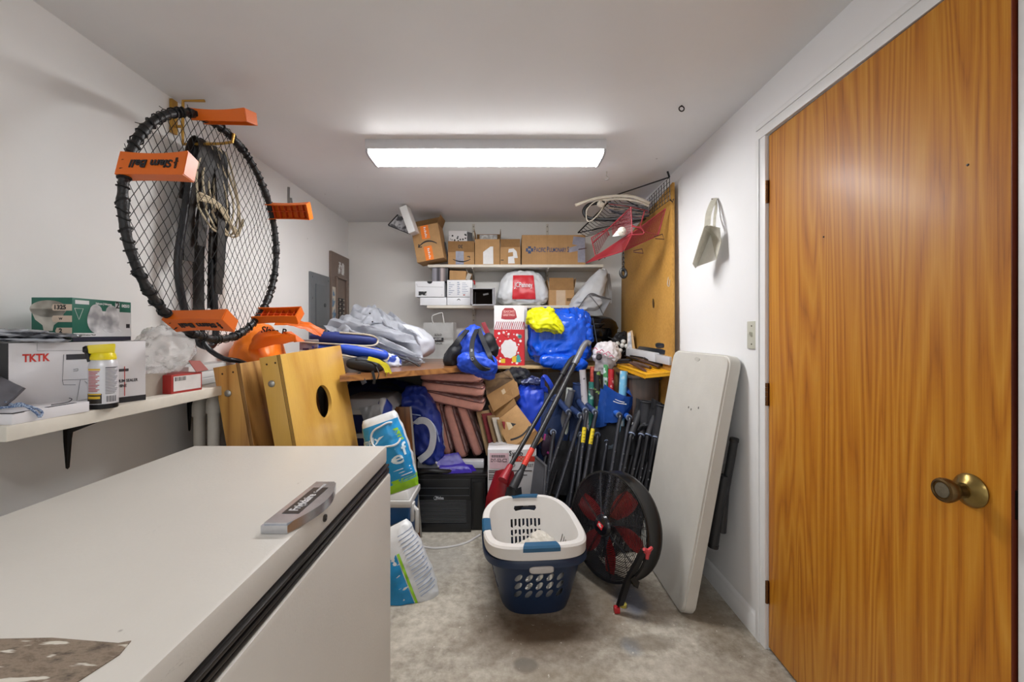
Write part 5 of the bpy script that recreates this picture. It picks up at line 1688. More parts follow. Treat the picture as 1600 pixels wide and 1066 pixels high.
# folded blue camp mats with beige piping
BLU = mat('#1d47b8', 0.55, var=0.12, scale=20, bump=0.25, bscale=220)
BLU_D = mat('#1b2c6e', 0.6, var=0.15, scale=20, bump=0.25, bscale=220)
BEIGE = mat('#b7ac98', 0.6, var=0.08)
DKF = mat('#17191f', 0.6, var=0.2, scale=30, bump=0.2, bscale=150)
t_ = thing('folded_chair_pad', 'folded blue padded seat with beige piping and black straps on the veneer board', 'seat pad', (-0.85, 2.55, VT))
def lobe(mb, a, b, wdt, h, sd=0):
    a, b = Vector(a), Vector(b)
    mb.soft((a + b) / 2, ((b - a).length, wdt, h), 0.7, 0.35, 0.004, 14, 0.004, 44, 18, (0, 0, 0), sd)
    v = (b - a).normalized(); rz = math.atan2(v.y, v.x); ry = -math.asin(v.z)
    M_ = Matrix.Translation((a + b) / 2) @ Euler((0, ry, rz)).to_matrix().to_4x4() @ Matrix.Translation(-(a + b) / 2)
    bmesh.ops.transform(mb.bm, matrix=M_, verts=mb.bm.verts[:])
p0, p1 = P(490, 538, 2.42), P(598, 549, 2.55)
for k, (qa, qb, wdt, h, m_, nm) in enumerate((((486, 526), (590, 532), 0.20, 0.07, BLU_D, 'pad'), ((484, 541), (548, 545), 0.20, 0.055, BLU, 'pad'), ((525, 542), (607, 556), 0.20, 0.07, BLU, 'pad'))):
    mb = MB(); a, b = P(qa[0], qa[1], 2.50), P(qb[0], qb[1], 2.58); lobe(mb, a, b, wdt, h, k)
    pd = part(mb, nm, m_, t_)
    mb = MB(); mb.tube(bez([a + Vector((-0.01, -wdt / 2 - 0.004, -h * 0.42)), (a + b) / 2 + Vector((0, -wdt / 2 - 0.008, -h * 0.45)), b + Vector((-0.01, -wdt / 2 + 0.01, -h * 0.42)), b + Vector((0.012, -wdt / 2 + 0.06, 0)), b + Vector((-0.02, -wdt / 2 + 0.015, h * 0.45)), (a + b) / 2 + Vector((0, -wdt / 2 + 0.02, h * 0.5))], 40), 0.0055, 6)
    part(mb, 'piping', BEIGE, pd)
mb = MB(); lobe(mb, P(548, 566, 2.42), P(598, 573, 2.42), 0.2, 0.075, 4); part(mb, 'dark_pad', DKF, t_)
mb = MB(); lobe(mb, P(555, 562, 2.36), P(592, 570, 2.38), 0.07, 0.05, 9); part(mb, 'dark_pad', mat('#25282f', 0.4, var=0.2), t_)
mb = MB()
mb.strap(bez([P(575, 560, 2.33), P(592, 565, 2.33), P(602, 574, 2.34), P(604, 584, 2.34), P(596, 588, 2.34)], 16), 0.022, 0.003, (0.4, 0.3, 1)); mb.strap(bez([P(592, 566, 2.325), P(604, 570, 2.325), P(611, 584, 2.33)], 10), 0.013, 0.003, (0.6, 0.2, 0.6))
part(mb, 'yellow_strap', mat('#d8cb22', 0.55), t_)
mb = MB(); mb.strap(bez([P(582, 580, 2.28), P(585, 592, 2.27), P(584, 600, 2.27)], 8), 0.014, 0.003, (1, 0, 0)); mb.tube(bez([P(588, 574, 2.29), P(592, 584, 2.28), P(590, 592, 2.28)], 8), 0.003, 5)
mb.strap(bez([P(560, 583, 2.26), P(563, 590, 2.25), P(567, 596, 2.25)], 8), 0.02, 0.003, (1, 0, 0))
part(mb, 'strap', DKF, t_)
mb = MB(); mb.slab(P(561, 591, 2.244), P(568, 588, 2.244), P(573, 598, 2.244), P(566, 602, 2.244), 0.004, 0.001); part(mb, 'buckle', mat('#3b3f4c', 0.4), t_)
# blue and white printed cloth
mb = MB(); mb.soft(P(603, 565, 2.75) + Vector((0.0, 0, -0.0)), (0.20, 0.16, 0.11), 0.8, 0.7, 0.012, 18, 0.018, 44, 26, (0, 0.25, 0.4), 3)
solo(mb, 'printed_cloth', two_tone('#27429c', '#c6cbd8', 20, 0.47, 0.52, 0.7), 'crumpled blue and white printed cloth at the end of the blue pads', 'cloth', tuple(P(603, 580, 2.75)))

# big light grey cover heaped on top
GTP = mat('#d2d5dd', 0.5, var=0.06, scale=10, bump=0.12, bscale=120)
gc = Vector((-0.83, 3.05, VT))
t_ = thing('grey_tarp', 'large light grey tarpaulin folded in a loose heap against the back wall', 'tarpaulin', tuple(gc))


def tarp(name, A, B, C, D, sag, fold, seed, nu=44, nv=26, thick=0.007):
    A, B, C, D = (P(*q) for q in (A, B, C, D))
    def dsp(u, v):
        k = math.sin(PI * u) ** 0.6 * math.sin(PI * v) ** 0.6
        r1 = math.sin(v * 15 + 3 * mnoise.noise(Vector((u * 2.4, v * 1.5, seed))) + seed)
        r2 = ridged((u * 2.6 + seed, v * 3.4, seed), 1.2)
        return Vector((0.010 * r2, -sag * k - fold * 0.9 * r2 - fold * 0.5 * r1, fold * (r1 * 0.5 + 0.4 * r2)))
    mb = MB(); mb.sheet(A, B, C, D, dsp, nu, nv, thick)
    return part(mb, name, GTP, t_)


tarp('fold', (510, 520, 2.95), (662, 566, 2.95), (652, 522, 3.1), (560, 478, 3.2), 0.10, 0.035, 1.0)
tarp('fold', (508, 508, 2.9), (655, 540, 2.85), (620, 500, 3.1), (575, 480, 3.2), 0.07, 0.030, 4.3)
tarp('fold', (530, 530, 2.84), (660, 568, 2.82), (655, 556, 2.9), (560, 508, 2.95), 0.06, 0.025, 7.7)
tarp('fold', (506, 512, 2.9), (535, 540, 2.86), (600, 500, 2.98), (585, 476, 3.15), 0.05, 0.025, 2.2)
tarp('fold', (575, 482, 3.15), (600, 520, 2.95), (660, 528, 2.95), (622, 495, 3.2), 0.06, 0.03, 9.4)
tarp('fold', (600, 556, 2.82), (612, 566, 2.86), (664, 570, 2.8), (655, 562, 2.84), 0.03, 0.02, 5.1, 30, 14)
mb = MB(); mb.soft((gc.x + 0.02, 3.16, VT + 0.16), (0.56, 0.40, 0.25), 0.8, 0.7, 0.02, 5, 0.03, 60, 34, (0, 0.12, 0.0), 7); part(mb, 'inner_heap', GTP, t_)
mb = MB(); mb.sheet(P(510, 516, 2.9), P(560, 520, 2.84), P(558, 530, 2.84), P(508, 528, 2.9), lambda u, v: Vector((0, -0.01 * math.sin(u * 9), 0.004 * math.sin(u * 14))), 16, 6, 0.004); part(mb, 'printed_edge', two_tone('#2b3f86', '#b9bfcc', 26, 0.42, 0.5, 0.7), t_)
mb = MB()
mb.tube(bez([P(562, 524, 2.80), P(585, 538, 2.78), P(610, 552, 2.76), P(645, 566, 2.74), P(657, 574, 2.76)], 30), 0.008, 6); mb.tube(bez([P(560, 526, 2.79), P(572, 530, 2.77), P(583, 527, 2.78), P(570, 521, 2.8)], 12), 0.006, 6)
part(mb, 'dark_lining', mat('#3a3b3f', 0.6), t_)
mb = MB()
for q in ((578, 490), (582, 503), (568, 506)):
    mb.lathe([(0, 0), (0.006, 0), (0.0, 0.004)], 10, axis_m(P(q[0], q[1], 2.9), (0, -1, 0)))
part(mb, 'eyelet', mat('#45464a', 0.4, 0.6), t_, kind='stuff')

# white paper bag
t_ = thing('paper_bag', 'white paper carrier bag with black label print and twisted handles', 'bag', (P(688, 0, 3.6).x, 3.66, VT))
a, b = P(661, 562, 3.58), P(708, 504, 3.58)
PB = mat('#e2e2e0', 0.65, var=0.06, scale=12, bump=0.2, bscale=25)
mb = MB()
mb.sheet((a.x, 3.58, VT), (b.x, 3.58, VT), (b.x, 3.60, b.z), (a.x - 0.003, 3.60, b.z), lambda u, v: Vector((0, 0.006 * mnoise.noise(Vector((u * 4, v * 4, 2))) + (0.01 if abs(v - 0.5) < 0.03 else 0), 0)), 16, 24, 0.002)
mb.sheet((b.x, 3.58, VT), (b.x + 0.012, 3.72, VT), (b.x + 0.012, 3.70, b.z), (b.x, 3.60, b.z), lambda u, v: Vector((-0.02 * math.sin(PI * u), 0, 0)), 10, 12, 0.002)
mb.sheet((a.x, 3.58, VT), (a.x, 3.72, VT), (a.x, 3.70, b.z), (a.x - 0.003, 3.60, b.z), lambda u, v: Vector((0.02 * math.sin(PI * u), 0, 0)), 10, 12, 0.002)
mb.sheet((a.x, 3.72, VT), (b.x + 0.012, 3.72, VT), (b.x + 0.012, 3.70, b.z), (a.x, 3.70, b.z), lambda u, v: Vector((0, 0, 0)), 6, 6, 0.002)
part(mb, 'bag_body', PB, t_)
mb = MB()
for x0, x1 in ((675, 694),):
    mb.tube(bez([P(x0 + 2, 506, 3.59), P(x0, 498, 3.585), P(x0 + 2, 493, 3.585), P(x1 - 4, 489, 3.585), P(x1 - 2, 494, 3.585), P(x1, 506, 3.59)], 20), 0.0035, 6)
part(mb, 'handle', PB, t_)
cxm = (a.x + b.x) / 2 + 0.0
mb = MB(); mb.span((cxm - 0.045, 3.5745, VT + 0.150), (cxm + 0.045, 3.590, VT + 0.177)); lb = part(mb, 'label', mat('#26262b', 0.5), t_)
mb = MB(); mb.text('ADORE', 0.022, basis((cxm, 3.574, VT + 0.164), (1, 0, 0), (0, 0, 1)), 0.0004, 0.01, 1.0, fit=0.06); part(mb, 'label_lettering', WHITE, t_)
mb = MB(); mb.text('SOLO', 0.024, basis((cxm, 3.582, VT + 0.20), (1, 0, 0), (0, 0, 1)), 0.0006, 0.015, fit=0.06); mb.text('SNACK', 0.024, basis((cxm, 3.577, VT + 0.127), (1, 0, 0), (0, 0, 1)), 0.0006, 0.0, fit=0.07)
part(mb, 'lettering', INK, t_)

# blue backpack
BPK = mat('#1746c0', 0.5, var=0.12, scale=14, bump=0.25, bscale=180)
bc = P(737, 542, 2.95)
t_ = thing('backpack', 'blue and black backpack slumped on the counter edge beside the gift bag', 'backpack', (bc.x, bc.y, VT))
mb = MB()
def bpf(q):
    zn = (q.z + 0.14) / 0.28
    return Vector((q.x * (1.08 - 0.55 * zn) + 0.02 * zn, q.y * (1.05 - 0.3 * zn), q.z - 0.2 * q.x * (q.x > 0)))
mb.soft(bc + Vector((0, 0.02, 0.0)), (0.34, 0.27, 0.29), 0.75, 0.75, 0.015, 8, 0.02, 110, 70, (0, 0, 0), 2.5, bpf, 0.014); part(mb, 'main_sack', BPK, t_)
mb = MB(); mb.soft(P(742, 570, 2.68) + Vector((0.015, 0.0, 0.005)), (0.25, 0.15, 0.14), 0.8, 0.8, 0.012, 10, 0.014, 80, 44, (0, 0.12, 0.0), 5, None, 0.012); part(mb, 'front_pocket', BPK, t_)
mb = MB(); mb.soft(P(707, 556, 2.86), (0.09, 0.18, 0.19), 0.9, 0.8, 0.01, 10, 0.02, 36, 24, (0, 0.5, 0), 8); part(mb, 'side_panel', DKF, t_)
mb = MB(); mb.soft(P(766, 540, 2.88), (0.09, 0.12, 0.17), 0.9, 0.8, 0.01, 10, 0.02, 36, 24, (0, -0.4, 0), 12); part(mb, 'side_panel', DKF, t_)
for pts, wd in (([(745, 515, 2.86), (739, 530, 2.76), (737, 548, 2.64), (740, 562, 2.60), (752, 575, 2.595), (765, 578, 2.62)], 0.03), ([(748, 514, 2.88), (756, 535, 2.78), (765, 555, 2.64), (772, 575, 2.65)], 0.03), ([(730, 516, 2.86), (718, 530, 2.80), (704, 548, 2.80)], 0.035)):
    mb = MB(); mb.strap(bez([P(*q) for q in pts], 24), wd, 0.008, (1, 0, 0.25)); part(mb, 'strap', DKF, t_)
mb = MB(); mb.tube(arc(P(738, 561, 2.59), 0.008, 0, 2 * PI, 14), 0.002, 5, True); mb.box(P(737, 548, 2.63), (0.012, 0.006, 0.02)); part(mb, 'zip_pull', mat('#b9bcc4', 0.3, 0.8), t_)
mb = MB(); mb.soft(P(757, 584, 2.70), (0.14, 0.09, 0.065), 0.9, 0.8, 0.008, 14, 0.012, 32, 20, (0, 0.25, 0), 3); part(mb, 'hanging_flap', BPK, t_)
t_ = thing('red_folder', 'dark red flat folder standing behind the blue backpack', 'folder', tuple(P(764, 545, 3.3)))
mb = MB(); mb.slab(P(752, 505, 3.32), P(768, 545, 3.32), P(775, 540, 3.32), P(758, 503, 3.32), 0.02, 0.002); part(mb, 'cover', mat('#8f2330', 0.5), t_)
mb = MB(); mb.slab(P(754, 506, 3.315), P(769, 544, 3.315), P(771, 542, 3.315), P(756, 505, 3.315), 0.004); part(mb, 'edge', mat('#b8485a', 0.5), t_)

# red gift bag with dots and stripes, carton board standing behind it
a, b = P(772, 572, 3.24), P(819, 477, 3.24)
a.z = CZ + 0.001
gw, gh = b.x - a.x, b.z - a.z
t_ = thing('gift_bag', 'tall red and white gift bag with dots and a candy stripe band', 'gift bag', ((a.x + b.x) / 2, 3.3, CZ + 0.001))
GR = mat('#c4232b', 0.4, var=0.06); GWH = mat('#dfdcdc', 0.4, var=0.03)
x0, x1, y0, y1 = a.x, b.x, 3.24, 3.37
def bagwall(z0, z1, m_, nm):
    mb = MB()
    mb.span((x0, y0, z0), (x1, y0 + 0.002, z1)); mb.span((x0, y1 - 0.002, z0), (x1, y1, z1)); mb.span((x0, y0 + 0.002, z0), (x0 + 0.002, y1 - 0.002, z1)); mb.span((x1 - 0.002, y0 + 0.002, z0), (x1, y1 - 0.002, z1))
    return part(mb, nm, m_, t_)
z_s0, z_s1 = P(0, 515, 3.24).z, P(0, 502, 3.24).z
bagwall(a.z, z_s0, GR, 'red_wall')
mb = MB(); mb.span((x1, y0 + 0.001, a.z + 0.001), (x1 + 0.006, y1, z_s1 - 0.01)); part(mb, 'side_gusset', mat('#8a1823', 0.45), t_)
bagwall(z_s0, z_s1, GWH, 'white_band')
mb = MB()
for k in range(15):
    xx_ = x0 + 0.002 + k * 0.0155
    w_ = min(0.006, x1 - xx_)
    sh = 0.018
    if xx_ + sh + 0.006 > x1: sh = max(0, x1 - xx_ - 0.006)
    mb.slab((xx_, y0 - 0.0006, z_s0 + 0.003), (xx_ + 0.006, y0 - 0.0006, z_s0 + 0.003), (xx_ + 0.006 + sh, y0 - 0.0006, z_s1 - 0.003), (xx_ + sh, y0 - 0.0006, z_s1 - 0.003), 0.001)
part(mb, 'candy_stripe', mat('#9c4358', 0.5), t_, kind='stuff')
bagwall(z_s1, b.z - 0.002, GWH, 'white_top')
random.seed(21)
mb = MB()
placed = []
for k in range(34):
    for tr in range(30):
        q = (random.uniform(x0 + 0.012, x1 - 0.012), random.uniform(a.z + 0.015, z_s0 - 0.012)); rr = random.choice((0.004, 0.005, 0.007, 0.010))
        if all((q[0] - p[0]) ** 2 + (q[1] - p[1]) ** 2 > (rr + p[2] + 0.006) ** 2 for p in placed):
            placed.append((*q, rr)); mb.lathe([(0, 0), (rr, 0), (rr, 0.0006), (0, 0.0006)], 12, axis_m((q[0], y0, q[1]), (0, -1, 0))); break
part(mb, 'white_dot', GWH, t_, kind='stuff')
mb = MB(); cxg, czg = (x0 + x1) / 2 - 0.0, (a.z + z_s0) / 2 - 0.01      # plain pale wreath shape
mb.prism([(0.062 * math.cos(q) * (1 + 0.05 * math.cos(9 * q)), 0.07 * math.sin(q) * (1 + 0.05 * math.cos(9 * q))) for q in [2 * PI * i / 60 for i in range(60)]], basis((cxg, y0 - 0.0003, czg), (1, 0, 0), (0, 0, 1)), 0.0012)
part(mb, 'pale_round_print', GWH, t_)
mb = MB()
for (px, py, w_, h_) in ((786, 564, 6, 7),):
    c_ = P(px, py, y0); mb.span((c_.x - 0.016, y0 - 0.0014, c_.z - 0.016), (c_.x + 0.016, y0, c_.z + 0.016))
part(mb, 'yellow_print', mat('#d9b92f', 0.5), t_)
mb = MB(); c_ = P(803, 562, y0); mb.span((c_.x - 0.014, y0 - 0.0014, c_.z - 0.02), (c_.x + 0.018, y0, c_.z + 0.026))
part(mb, 'yellow_print', mat('#d9b92f', 0.5), t_)
mb = MB(); c_ = P(810, 561, y0); mb.prism([(-0.016, -0.025), (0.022, -0.025), (0.012, 0.0), (0.02, 0.0), (0.004, 0.035), (-0.012, 0.03)], basis((c_.x, y0 - 0.0004, c_.z), (1, 0, 0), (0, 0, 1)), 0.0012)
c_ = P(812, 526, y0)
for k in range(6):
    q = PI * k / 6
    mb.box((c_.x, y0 - 0.0008, c_.z), (0.038, 0.0008, 0.004), (0, q, 0))
part(mb, 'teal_print', mat('#3f9c9a', 0.5), t_)
mb = MB(); c_ = P(795, 490, y0)
mb.prism([(-0.058, -0.04), (-0.05, 0.02), (-0.03, 0.042), (0.03, 0.042), (0.05, 0.02), (0.062, -0.03), (0.04, -0.045), (-0.03, -0.045)], basis((c_.x, y0 - 0.0004, c_.z), (1, 0, 0), (0, 0, 1)), 0.0012)
tg_ = part(mb, 'red_tag', mat('#9d2c33', 0.5), t_)
mb = MB(); mb.text("SEASON'S", 0.025, basis((c_.x, y0 - 0.0018, c_.z + 0.014), (1, 0, 0), (0, 0, 1)), 0.0004, 0.02, fit=0.085); mb.text('GREETINGS', 0.025, basis((c_.x, y0 - 0.0018, c_.z - 0.012), (1, 0, 0), (0, 0, 1)), 0.0004, 0.02, fit=0.09)
part(mb, 'tag_lettering', mat('#dba9a4', 0.5), tg_)
mb = MB()
mb.tube(bez([P(785, 505, y0 - 0.004), P(784, 513, y0 - 0.006), P(787, 522, y0 - 0.008), P(795, 524, y0 - 0.008), P(799, 514, y0 - 0.006), P(800, 505, y0 - 0.004)], 24), 0.002, 5)
part(mb, 'cord_handle', mat('#d2524f', 0.5), t_)
mb = MB(); mb.span((x1 - 0.03, 3.40, CZ + 0.001), (x1 + 0.012, 3.42, b.z - 0.002)); mb.span((x1 + 0.012, 3.40, CZ + 0.30), (x1 + 0.03, 3.42, b.z))
solo(mb, 'white_board', GWH, 'narrow white board standing behind the gift bag', 'board', (x1, 3.41, CZ + 0.001))

# large blue shiny carrier with a yellow bag in its mouth
SHB = mat('#0f4fc8', 0.22, var=0.1, scale=10)
def shiny(hexc, name):
    t = NT(name); f = t.noise(7, 4, 0.6, None, 0.8); t.bump(f, 0.55, 0.03)
    return t.fin(t.ramp(f, [(0.3, sc3(rgb(hexc), 0.85)), (0.7, sc3(rgb(hexc), 1.1))]), 0.2)
SHB = shiny('#1557d6', 'blue_woven_plastic')
c_ = P(876, 533, 3.22)
t_ = thing('blue_carrier', 'huge shiny blue carrier bag stuffed full on the counter', 'bag', (c_.x, 3.3, CZ + 0.001))
def bcf(q):
    return Vector((q.x * (1 + 0.05 * (-q.z) / 0.2), q.y, q.z + 0.03 * (q.x / 0.2) ** 2 * (q.z > 0)))
mb = MB(); mb.soft((c_.x, 3.30, CZ + 0.217), (0.475, 0.34, 0.42), 0.55, 0.7, 0.015, 7, 0.02, 150, 90, (0, 0.0, 0), 3, bcf, 0.022); mb.soft(P(880, 567, 3.145), (0.36, 0.09, 0.11), 0.8, 0.7, 0.008, 9, 0.008, 70, 30, (0, 0.1, 0), 5, None, 0.01); part(mb, 'bag_body', SHB, t_)
for q0, q1, sd in (((905, 500), (0.17, 0.16, 0.14), 4), ((880, 492), (0.12, 0.14, 0.07), 8), ((915, 520), (0.10, 0.2, 0.2), 6)):
    mb = MB(); mb.soft(P(q0[0], q0[1], 3.26), q1, 0.8, 0.8, 0.012, 12, 0.016, 60, 40, None, sd, None, 0.014); part(mb, 'rim_fold', SHB, t_)
mb = MB(); mb.strap(bez([P(903, 498, 3.15), P(897, 488, 3.14), P(890, 484, 3.16), P(886, 492, 3.17)], 14), 0.03, 0.003, (0.5, -0.5, 0.6)); part(mb, 'handle', SHB, t_)
YEL = mat('#dfe010', 0.45, var=0.08, scale=10, bump=0.2, bscale=60)
mb = MB()
def yf(q):
    return Vector((q.x, q.y, q.z - 0.4 * abs(q.x) * (q.x > 0) + 0.01 * math.sin(q.x * 40)))
mb.soft(P(851, 500, 3.13), (0.27, 0.16, 0.16), 0.8, 0.75, 0.014, 12, 0.016, 90, 50, None, 1.5, yf, 0.014)
mb.soft(P(842, 490, 3.12), (0.12, 0.10, 0.09), 0.9, 0.8, 0.012, 18, 0.02, 32, 22, None, 5)
mb.soft(P(856, 487, 3.13), (0.10, 0.09, 0.06), 0.9, 0.8, 0.012, 18, 0.02, 32, 22, None, 9)
solo(mb, 'yellow_bag', YEL, 'bright yellow cloth bag folded over the mouth of the blue carrier', 'bag', tuple(P(851, 512, 3.13)))

# black portable grill
gc_ = P(935, 512, 3.50)
t_ = thing('kettle_grill', 'black domed portable grill between the blue carrier and the back wall', 'grill', (gc_.x, 3.53, CZ + 0.001))
gx = P(931, 0, 3.53).x
GM = Matrix.Translation((gx, 3.56, 0))
zr = P(0, 513, 3.5).z
mb = MB(); mb.lathe([(0, zr - 0.165), (0.10, zr - 0.16), (0.15, zr - 0.12), (0.176, zr - 0.05), (0.182, zr - 0.004), (0.178, zr - 0.004), (0, zr - 0.01)], 44, GM); part(mb, 'bowl', mat('#0e0e10', 0.18, var=0.1), t_)
mb = MB(); mb.lathe([(0.184, zr - 0.008), (0.19, zr), (0.184, zr + 0.012), (0.17, zr + 0.05), (0.13, zr + 0.085), (0.06, zr + 0.105), (0, zr + 0.108)], 44, GM); part(mb, 'lid', mat('#0e0e10', 0.15, var=0.1), t_)
mb = MB()
for k in range(3):
    q = -PI / 2 + 2 * PI * k / 3
    mb.tube([(gx + 0.12 * math.cos(q), 3.56 + 0.12 * math.sin(q), zr - 0.14), (gx + 0.17 * math.cos(q), 3.56 + 0.17 * math.sin(q), CZ + 0.001)], 0.006, 6)
part(mb, 'leg', BLACK, t_)
mb = MB(); mb.tube(bez([(gx - 0.06, 3.56 - 0.155, zr + 0.035), (gx - 0.055, 3.56 - 0.20, zr + 0.03), (gx + 0.0, 3.56 - 0.215, zr + 0.03), (gx + 0.04, 3.56 - 0.17, zr + 0.035)], 14), 0.007, 6); part(mb, 'handle', BLACK, t_)
mb = MB(); mb.tube([P(926, 497, 3.28), P(933, 536, 3.24)], 0.0025, 5); solo(mb, 'thin_rod', mat('#5b6a80', 0.4), 'thin grey blue rod leaning by the black grill', 'rod', tuple(P(933, 536, 3.24)))

# white thin bag
c_ = P(946, 558, 3.0)
t_ = thing('white_shopping_bag', 'thin white shopping bag with red print bulging at the counter edge', 'bag', (c_.x, 3.05, CZ + 0.001))
THB = mat('#d5d1d4', 0.35, var=0.06, scale=12, bump=0.25, bscale=40)
mb = MB(); mb.soft(P(948, 553, 3.07), (0.19, 0.16, 0.17), 0.85, 0.85, 0.012, 14, 0.014, 80, 50, None, 7, None, 0.012); part(mb, 'bag_body', THB, t_)
mb = MB(); mb.sheet(P(928, 580, 2.99), P(949, 588, 2.99), P(962, 566, 2.98), P(932, 548, 2.97), lambda u, v: Vector((0, -0.02 * math.sin(PI * u) - 0.012 * ridged((u * 3, v * 3, 2)), 0)), 20, 20, 0.003); part(mb, 'handle_loop', THB, t_)
mb = MB(); mb.soft(P(936, 558, 2.95), (0.04, 0.02, 0.045), 1, 1, 0.003, 20, 0, 18, 12, (0, 0.5, 0)); part(mb, 'handle_hole', mat('#2a262c', 0.7), t_)
mb = MB()
for k in range(6):
    p_ = P(927 + k * 5, 546 + k * 1.5 + (k % 2) * 4, 2.935); mb.strap([p_, p_ + Vector((0.014, -0.001, 0.012)), p_ + Vector((0.03, 0.0, -0.004))], 0.007, 0.002, (0, 0.3, 1))
part(mb, 'red_print', mat('#b8637c', 0.5), t_, kind='stuff')

# black net of balls and a wooden block
c_ = P(973, 540, 3.30)
t_ = thing('ball_net', 'black drawstring net holding small white balls', 'net bag', (c_.x, 3.33, CZ + 0.001))
mb = MB(); mb.soft(P(971, 540, 3.34), (0.16, 0.12, 0.24), 0.9, 0.9, 0.02, 14, 0.03, 44, 30, (0, 0.35, 0), 2); part(mb, 'net_sack', mat('#111114', 0.6, var=0.3, scale=60, bump=0.6, bscale=120), t_)
for q, lb_ in (((965, 537), 'left side of'), ((974, 534), 'top of'), ((972, 540), 'middle of'), ((979, 541), 'right side of'), ((969, 548), 'bottom of')):
    mb = MB(); mb.lathe([(0.018 * math.sin(PI * k / 10), -0.018 * math.cos(PI * k / 10)) for k in range(11)], 16, Matrix.Translation(P(q[0], q[1], 3.255)))
    solo(mb, 'small_ball', mat('#d6d6d2', 0.3, var=0.03), 'small white ball showing at the %s the black drawstring net' % lb_, 'ball', tuple(P(q[0], q[1], 3.255) - Vector((0, 0, 0.018))), 'balls in the black net')
mb = MB()
random.seed(2)
for k in range(10):
    p_ = P(960 + k * 2.6, 522 + 3 * random.random() + 12 * (k % 3), 3.27); mb.tube(bez([p_, p_ + Vector((random.uniform(-.03, .03), -0.03, random.uniform(-.04, .03))), p_ + Vector((random.uniform(-.06, .06), 0, random.uniform(-.06, .0)))], 10), 0.003, 5)
part(mb, 'net_cord', BLACK, t_, kind='stuff')
t_ = thing('wooden_block', 'leaning wooden block with a white printed face near the wall panel', 'block', tuple(P(987, 546, 3.2)))
mb = MB(); mb.slab(P(980, 548, 3.22), P(993, 548, 3.20), P(988, 516, 3.24), P(980, 519, 3.26), -0.02, 0.001); part(mb, 'block', wood('#c09a62', '#9a733e', 'z', 8), t_)
mb = MB(); mb.slab(P(980.3, 546, 3.215), P(988, 546, 3.205), P(985.5, 518, 3.235), P(980.5, 521, 3.25), -0.003); part(mb, 'printed_face', two_tone('#9aa0aa', '#d2d2d4', 30, 0.4, 0.6), t_)
# ================================================================== under the counter and on the floor, left part
# window air conditioner
ax0, ax1, ay = P(648, 832, 2.67).x, P(736, 832, 2.67).x, 2.67
ah = P(0, 748, 2.67).z
t_ = thing('air_conditioner', 'black window air conditioner with louvred front standing on the floor', 'air conditioner', ((ax0 + ax1) / 2, 2.85, 0))
ACM = mat('#14161a', 0.35, var=0.12, scale=8)
mb = MB(); mb.span((ax0 + 0.01, ay + 0.03, 0.004), (P(759, 0, 2.74).x, ay + 0.17, ah - 0.01), 0.006); part(mb, 'cabinet', mat('#0f1116', 0.4, var=0.1), t_)
mb = MB(); mb.span((ax0, ay, 0.002), (ax1, ay + 0.03, 0.055), 0.003); mb.span((ax0, ay, ah - 0.135), (ax1, ay + 0.03, ah), 0.004); mb.span((ax0, ay, 0.055), (ax0 + 0.03, ay + 0.03, ah - 0.135)); mb.span((ax1 - 0.03, ay, 0.055), (ax1, ay + 0.03, ah - 0.135))
part(mb, 'front_frame', ACM, t_)
nl = 16
for k in range(nl):
    z = 0.062 + (ah - 0.135 - 0.065) * k / (nl - 1)
    mb = MB(); mb.hexa([Vector(q) for q in ((ax0 + 0.03, ay + 0.004, z - 0.0035), (ax1 - 0.03, ay + 0.004, z - 0.0035), (ax1 - 0.03, ay + 0.022, z - 0.007), (ax0 + 0.03, ay + 0.022, z - 0.007), (ax0 + 0.03, ay + 0.002, z + 0.002), (ax1 - 0.03, ay + 0.002, z + 0.002), (ax1 - 0.03, ay + 0.022, z - 0.004), (ax0 + 0.03, ay + 0.022, z - 0.004))])
    part(mb, 'slat', mat('#63666c', 0.3, var=0.05), t_)
mb = MB(); mb.span((ax0 + 0.012, ay - 0.002, ah - 0.062), (ax1 - 0.012, ay, ah - 0.058)); mb.span((ax0 + 0.012, ay - 0.002, ah - 0.108), (ax1 - 0.012, ay, ah - 0.105)); mb.span((ax0 + 0.012, ay - 0.002, ah - 0.006), (ax1 - 0.012, ay, ah - 0.003))
part(mb, 'highlight_line', mat('#45484e', 0.3), t_, kind='stuff')
mb = MB(); mb.text('Midea', 0.026, basis(((ax0 + ax1) / 2 - 0.02, ay - 0.0008, ah - 0.122), (1, 0, 0), (0, 0, 1)), 0.0006, 0.015, fit=0.05)
mb.tube(arc(((ax0 + ax1) / 2 - 0.045, ay - 0.0008, ah - 0.122), 0.011, 0.4, 5.6, 14), 0.0012, 4)
part(mb, 'lettering', mat('#b9bcc2', 0.4), t_)
mb = MB(); mb.span((P(739, 0, 2.72).x, ay + 0.024, 0.03), (P(757, 0, 2.72).x, ay + 0.031, ah - 0.03), 0.002); part(mb, 'side_curtain', mat('#0b0c10', 0.3), t_)
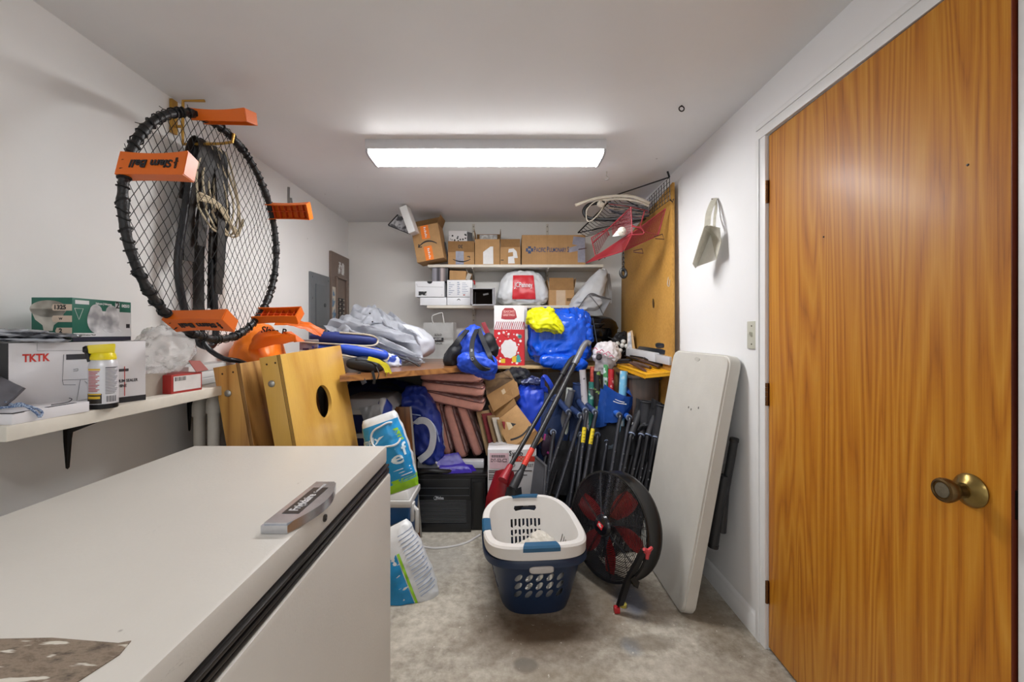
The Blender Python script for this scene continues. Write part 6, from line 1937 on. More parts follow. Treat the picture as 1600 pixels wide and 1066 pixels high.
# black trays and white flat box on top, with the purple bag
t_ = thing('black_tray', 'shallow black plastic tray lying on the air conditioner', 'tray', (P(702, 0, 2.75).x, 2.82, ah + 0.001))
tx0, tx1 = P(645, 0, 2.68).x, P(760, 0, 2.72).x
mb = MB()
for z0, z1, gr in ((ah + 0.001, ah + 0.012, 0.0), (ah + 0.013, ah + 0.03, 0.006)):
    mb.span((tx0 - gr, 2.665 - gr, z0), (tx1 + gr, 2.845, z1), 0.004)
part(mb, 'tray_base', BLACKM, t_)
mb = MB(); mb.tube(bez([(tx0, 2.67, ah + 0.034), (tx0 + 0.1, 2.66, ah + 0.055), (tx0 + 0.2, 2.67, ah + 0.045), (tx0 + 0.26, 2.70, ah + 0.036)], 20), 0.014, 8); part(mb, 'rolled_lip', BLACKM, t_)
wz = ah + 0.0315
mb = MB(); mb.span((tx0 + 0.01, 2.775, wz), (tx1 - 0.02, 2.84, wz + 0.045), 0.003)
solo(mb, 'flat_white_carton', mat('#c9cacd', 0.5, var=0.06), 'flat white carton on the black tray behind the purple bag', 'box', ((tx0 + tx1) / 2, 2.81, wz))
t_ = thing('purple_bag', 'folded shiny purple bag draped on the black tray', 'bag', (P(708, 0, 2.7).x, 2.72, wz))
PUR = mat('#3a1fb0', 0.35, var=0.1, scale=10, bump=0.15, bscale=30)
mb = MB(); mb.sheet(P(692, 741, 2.66), P(738, 739, 2.68), P(716, 708, 2.78), P(677, 714, 2.74), lambda u, v: Vector((0, -0.008 * math.sin(PI * v) + 0.004 * ridged((u * 4, v * 4, 1)), 0.004 * math.sin(v * 8))), 22, 18, 0.012); part(mb, 'front_panel', PUR, t_)
mb = MB(); mb.sheet(P(700, 743, 2.67), P(748, 741, 2.70), P(735, 722, 2.80), P(690, 722, 2.80), lambda u, v: Vector((0, 0, 0.01 * math.sin(PI * v) * math.sin(PI * u))), 18, 12, 0.01); part(mb, 'back_panel', PUR, t_)
mb = MB()
for q in ((682, 723), (685, 729), (688, 734)):
    mb.box(P(q[0], q[1], 2.692), (0.012, 0.002, 0.01), (0, 0.5, 0))
part(mb, 'white_print', WHITE, t_, kind='stuff')

# cooler with white lid, and the pet food sack lying on it
cx1, cy0, cy1 = P(644, 0, 2.42).x, 2.36, 2.62
cx0 = cx1 - 0.62
cz = P(0, 762, 2.42).z
t_ = thing('cool_box', 'blue cooler with white lid and swing handle beside the freezer', 'cooler', ((cx0 + cx1) / 2, 2.5, 0))
CBL = mat('#1c4f86', 0.35, var=0.08, scale=8)
CWH = mat('#d3d2d0', 0.4, var=0.04)
mb = MB(); mb.hexa([Vector(q) for q in ((cx0 + .02, cy0 + .02, 0), (cx1 - .022, cy0 + .02, 0), (cx1 - .022, cy1 - .02, 0), (cx0 + .02, cy1 - .02, 0), (cx0, cy0, cz - 0.09), (cx1, cy0, cz - 0.09), (cx1, cy1, cz - 0.09), (cx0, cy1, cz - 0.09))], 0.015); part(mb, 'body', CBL, t_)
mb = MB(); mb.span((cx0 - 0.006, cy0 - 0.008, cz - 0.089), (cx1 + 0.006, cy1 + 0.008, cz - 0.05), 0.008); mb.hexa([Vector(q) for q in ((cx0, cy0 - .002, cz - .05), (cx1, cy0 - .002, cz - .05), (cx1, cy1 + .002, cz - .05), (cx0, cy1 + .002, cz - .05), (cx0 + .02, cy0 + .02, cz), (cx1 - .02, cy0 + .02, cz), (cx1 - .02, cy1 - .02, cz), (cx0 + .02, cy1 - .02, cz))], 0.01); part(mb, 'lid', CWH, t_)
mb = MB()
hx = cx1 + 0.008
mb.tube([(hx - 0.004, cy0 + 0.05, cz - 0.10), (hx + 0.022, cy0 + 0.045, cz - 0.12), (hx + 0.024, cy0 + 0.04, cz - 0.24), (hx - 0.002, cy0 + 0.045, cz - 0.27)], 0.012, 8)
mb.box((hx - 0.002, cy0 + 0.05, cz - 0.13), (0.018, 0.05, 0.10), None, 0.004)
part(mb, 'handle', CWH, t_)


def sack(name, lab, c, size, rot, prints, loc, pointy=0.25, seed=1, base='#d0d3d6'):
    """stuffed sack: pillow body and bands of print that lie on its skin (fractions of its height)"""
    t_ = thing(name, lab, 'sack', loc)
    M_ = Euler(rot).to_matrix()
    c = Vector(c)
    sx, sy, sz = size

    def skin(u, v, off):
        z = (v - 0.5) * sz
        tp = (1 - abs(2 * v - 1) ** 2.6)
        wd = sx / 2 * (0.80 + 0.20 * tp)
        th = sy / 2 * (0.10 + 0.90 * tp ** 0.6)
        a = 2 * PI * u
        ca, sa = math.cos(a), math.sin(a)
        x = wd * math.copysign(abs(ca) ** 0.6, ca)
        y = th * math.copysign(abs(sa) ** 0.9, sa)
        n = Vector((ca * 0.6, sa, 0)).normalized()
        d = 0.007 * ridged((x * 14 + seed, z * 11, y * 9 + seed), 1.0) + 0.004 * mnoise.noise(Vector((x * 40, z * 40, seed)))
        return c + M_ @ (Vector((x, y, z)) + n * (d + off))
    mb = MB(); mb.grid(lambda u, v: skin(u, v, 0), 64, 40, True)
    part(mb, 'sack_body', mat(base, 0.3, var=0.05), t_)
    for nm, m_, u0, u1, v0, v1, sl in prints:
        mb = MB(); mb.grid(lambda u, v: skin(u0 + (u1 - u0) * u + sl * v, v0 + (v1 - v0) * v, 0.0014), max(4, int(70 * abs(u1 - u0)) + 3), max(4, int(40 * abs(v1 - v0)) + 3))
        part(mb, nm, m_, t_)
    return t_, skin


CYAN = mat('#1588c4', 0.28, var=0.12, scale=10)
CYD = mat('#0f62a8', 0.28, var=0.12, scale=10)
LIME = mat('#8cc41e', 0.3, var=0.12, scale=14)
SWH = mat('#d3d7da', 0.3, var=0.05)
sc_ = (P(603, 0, 2.25).x, 2.26, 0.68)
t_, skin = sack('pet_food_sack', 'tall blue sack with white and lime green print leaning on the cooler', P(605, 708, 2.24) + Vector((0.015, 0, 0)), (0.215, 0.13, 0.41), (R(-6), R(-19), R(0)),
                (('cyan_print', CYAN, 0.545, 0.955, 0.12, 0.90, 0.0), ('dark_blue_side', CYD, 0.44, 0.54, 0.12, 0.86, 0.0), ('lime_print', LIME, 0.45, 1.04, 0.015, 0.17, 0.0), ('white_band', SWH, 0.535, 0.575, 0.15, 0.9, 0.0), ('lime_leaf', LIME, 0.86, 0.92, 0.62, 0.78, -0.03)),
                tuple(P(620, 755, 2.3)))
mb = MB()
ctr = lambda u, v, o=0.003: skin(u, v, o)
mb.tube([ctr(0.80 + 0.10 * math.cos(a), 0.73 + 0.145 * math.sin(a)) for a in [PI * 0.35 + 2 * PI * 0.72 * i / 30 for i in range(31)]], 0.0055, 5)
mb.tube([ctr(u, 0.2 + 0.0 * u) for u in (0.62, 0.7, 0.8, 0.9)], 0.002, 4); mb.tube([ctr(u, 0.24) for u in (0.62, 0.7, 0.8, 0.9)], 0.002, 4); mb.tube([ctr(u, 0.28) for u in (0.62, 0.7, 0.8, 0.9)], 0.002, 4)
part(mb, 'white_swirl', SWH, t_, kind='stuff')


def skin_text(mb, body, size, skin, u0, v0, du, bold=0.02, rotv=0.0, fit=None):
    tm = MB(); tm.text(body, size, Matrix.Identity(4), 0, bold, 1, 'CENTER', fit=fit)
    bmesh.ops.subdivide_edges(tm.bm, edges=tm.bm.edges[:], cuts=1)
    for v in tm.bm.verts:
        x, y = v.co.x, v.co.y
        x, y = x * math.cos(rotv) - y * math.sin(rotv), x * math.sin(rotv) + y * math.cos(rotv)
        v.co = skin(u0 + x * du, v0 + y / 0.46, 0.0045)
    mb.merge(tm.bm)


mb = MB(); skin_text(mb, 'simply', 0.045, skin, 0.665, 0.72, 1.75, fit=0.105); skin_text(mb, 'one', 0.045, skin, 0.655, 0.64, 1.75, fit=0.06); skin_text(mb, 'e', 0.10, skin, 0.80, 0.42, 2.0); skin_text(mb, 'f', 0.10, skin, 0.88, 0.50, 2.0)
part(mb, 'lettering', mat('#cfe3ee', 0.4), t_)
t_2, skin2 = sack('pet_food_sack', 'white, blue and green sack slumped on the floor at the freezer end', P(627, 893, 2.05), (0.27, 0.15, 0.42), (R(-14), R(-22), R(14)),
                (('blue_print', CYAN, 0.665, 0.755, 0.03, 0.72, 0.0), ('dark_blue_side', CYD, 0.5, 0.635, 0.06, 0.7, 0.0), ('lime_print', LIME, 0.5, 0.635, 0.01, 0.20, 0.0), ('lime_line', LIME, 0.757, 0.765, 0.06, 0.72, 0.0), ('blue_top', CYAN, 0.5, 0.66, 0.80, 0.95, 0.0)),
                tuple(P(640, 955, 1.92)), seed=4)
mb = MB()
random.seed(9)
for k in range(17):
    v_ = 0.88 - k * 0.042
    mb.tube([skin2(0.785 + 0.17 * i / 5 - 0.03 * (k % 3) * (i == 5), v_ + 0.004 * i, 0.002) for i in range(6)], 0.0014, 4)
part(mb, 'small_print', mat('#6f86a8', 0.5), t_2, kind='stuff')

# white plastic crate stack with lid behind the sack
t_ = thing('drawer_unit', 'white plastic drawer unit with navy drawers behind the holed board', 'drawer unit', (P(575, 0, 2.6).x, 2.72, 0))
dx0, dx1, dz = P(530, 0, 2.55).x, P(612, 0, 2.55).x, P(0, 641, 2.55).z
mb = MB(); mb.span((dx0, 2.56, 0), (dx1, 2.95, 0.36), 0.006); mb.span((dx0, 2.57, 0.36), (dx0 + 0.02, 2.95, dz)); mb.span((dx1 - 0.02, 2.57, 0.36), (dx1, 2.95, dz)); mb.span((dx0, 2.56, dz - 0.17), (dx1, 2.60, dz - 0.145)); mb.span((dx0, 2.56, dz - 0.03), (dx1, 2.95, dz), 0.004); mb.span((dx0, 2.93, 0.36), (dx1, 2.95, dz)); part(mb, 'frame', CWH, t_)
for z0, z1 in ((dz - 0.14, dz - 0.035), (dz - 0.275, dz - 0.175)):
    mb = MB(); mb.span((dx0 + 0.02, 2.575, z0), (dx1 - 0.02, 2.90, z1), 0.004); part(mb, 'drawer', mat('#1a2558', 0.4), t_)
mb = MB(); mb.hexa([Vector(q) for q in ((dx0, 2.55, dz + .001), (dx1 + .012, 2.55, dz + .001), (dx1 + .012, 2.95, dz + .001), (dx0, 2.95, dz + .001), (dx0, 2.60, dz + .06), (dx1 - .05, 2.60, dz + .06), (dx1 - .05, 2.92, dz + .06), (dx0, 2.92, dz + .06))], 0.008); part(mb, 'lid', mat('#c9cbcd', 0.25, var=0.05), t_)
t_ = thing('white_film_wrap', 'sheet of clear white film hanging over the drawer unit lid', 'plastic film', (P(577, 0, 2.5).x, 2.5, dz))
mb = MB(); mb.sheet(P(583, 690, 2.44), P(600, 660, 2.46), P(593, 632, 2.52), P(562, 638, 2.5), lambda u, v: Vector((0, -0.02 * math.sin(PI * u) - 0.012 * ridged((u * 3, v * 3, 3)), 0.006 * math.sin(v * 7))), 18, 18, 0.003); part(mb, 'film', mat('#ccd0d4', 0.2, var=0.06), t_)

# brown board on edge
mb = MB(); a_, b_, c_, d_ = P(613, 636, 2.62), P(640, 636, 2.60), P(649, 745, 2.60), P(622, 745, 2.60)
def drop(top, bot):   # carry the edge down to the floor
    k = (top.z - 0.0) / (top.z - bot.z); return top + (bot - top) * k
t_ = thing('brown_board', 'brown veneered board standing on edge between the sack and the big blue bag', 'board', tuple((drop(a_, d_) + drop(b_, c_)) / 2))
mb.slab(drop(a_, d_), drop(b_, c_), b_, a_, -0.018, 0.001); part(mb, 'panel', wood('#76491f', '#532e10', 'z', 9, 0.35, 0.3), t_)
mb = MB(); mb.slab(drop(b_, c_) + Vector((.0005, 0, 0)), drop(b_, c_) + Vector((0.010, 0.006, 0)), b_ + Vector((0.010, 0.006, 0)), b_ + Vector((.0005, 0, 0)), -0.014); part(mb, 'edge_band', mat('#8c8880', 0.5), t_)
mb = MB(); mb.soft(P(608, 690, 2.55) + Vector((0, 0, 0)), (0.10, 0.10, 0.52), 0.7, 0.8, 0.01, 10, 0.012, 28, 30, (0, R(-8), 0), 3)
solo(mb, 'white_blue_bag', two_tone('#1c3fa8', '#d0d3d8', 4.0, 0.49, 0.51, 0.4, (2.0, 1, 0.3)), 'narrow white and blue bag squeezed between the sack and brown board', 'bag', tuple(P(612, 770, 2.55)))

# big navy and blue equipment bag
NVY = mat('#1a2f86', 0.45, var=0.15, scale=8, bump=0.2, bscale=160)
NVD = mat('#10193f', 0.5, var=0.15, scale=8, bump=0.2, bscale=160)
bb_ = P(640, 670, 3.15)
t_ = thing('equipment_bag', 'huge navy and royal blue zip bag with white handles under the counter', 'bag', (bb_.x, bb_.y, 0))
mb = MB(); mb.soft((-0.90, 3.28, 0.46), (0.62, 0.42, 0.86), 0.7, 0.7, 0.02, 4, 0.03, 90, 60, (0, R(6), 0), 4, None, 0.012); part(mb, 'bag_body', NVY, t_)
mb = MB(); mb.soft((-0.86, 3.07, 0.78), (0.56, 0.18, 0.22), 0.8, 0.8, 0.02, 5, 0.03, 56, 28, (0, R(14), 0), 9); part(mb, 'top_flap', NVD, t_)
mb = MB(); mb.soft((-0.535, 2.765, 0.655), (0.22, 0.13, 0.52), 0.85, 0.8, 0.012, 7, 0.03, 90, 60, (0, R(-15), 0), 6, None, 0.022); part(mb, 'end_pocket', NVY, t_)
mb = MB(); mb.strap(bez([P(644, 662, 2.70), P(660, 657, 2.68), P(672, 664, 2.67), P(677, 682, 2.67), P(672, 705, 2.68), P(655, 720, 2.70)], 24), 0.042, 0.006, (0.7, -0.2, 0.3)); part(mb, 'handle', mat('#cdd0d8', 0.5), t_)
mb = MB(); mb.tube(bez([P(641, 647, 2.70), P(664, 652, 2.70), P(680, 668, 2.71), P(687, 692, 2.72)], 16), 0.004, 5); part(mb, 'piping', mat('#9fb0d8', 0.5), t_)
mb = MB(); mb.strap(bez([P(689, 660, 2.80), P(690, 690, 2.80), P(693, 700, 2.81)], 8), 0.03, 0.005, (1, 0, 0)); part(mb, 'tag', mat('#c9ccd4', 0.5), t_)
mb = MB(); mb.tube(bez([P(590, 606, 2.99), P(620, 612, 2.97), P(645, 626, 2.97), P(655, 640, 2.98)], 14), 0.006, 5); part(mb, 'dark_zip', BLACK, t_)
mb = MB(); mb.lathe([(0, 0), (0.015, 0), (0.015, 0.06), (0, 0.06)], 14, axis_m(P(645, 671, 2.74), (1, -0.2, 0.1)))
solo(mb, 'metal_tube_end', mat('#8b8e92', 0.35, 0.7), 'short grey metal tube end poking out beside the brown board', 'tube', tuple(P(648, 676, 2.74)))

# salmon cushions: three flat, three upright
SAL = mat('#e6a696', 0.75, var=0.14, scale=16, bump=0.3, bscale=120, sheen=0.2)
SAL_P = two_tone('#cdb4b2', '#a97f79', 30, 0.4, 0.6, 0.8)
PIP = mat('#6e4642', 0.7)


def cushion(c, size, rot, lab, seed):
    t_ = thing('seat_cushion', lab, 'cushion', tuple(c), (0, 0, 0), 'salmon cushions')
    M_ = Euler(rot).to_matrix()
    c = Vector(c); sx, sy, sz = size
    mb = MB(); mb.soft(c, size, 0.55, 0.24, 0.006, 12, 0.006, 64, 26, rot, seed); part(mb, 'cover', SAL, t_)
    for s_ in (1, -1):
        mb = MB()
        ring = []
        for i in range(56):
            a = 2 * PI * i / 56
            ca, sa = math.cos(a), math.sin(a)
            ring.append(c + M_ @ Vector((sx / 2 * 0.985 * math.copysign(abs(ca) ** 0.25, ca), sy / 2 * 0.985 * math.copysign(abs(sa) ** 0.25, sa), s_ * sz * 0.36 + 0.004 * mnoise.noise(Vector((i * 0.4, seed, 0))))))
        mb.tube(ring, 0.0035, 6, True); part(mb, 'piping', PIP, t_)
    mb = MB(); mb.soft(c + M_ @ Vector((0, 0, sz * 0.30)), (sx * 0.93, sy * 0.93, sz * 0.44), 0.5, 0.25, 0.004, 12, 0.004, 48, 16, rot, seed + 3); part(mb, 'patterned_top', SAL_P, t_)
    return t_


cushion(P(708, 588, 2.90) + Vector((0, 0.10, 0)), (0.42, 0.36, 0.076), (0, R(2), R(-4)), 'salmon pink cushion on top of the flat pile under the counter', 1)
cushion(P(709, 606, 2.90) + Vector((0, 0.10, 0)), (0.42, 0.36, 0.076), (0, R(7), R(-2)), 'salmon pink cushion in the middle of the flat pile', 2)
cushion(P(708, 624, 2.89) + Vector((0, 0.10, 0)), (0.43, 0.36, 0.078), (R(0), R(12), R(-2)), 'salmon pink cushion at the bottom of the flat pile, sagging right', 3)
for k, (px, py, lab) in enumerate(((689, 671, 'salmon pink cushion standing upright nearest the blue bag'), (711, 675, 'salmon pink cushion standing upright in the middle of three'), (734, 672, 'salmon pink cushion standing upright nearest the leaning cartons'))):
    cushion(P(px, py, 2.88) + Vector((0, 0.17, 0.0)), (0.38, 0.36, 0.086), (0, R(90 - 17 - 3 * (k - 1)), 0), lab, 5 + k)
mb = MB(); mb.span((P(660, 0, 2.9).x, 2.86, 0), (P(758, 0, 2.9).x, 3.25, P(0, 722, 2.88).z - 0.01), 0.004)
solo(mb, 'storage_chest', mat('#55504b', 0.6, var=0.1), 'low dark chest under the upright salmon cushions', 'chest', (P(709, 0, 2.9).x, 3.05, 0))

# leaning cartons and folded board by the cushions
def leaning(q, dep, m_, name, lab, cat='box', group=None):
    a, b, c, d = (P(*k) for k in q)
    t_ = thing(name, lab, cat, tuple((a + b) / 2), (0, 0, 0), group)
    mb = MB(); mb.slab(a, b, c, d, -dep, 0.002); part(mb, 'carton', m_, t_)
    return t_, a, b, c, d


t_, a, b, c, d = leaning(((797, 702, 2.78), (837, 672, 2.80), (807, 632, 2.92), (774, 659, 2.92)), 0.16, KRAFT, 'cardboard_box', 'brown carton with black square mark tilted against the cushions')
n_ = (b - a).cross(d - a).normalized()
def onface(a, b, d, u, v, off=0.0012):
    return a + (b - a) * u + (d - a) * v + (b - a).cross(d - a).normalized() * off
mb = MB(); mb.slab(onface(a, b, d, 0.42, 0.52), onface(a, b, d, 0.68, 0.52), onface(a, b, d, 0.68, 0.76), onface(a, b, d, 0.42, 0.76), 0.001); part(mb, 'black_mark', INK, t_)
mb = MB(); mb.slab(onface(a, b, d, 0.25, 0.5), onface(a, b, d, 0.42, 0.5), onface(a, b, d, 0.42, 0.76), onface(a, b, d, 0.30, 0.76), 0.001); part(mb, 'paper_label', mat('#c4b292', 0.6), t_)
mb = MB()
mb.strap([onface(a, b, d, 0.15 + 0.8 * i / 10, 0.22 - 0.10 * math.sin(PI * i / 10), 0.002) for i in range(11)], 0.012, 0.0012, (d - a)); part(mb, 'arrow_print', INK, t_)
mb = MB(); mb.slab(d, c, c + Vector((-0.04, 0.04, 0.10)), d + Vector((-0.05, 0.04, 0.10)), 0.003); part(mb, 'flap', KRAFT_D, t_)
mb = MB(); mb.slab(a, b, b + Vector((0.05, -0.01, -0.06)), a + Vector((0.06, -0.01, -0.08)), 0.003); part(mb, 'flap', KRAFT_D, t_)
t_, a, b, c, d = leaning(((771, 644, 2.90), (812, 616, 2.94), (803, 592, 3.0), (760, 618, 2.97)), 0.14, KRAFT_D, 'cardboard_box', 'dim brown carton with one lid flap up, stacked on the tilted carton')
mb = MB(); mb.slab(c + Vector((0, 0, 0.001)), d + Vector((0, 0, 0.001)), P(757, 590, 3.1), P(795, 578, 3.1), 0.003); part(mb, 'flap', two_tone('#5a4630', '#7a6244', 10), t_)
mb = MB(); mb.slab(P(803, 594, 3.0), P(812, 616, 2.94), P(808, 598, 3.02), P(779, 577, 3.02), 0.003); part(mb, 'flap', KRAFT, t_)
mb = MB(); mb.slab(onface(a, b, d, 0.50, 0.5), onface(a, b, d, 0.62, 0.5), onface(a, b, d, 0.62, 0.75), onface(a, b, d, 0.5, 0.75), 0.001); part(mb, 'tape_patch', mat('#a78f6c', 0.5), t_)
random.seed(4)
cols = ('#a58a66', '#7b2d33', '#8d7354', '#c9c2b6', '#9b8058', '#8d3038')
for k in range(6):
    x0 = 760 + k * 8
    mb = MB(); mb.slab(P(x0, 712, 2.80 + 0.008 * k), P(x0 + 38, 706, 2.98), P(x0 + 8, 640 + 4 * k, 3.0), P(x0 - 16, 644 + 3 * k, 2.84 + 0.008 * k), 0.006)
    solo(mb, 'folded_carton', mat(cols[k], 0.75, var=0.12), 'flattened %s carton, number %s from the cushions in the leaning row' % (('brown', 'dark red', 'tan', 'pale', 'light brown', 'red')[k], ('one', 'two', 'three', 'four', 'five', 'six')[k]), 'box', tuple(P(x0 + 15, 712, 2.85)), 'flattened cartons by the cushions')
# white carton with red and black print
a = P(762, 772, 2.66); b = P(838, 703, 2.66)
S_ = (P(838, 0, 2.66).x - P(762, 0, 2.66).x, 0.22, b.z)
t_ = carton('printed_carton', 'white carton with red band and black lettering behind the snow shovels', ((a.x + b.x) / 2, 2.775, 0.0), S_, mat('#cfced0', 0.6, var=0.05))
zt = S_[2]
fpatch(t_, S_, 0.0, S_[0] / 2 - 0.002, zt - 0.075, zt - 0.042, 'red_band', mat('#cf3a2a', 0.5))
fpatch(t_, S_, -S_[0] / 2 + 0.012, -0.02, zt - 0.12, zt - 0.022, 'pink_label', mat('#d6b7c0', 0.5))
mb = MB(); yf_ = -S_[1] / 2 - 0.0012
mb.text('Sysco', 0.042, basis((0.025, yf_, zt - 0.024), (1, 0, 0), (0, 0, 1)), 0.0004, 0.01, fit=0.085)
mb.text('DT-S3-C2', 0.03, basis((-0.082, yf_, zt - 0.068), (1, 0, 0), (0, 0, 1)), 0.0004, 0.0, fit=0.10)
mb.text('D', 0.03, basis((0.01, yf_, zt - 0.098), (1, 0, 0), (0, 0, 1)), 0.0004, 0.0); mb.text('227', 0.024, basis((0.115, yf_, zt - 0.098), (1, 0, 0), (0, 0, 1)), 0.0004, 0.0)
part(mb, 'lettering', INK, t_, True)
mb = MB()
for k in range(16):
    mb.span((-0.13 + k * 0.0055, yf_ + 0.0002, zt - 0.05), (-0.13 + k * 0.0055 + 0.0024 * (1 + k % 2), yf_ + 0.001, zt - 0.034))
for k, (z_, w_) in enumerate(((0.135, 0.27), (0.146, 0.04), (0.162, 0.24), (0.175, 0.03), (0.188, 0.05))):
    mb.span((-0.145, yf_ + 0.0002, zt - z_), (-0.145 + w_, yf_ + 0.001, zt - z_ + 0.006))
part(mb, 'small_print', mat('#4a4448', 0.6), t_, True, kind='stuff')
mb = MB(); mb.text('IQF', 0.028, basis((0.06, yf_ - 0.0004, zt - 0.059), (1, 0, 0), (0, 0, 1)), 0.0004, 0.01); part(mb, 'pale_lettering', mat('#e0b0a0', 0.5), t_, True)

# blue reusable bag under the counter
t_ = thing('blue_tote', 'royal blue reusable bag with loop handle under the counter behind the shovels', 'bag', tuple(Vector((P(838, 0, 3.0).x, 3.05, 0))))
mb = MB()
mb.soft((P(836, 0, 3.0).x, 3.06, P(0, 636, 3.0).z - 0.16), (0.25, 0.20, 0.66), 0.6, 0.7, 0.012, 8, 0.018, 90, 70, (0, R(-4), 0), 5, None, 0.014); part(mb, 'bag_body', mat('#173fc0', 0.4, var=0.12, scale=10, bump=0.2, bscale=40), t_)
mb = MB(); mb.soft((P(833, 0, 3.0).x, 3.04, P(0, 598, 3.0).z), (0.17, 0.15, 0.05), 0.9, 0.9, 0.015, 24, 0.02, 30, 16, None, 3); part(mb, 'stuffing', two_tone('#14204f', '#8f98b8', 26, 0.55, 0.6), t_)
mb = MB(); mb.strap(bez([P(848, 606, 2.96), P(848, 592, 2.95), P(852, 589, 2.95), P(860, 600, 2.95), P(865, 612, 2.97)], 18), 0.03, 0.004, (0.5, 0.1, 0.5)); part(mb, 'handle', mat('#173fc0', 0.4, var=0.12), t_)
mb = MB(); mb.soft(P(806, 590, 3.15), (0.22, 0.2, 0.14), 0.9, 0.9, 0.015, 14, 0.03, 40, 24, None, 8)
solo(mb, 'black_cloth_bundle', DKF, 'black crumpled cloth bundle under the plank counter by the blue tote', 'cloth', tuple(P(806, 605, 3.15)))
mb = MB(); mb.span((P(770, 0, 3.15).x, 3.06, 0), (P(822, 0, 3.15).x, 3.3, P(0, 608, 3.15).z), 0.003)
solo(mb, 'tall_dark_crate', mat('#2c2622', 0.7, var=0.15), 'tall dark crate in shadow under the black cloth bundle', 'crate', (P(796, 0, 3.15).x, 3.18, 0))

# white cable on the floor
mb = MB(); mb.tube(bez([(P(640, 840, 2.6).x, 2.62, 0.004), (P(652, 850, 2.52).x, 2.52, 0.004), (P(672, 857, 2.47).x, 2.47, 0.004), (P(700, 856, 2.48).x, 2.48, 0.004), (P(728, 849, 2.53).x, 2.53, 0.004), (P(750, 836, 2.63).x, 2.63, 0.004)], 50), 0.006, 8)
solo(mb, 'power_cord', mat('#c9c7c6', 0.45, var=0.05), 'pale grey power cord lying on the floor by the air conditioner', 'cord', (P(700, 0, 2.48).x, 2.48, 0))
# ================================================================== laundry baskets
BX, BY, BROT = 0.128, 2.10, R(5)
BM_ = Matrix.Translation((BX, BY, 0)) @ Matrix.Rotation(BROT, 4, 'Z')


def sell(a, hx, hy, e=0.62):
    ca, sa = math.cos(a), math.sin(a)
    return Vector((hx * math.copysign(abs(ca) ** e, ca), hy * math.copysign(abs(sa) ** e, sa), 0))


def basket(name, lab, z0, hx0, hy0, z1, hx1, hy1, lip, lip_h, dip, m_, cutters, loc):
    t_ = thing(name, lab, 'laundry basket', loc)
    def rimz(a, z):
        return z + dip * (abs(math.sin(a)) ** 2 - 0.5) * 2 * ((z - z0) / (z1 - z0)) ** 3
    prof = [(0.0, z0), (1, z0)] + [('w', k / 10) for k in range(1, 11)]
    N = 72
    b = MB()
    rings = []
    th = 0.004
    outer = [(z0 + (z1 - z0) * k / 10, hx0 + (hx1 - hx0) * (k / 10) ** 0.9, hy0 + (hy1 - hy0) * (k / 10) ** 0.9) for k in range(11)]
    seq = [(z, x, y) for z, x, y in outer] 
    seq += [(z1, hx1 + lip * 0.8, hy1 + lip * 0.8), (z1 - 0.008, hx1 + lip, hy1 + lip), (z1 - lip_h, hx1 + lip * 0.95, hy1 + lip * 0.95), (z1 - lip_h, hx1 + lip * 0.95 - th, hy1 + lip * 0.95 - th), (z1 - 0.010, hx1 + lip - th, hy1 + lip - th), (z1 - th, hx1 + lip * 0.7, hy1 + lip * 0.7)]
    # inside first (up), over the lip, then down the outside of the wall
    seq += [(z1 - th - 0.001, hx1 + th, hy1 + th)] + [(z, x + th, y + th) for z, x, y in outer[-2:0:-1]] + [(z0 - th, hx0 + th * 0.5, hy0 + th * 0.5)]
    for z, x, y in seq:
        ring = []
        for i in range(N):
            a = 2 * PI * i / N
            q = sell(a, x, y); q.z = rimz(a, z)
            ring.append(b.bm.verts.new(BM_ @ q))
        rings.append(ring)
    for p, q in zip(rings, rings[1:]):
        for i in range(N):
            b._f([p[i], p[(i + 1) % N], q[(i + 1) % N], q[i]])
    b._f(rings[0]); b._f(rings[-1][::-1])
    if cutters is not None:
        b.cut(cutters)
    part(b, 'basket_body', m_, t_)
    return t_


def cut_prism(mb, pts, o, right, up, depth=0.2):
    mb.prism(pts, basis(o, right, up) @ Matrix.Translation((0, 0, -depth / 2)), depth)


def oval(rx, ry, tilt=0.0, n=14):
    out = []
    for i in range(n):
        a = 2 * PI * i / n
        x, y = rx * math.cos(a), ry * math.sin(a)
        out.append((x * math.cos(tilt) - y * math.sin(tilt), x * math.sin(tilt) + y * math.cos(tilt)))
    return out


Xa, Ya = BM_.to_3x3() @ Vector((1, 0, 0)), BM_.to_3x3() @ Vector((0, 1, 0))
NAVY = mat('#1b2c47', 0.35, var=0.08, scale=8, bump=0.05, bscale=60)
cu = MB()
for r_ in range(3):
    for c_ in range(5):
        o = BM_ @ Vector((-0.002 + (c_ - 2) * 0.046, -0.235, 0.107 + r_ * 0.040)); cut_prism(cu, oval(0.012, 0.022, R(-38)), o, Xa, (0, 0, 1), 0.16)
        o = BM_ @ Vector((-0.002 + (c_ - 2) * 0.046, 0.235, 0.107 + r_ * 0.040)); cut_prism(cu, oval(0.012, 0.022, R(-38)), o, Xa, (0, 0, 1), 0.16)
    for c_ in range(6):
        for s_ in (-1, 1):
            o = BM_ @ Vector((s_ * 0.195, (c_ - 2.5) * 0.05, 0.107 + r_ * 0.040)); cut_prism(cu, oval(0.012, 0.022, R(-38)), o, Ya, (0, 0, 1), 0.12)
for s_ in (-1, 1):
    o = BM_ @ Vector((0, s_ * 0.262, 0.232)); cut_prism(cu, [(-0.045, 0.012), (-0.045, -0.002)] + [(-0.045 + 0.09 * i / 8, -0.002 - 0.013 * math.sin(PI * i / 8)) for i in range(1, 8)] + [(0.045, -0.002), (0.045, 0.012)], o, Xa, (0, 0, 1), 0.09)
nb = basket('laundry_basket', 'navy blue laundry basket with rows of oval holes, under the white one', 0.006, 0.158, 0.205, 0.268, 0.222, 0.268, 0.022, 0.030, 0.012, NAVY, cu, (BX, BY, 0))
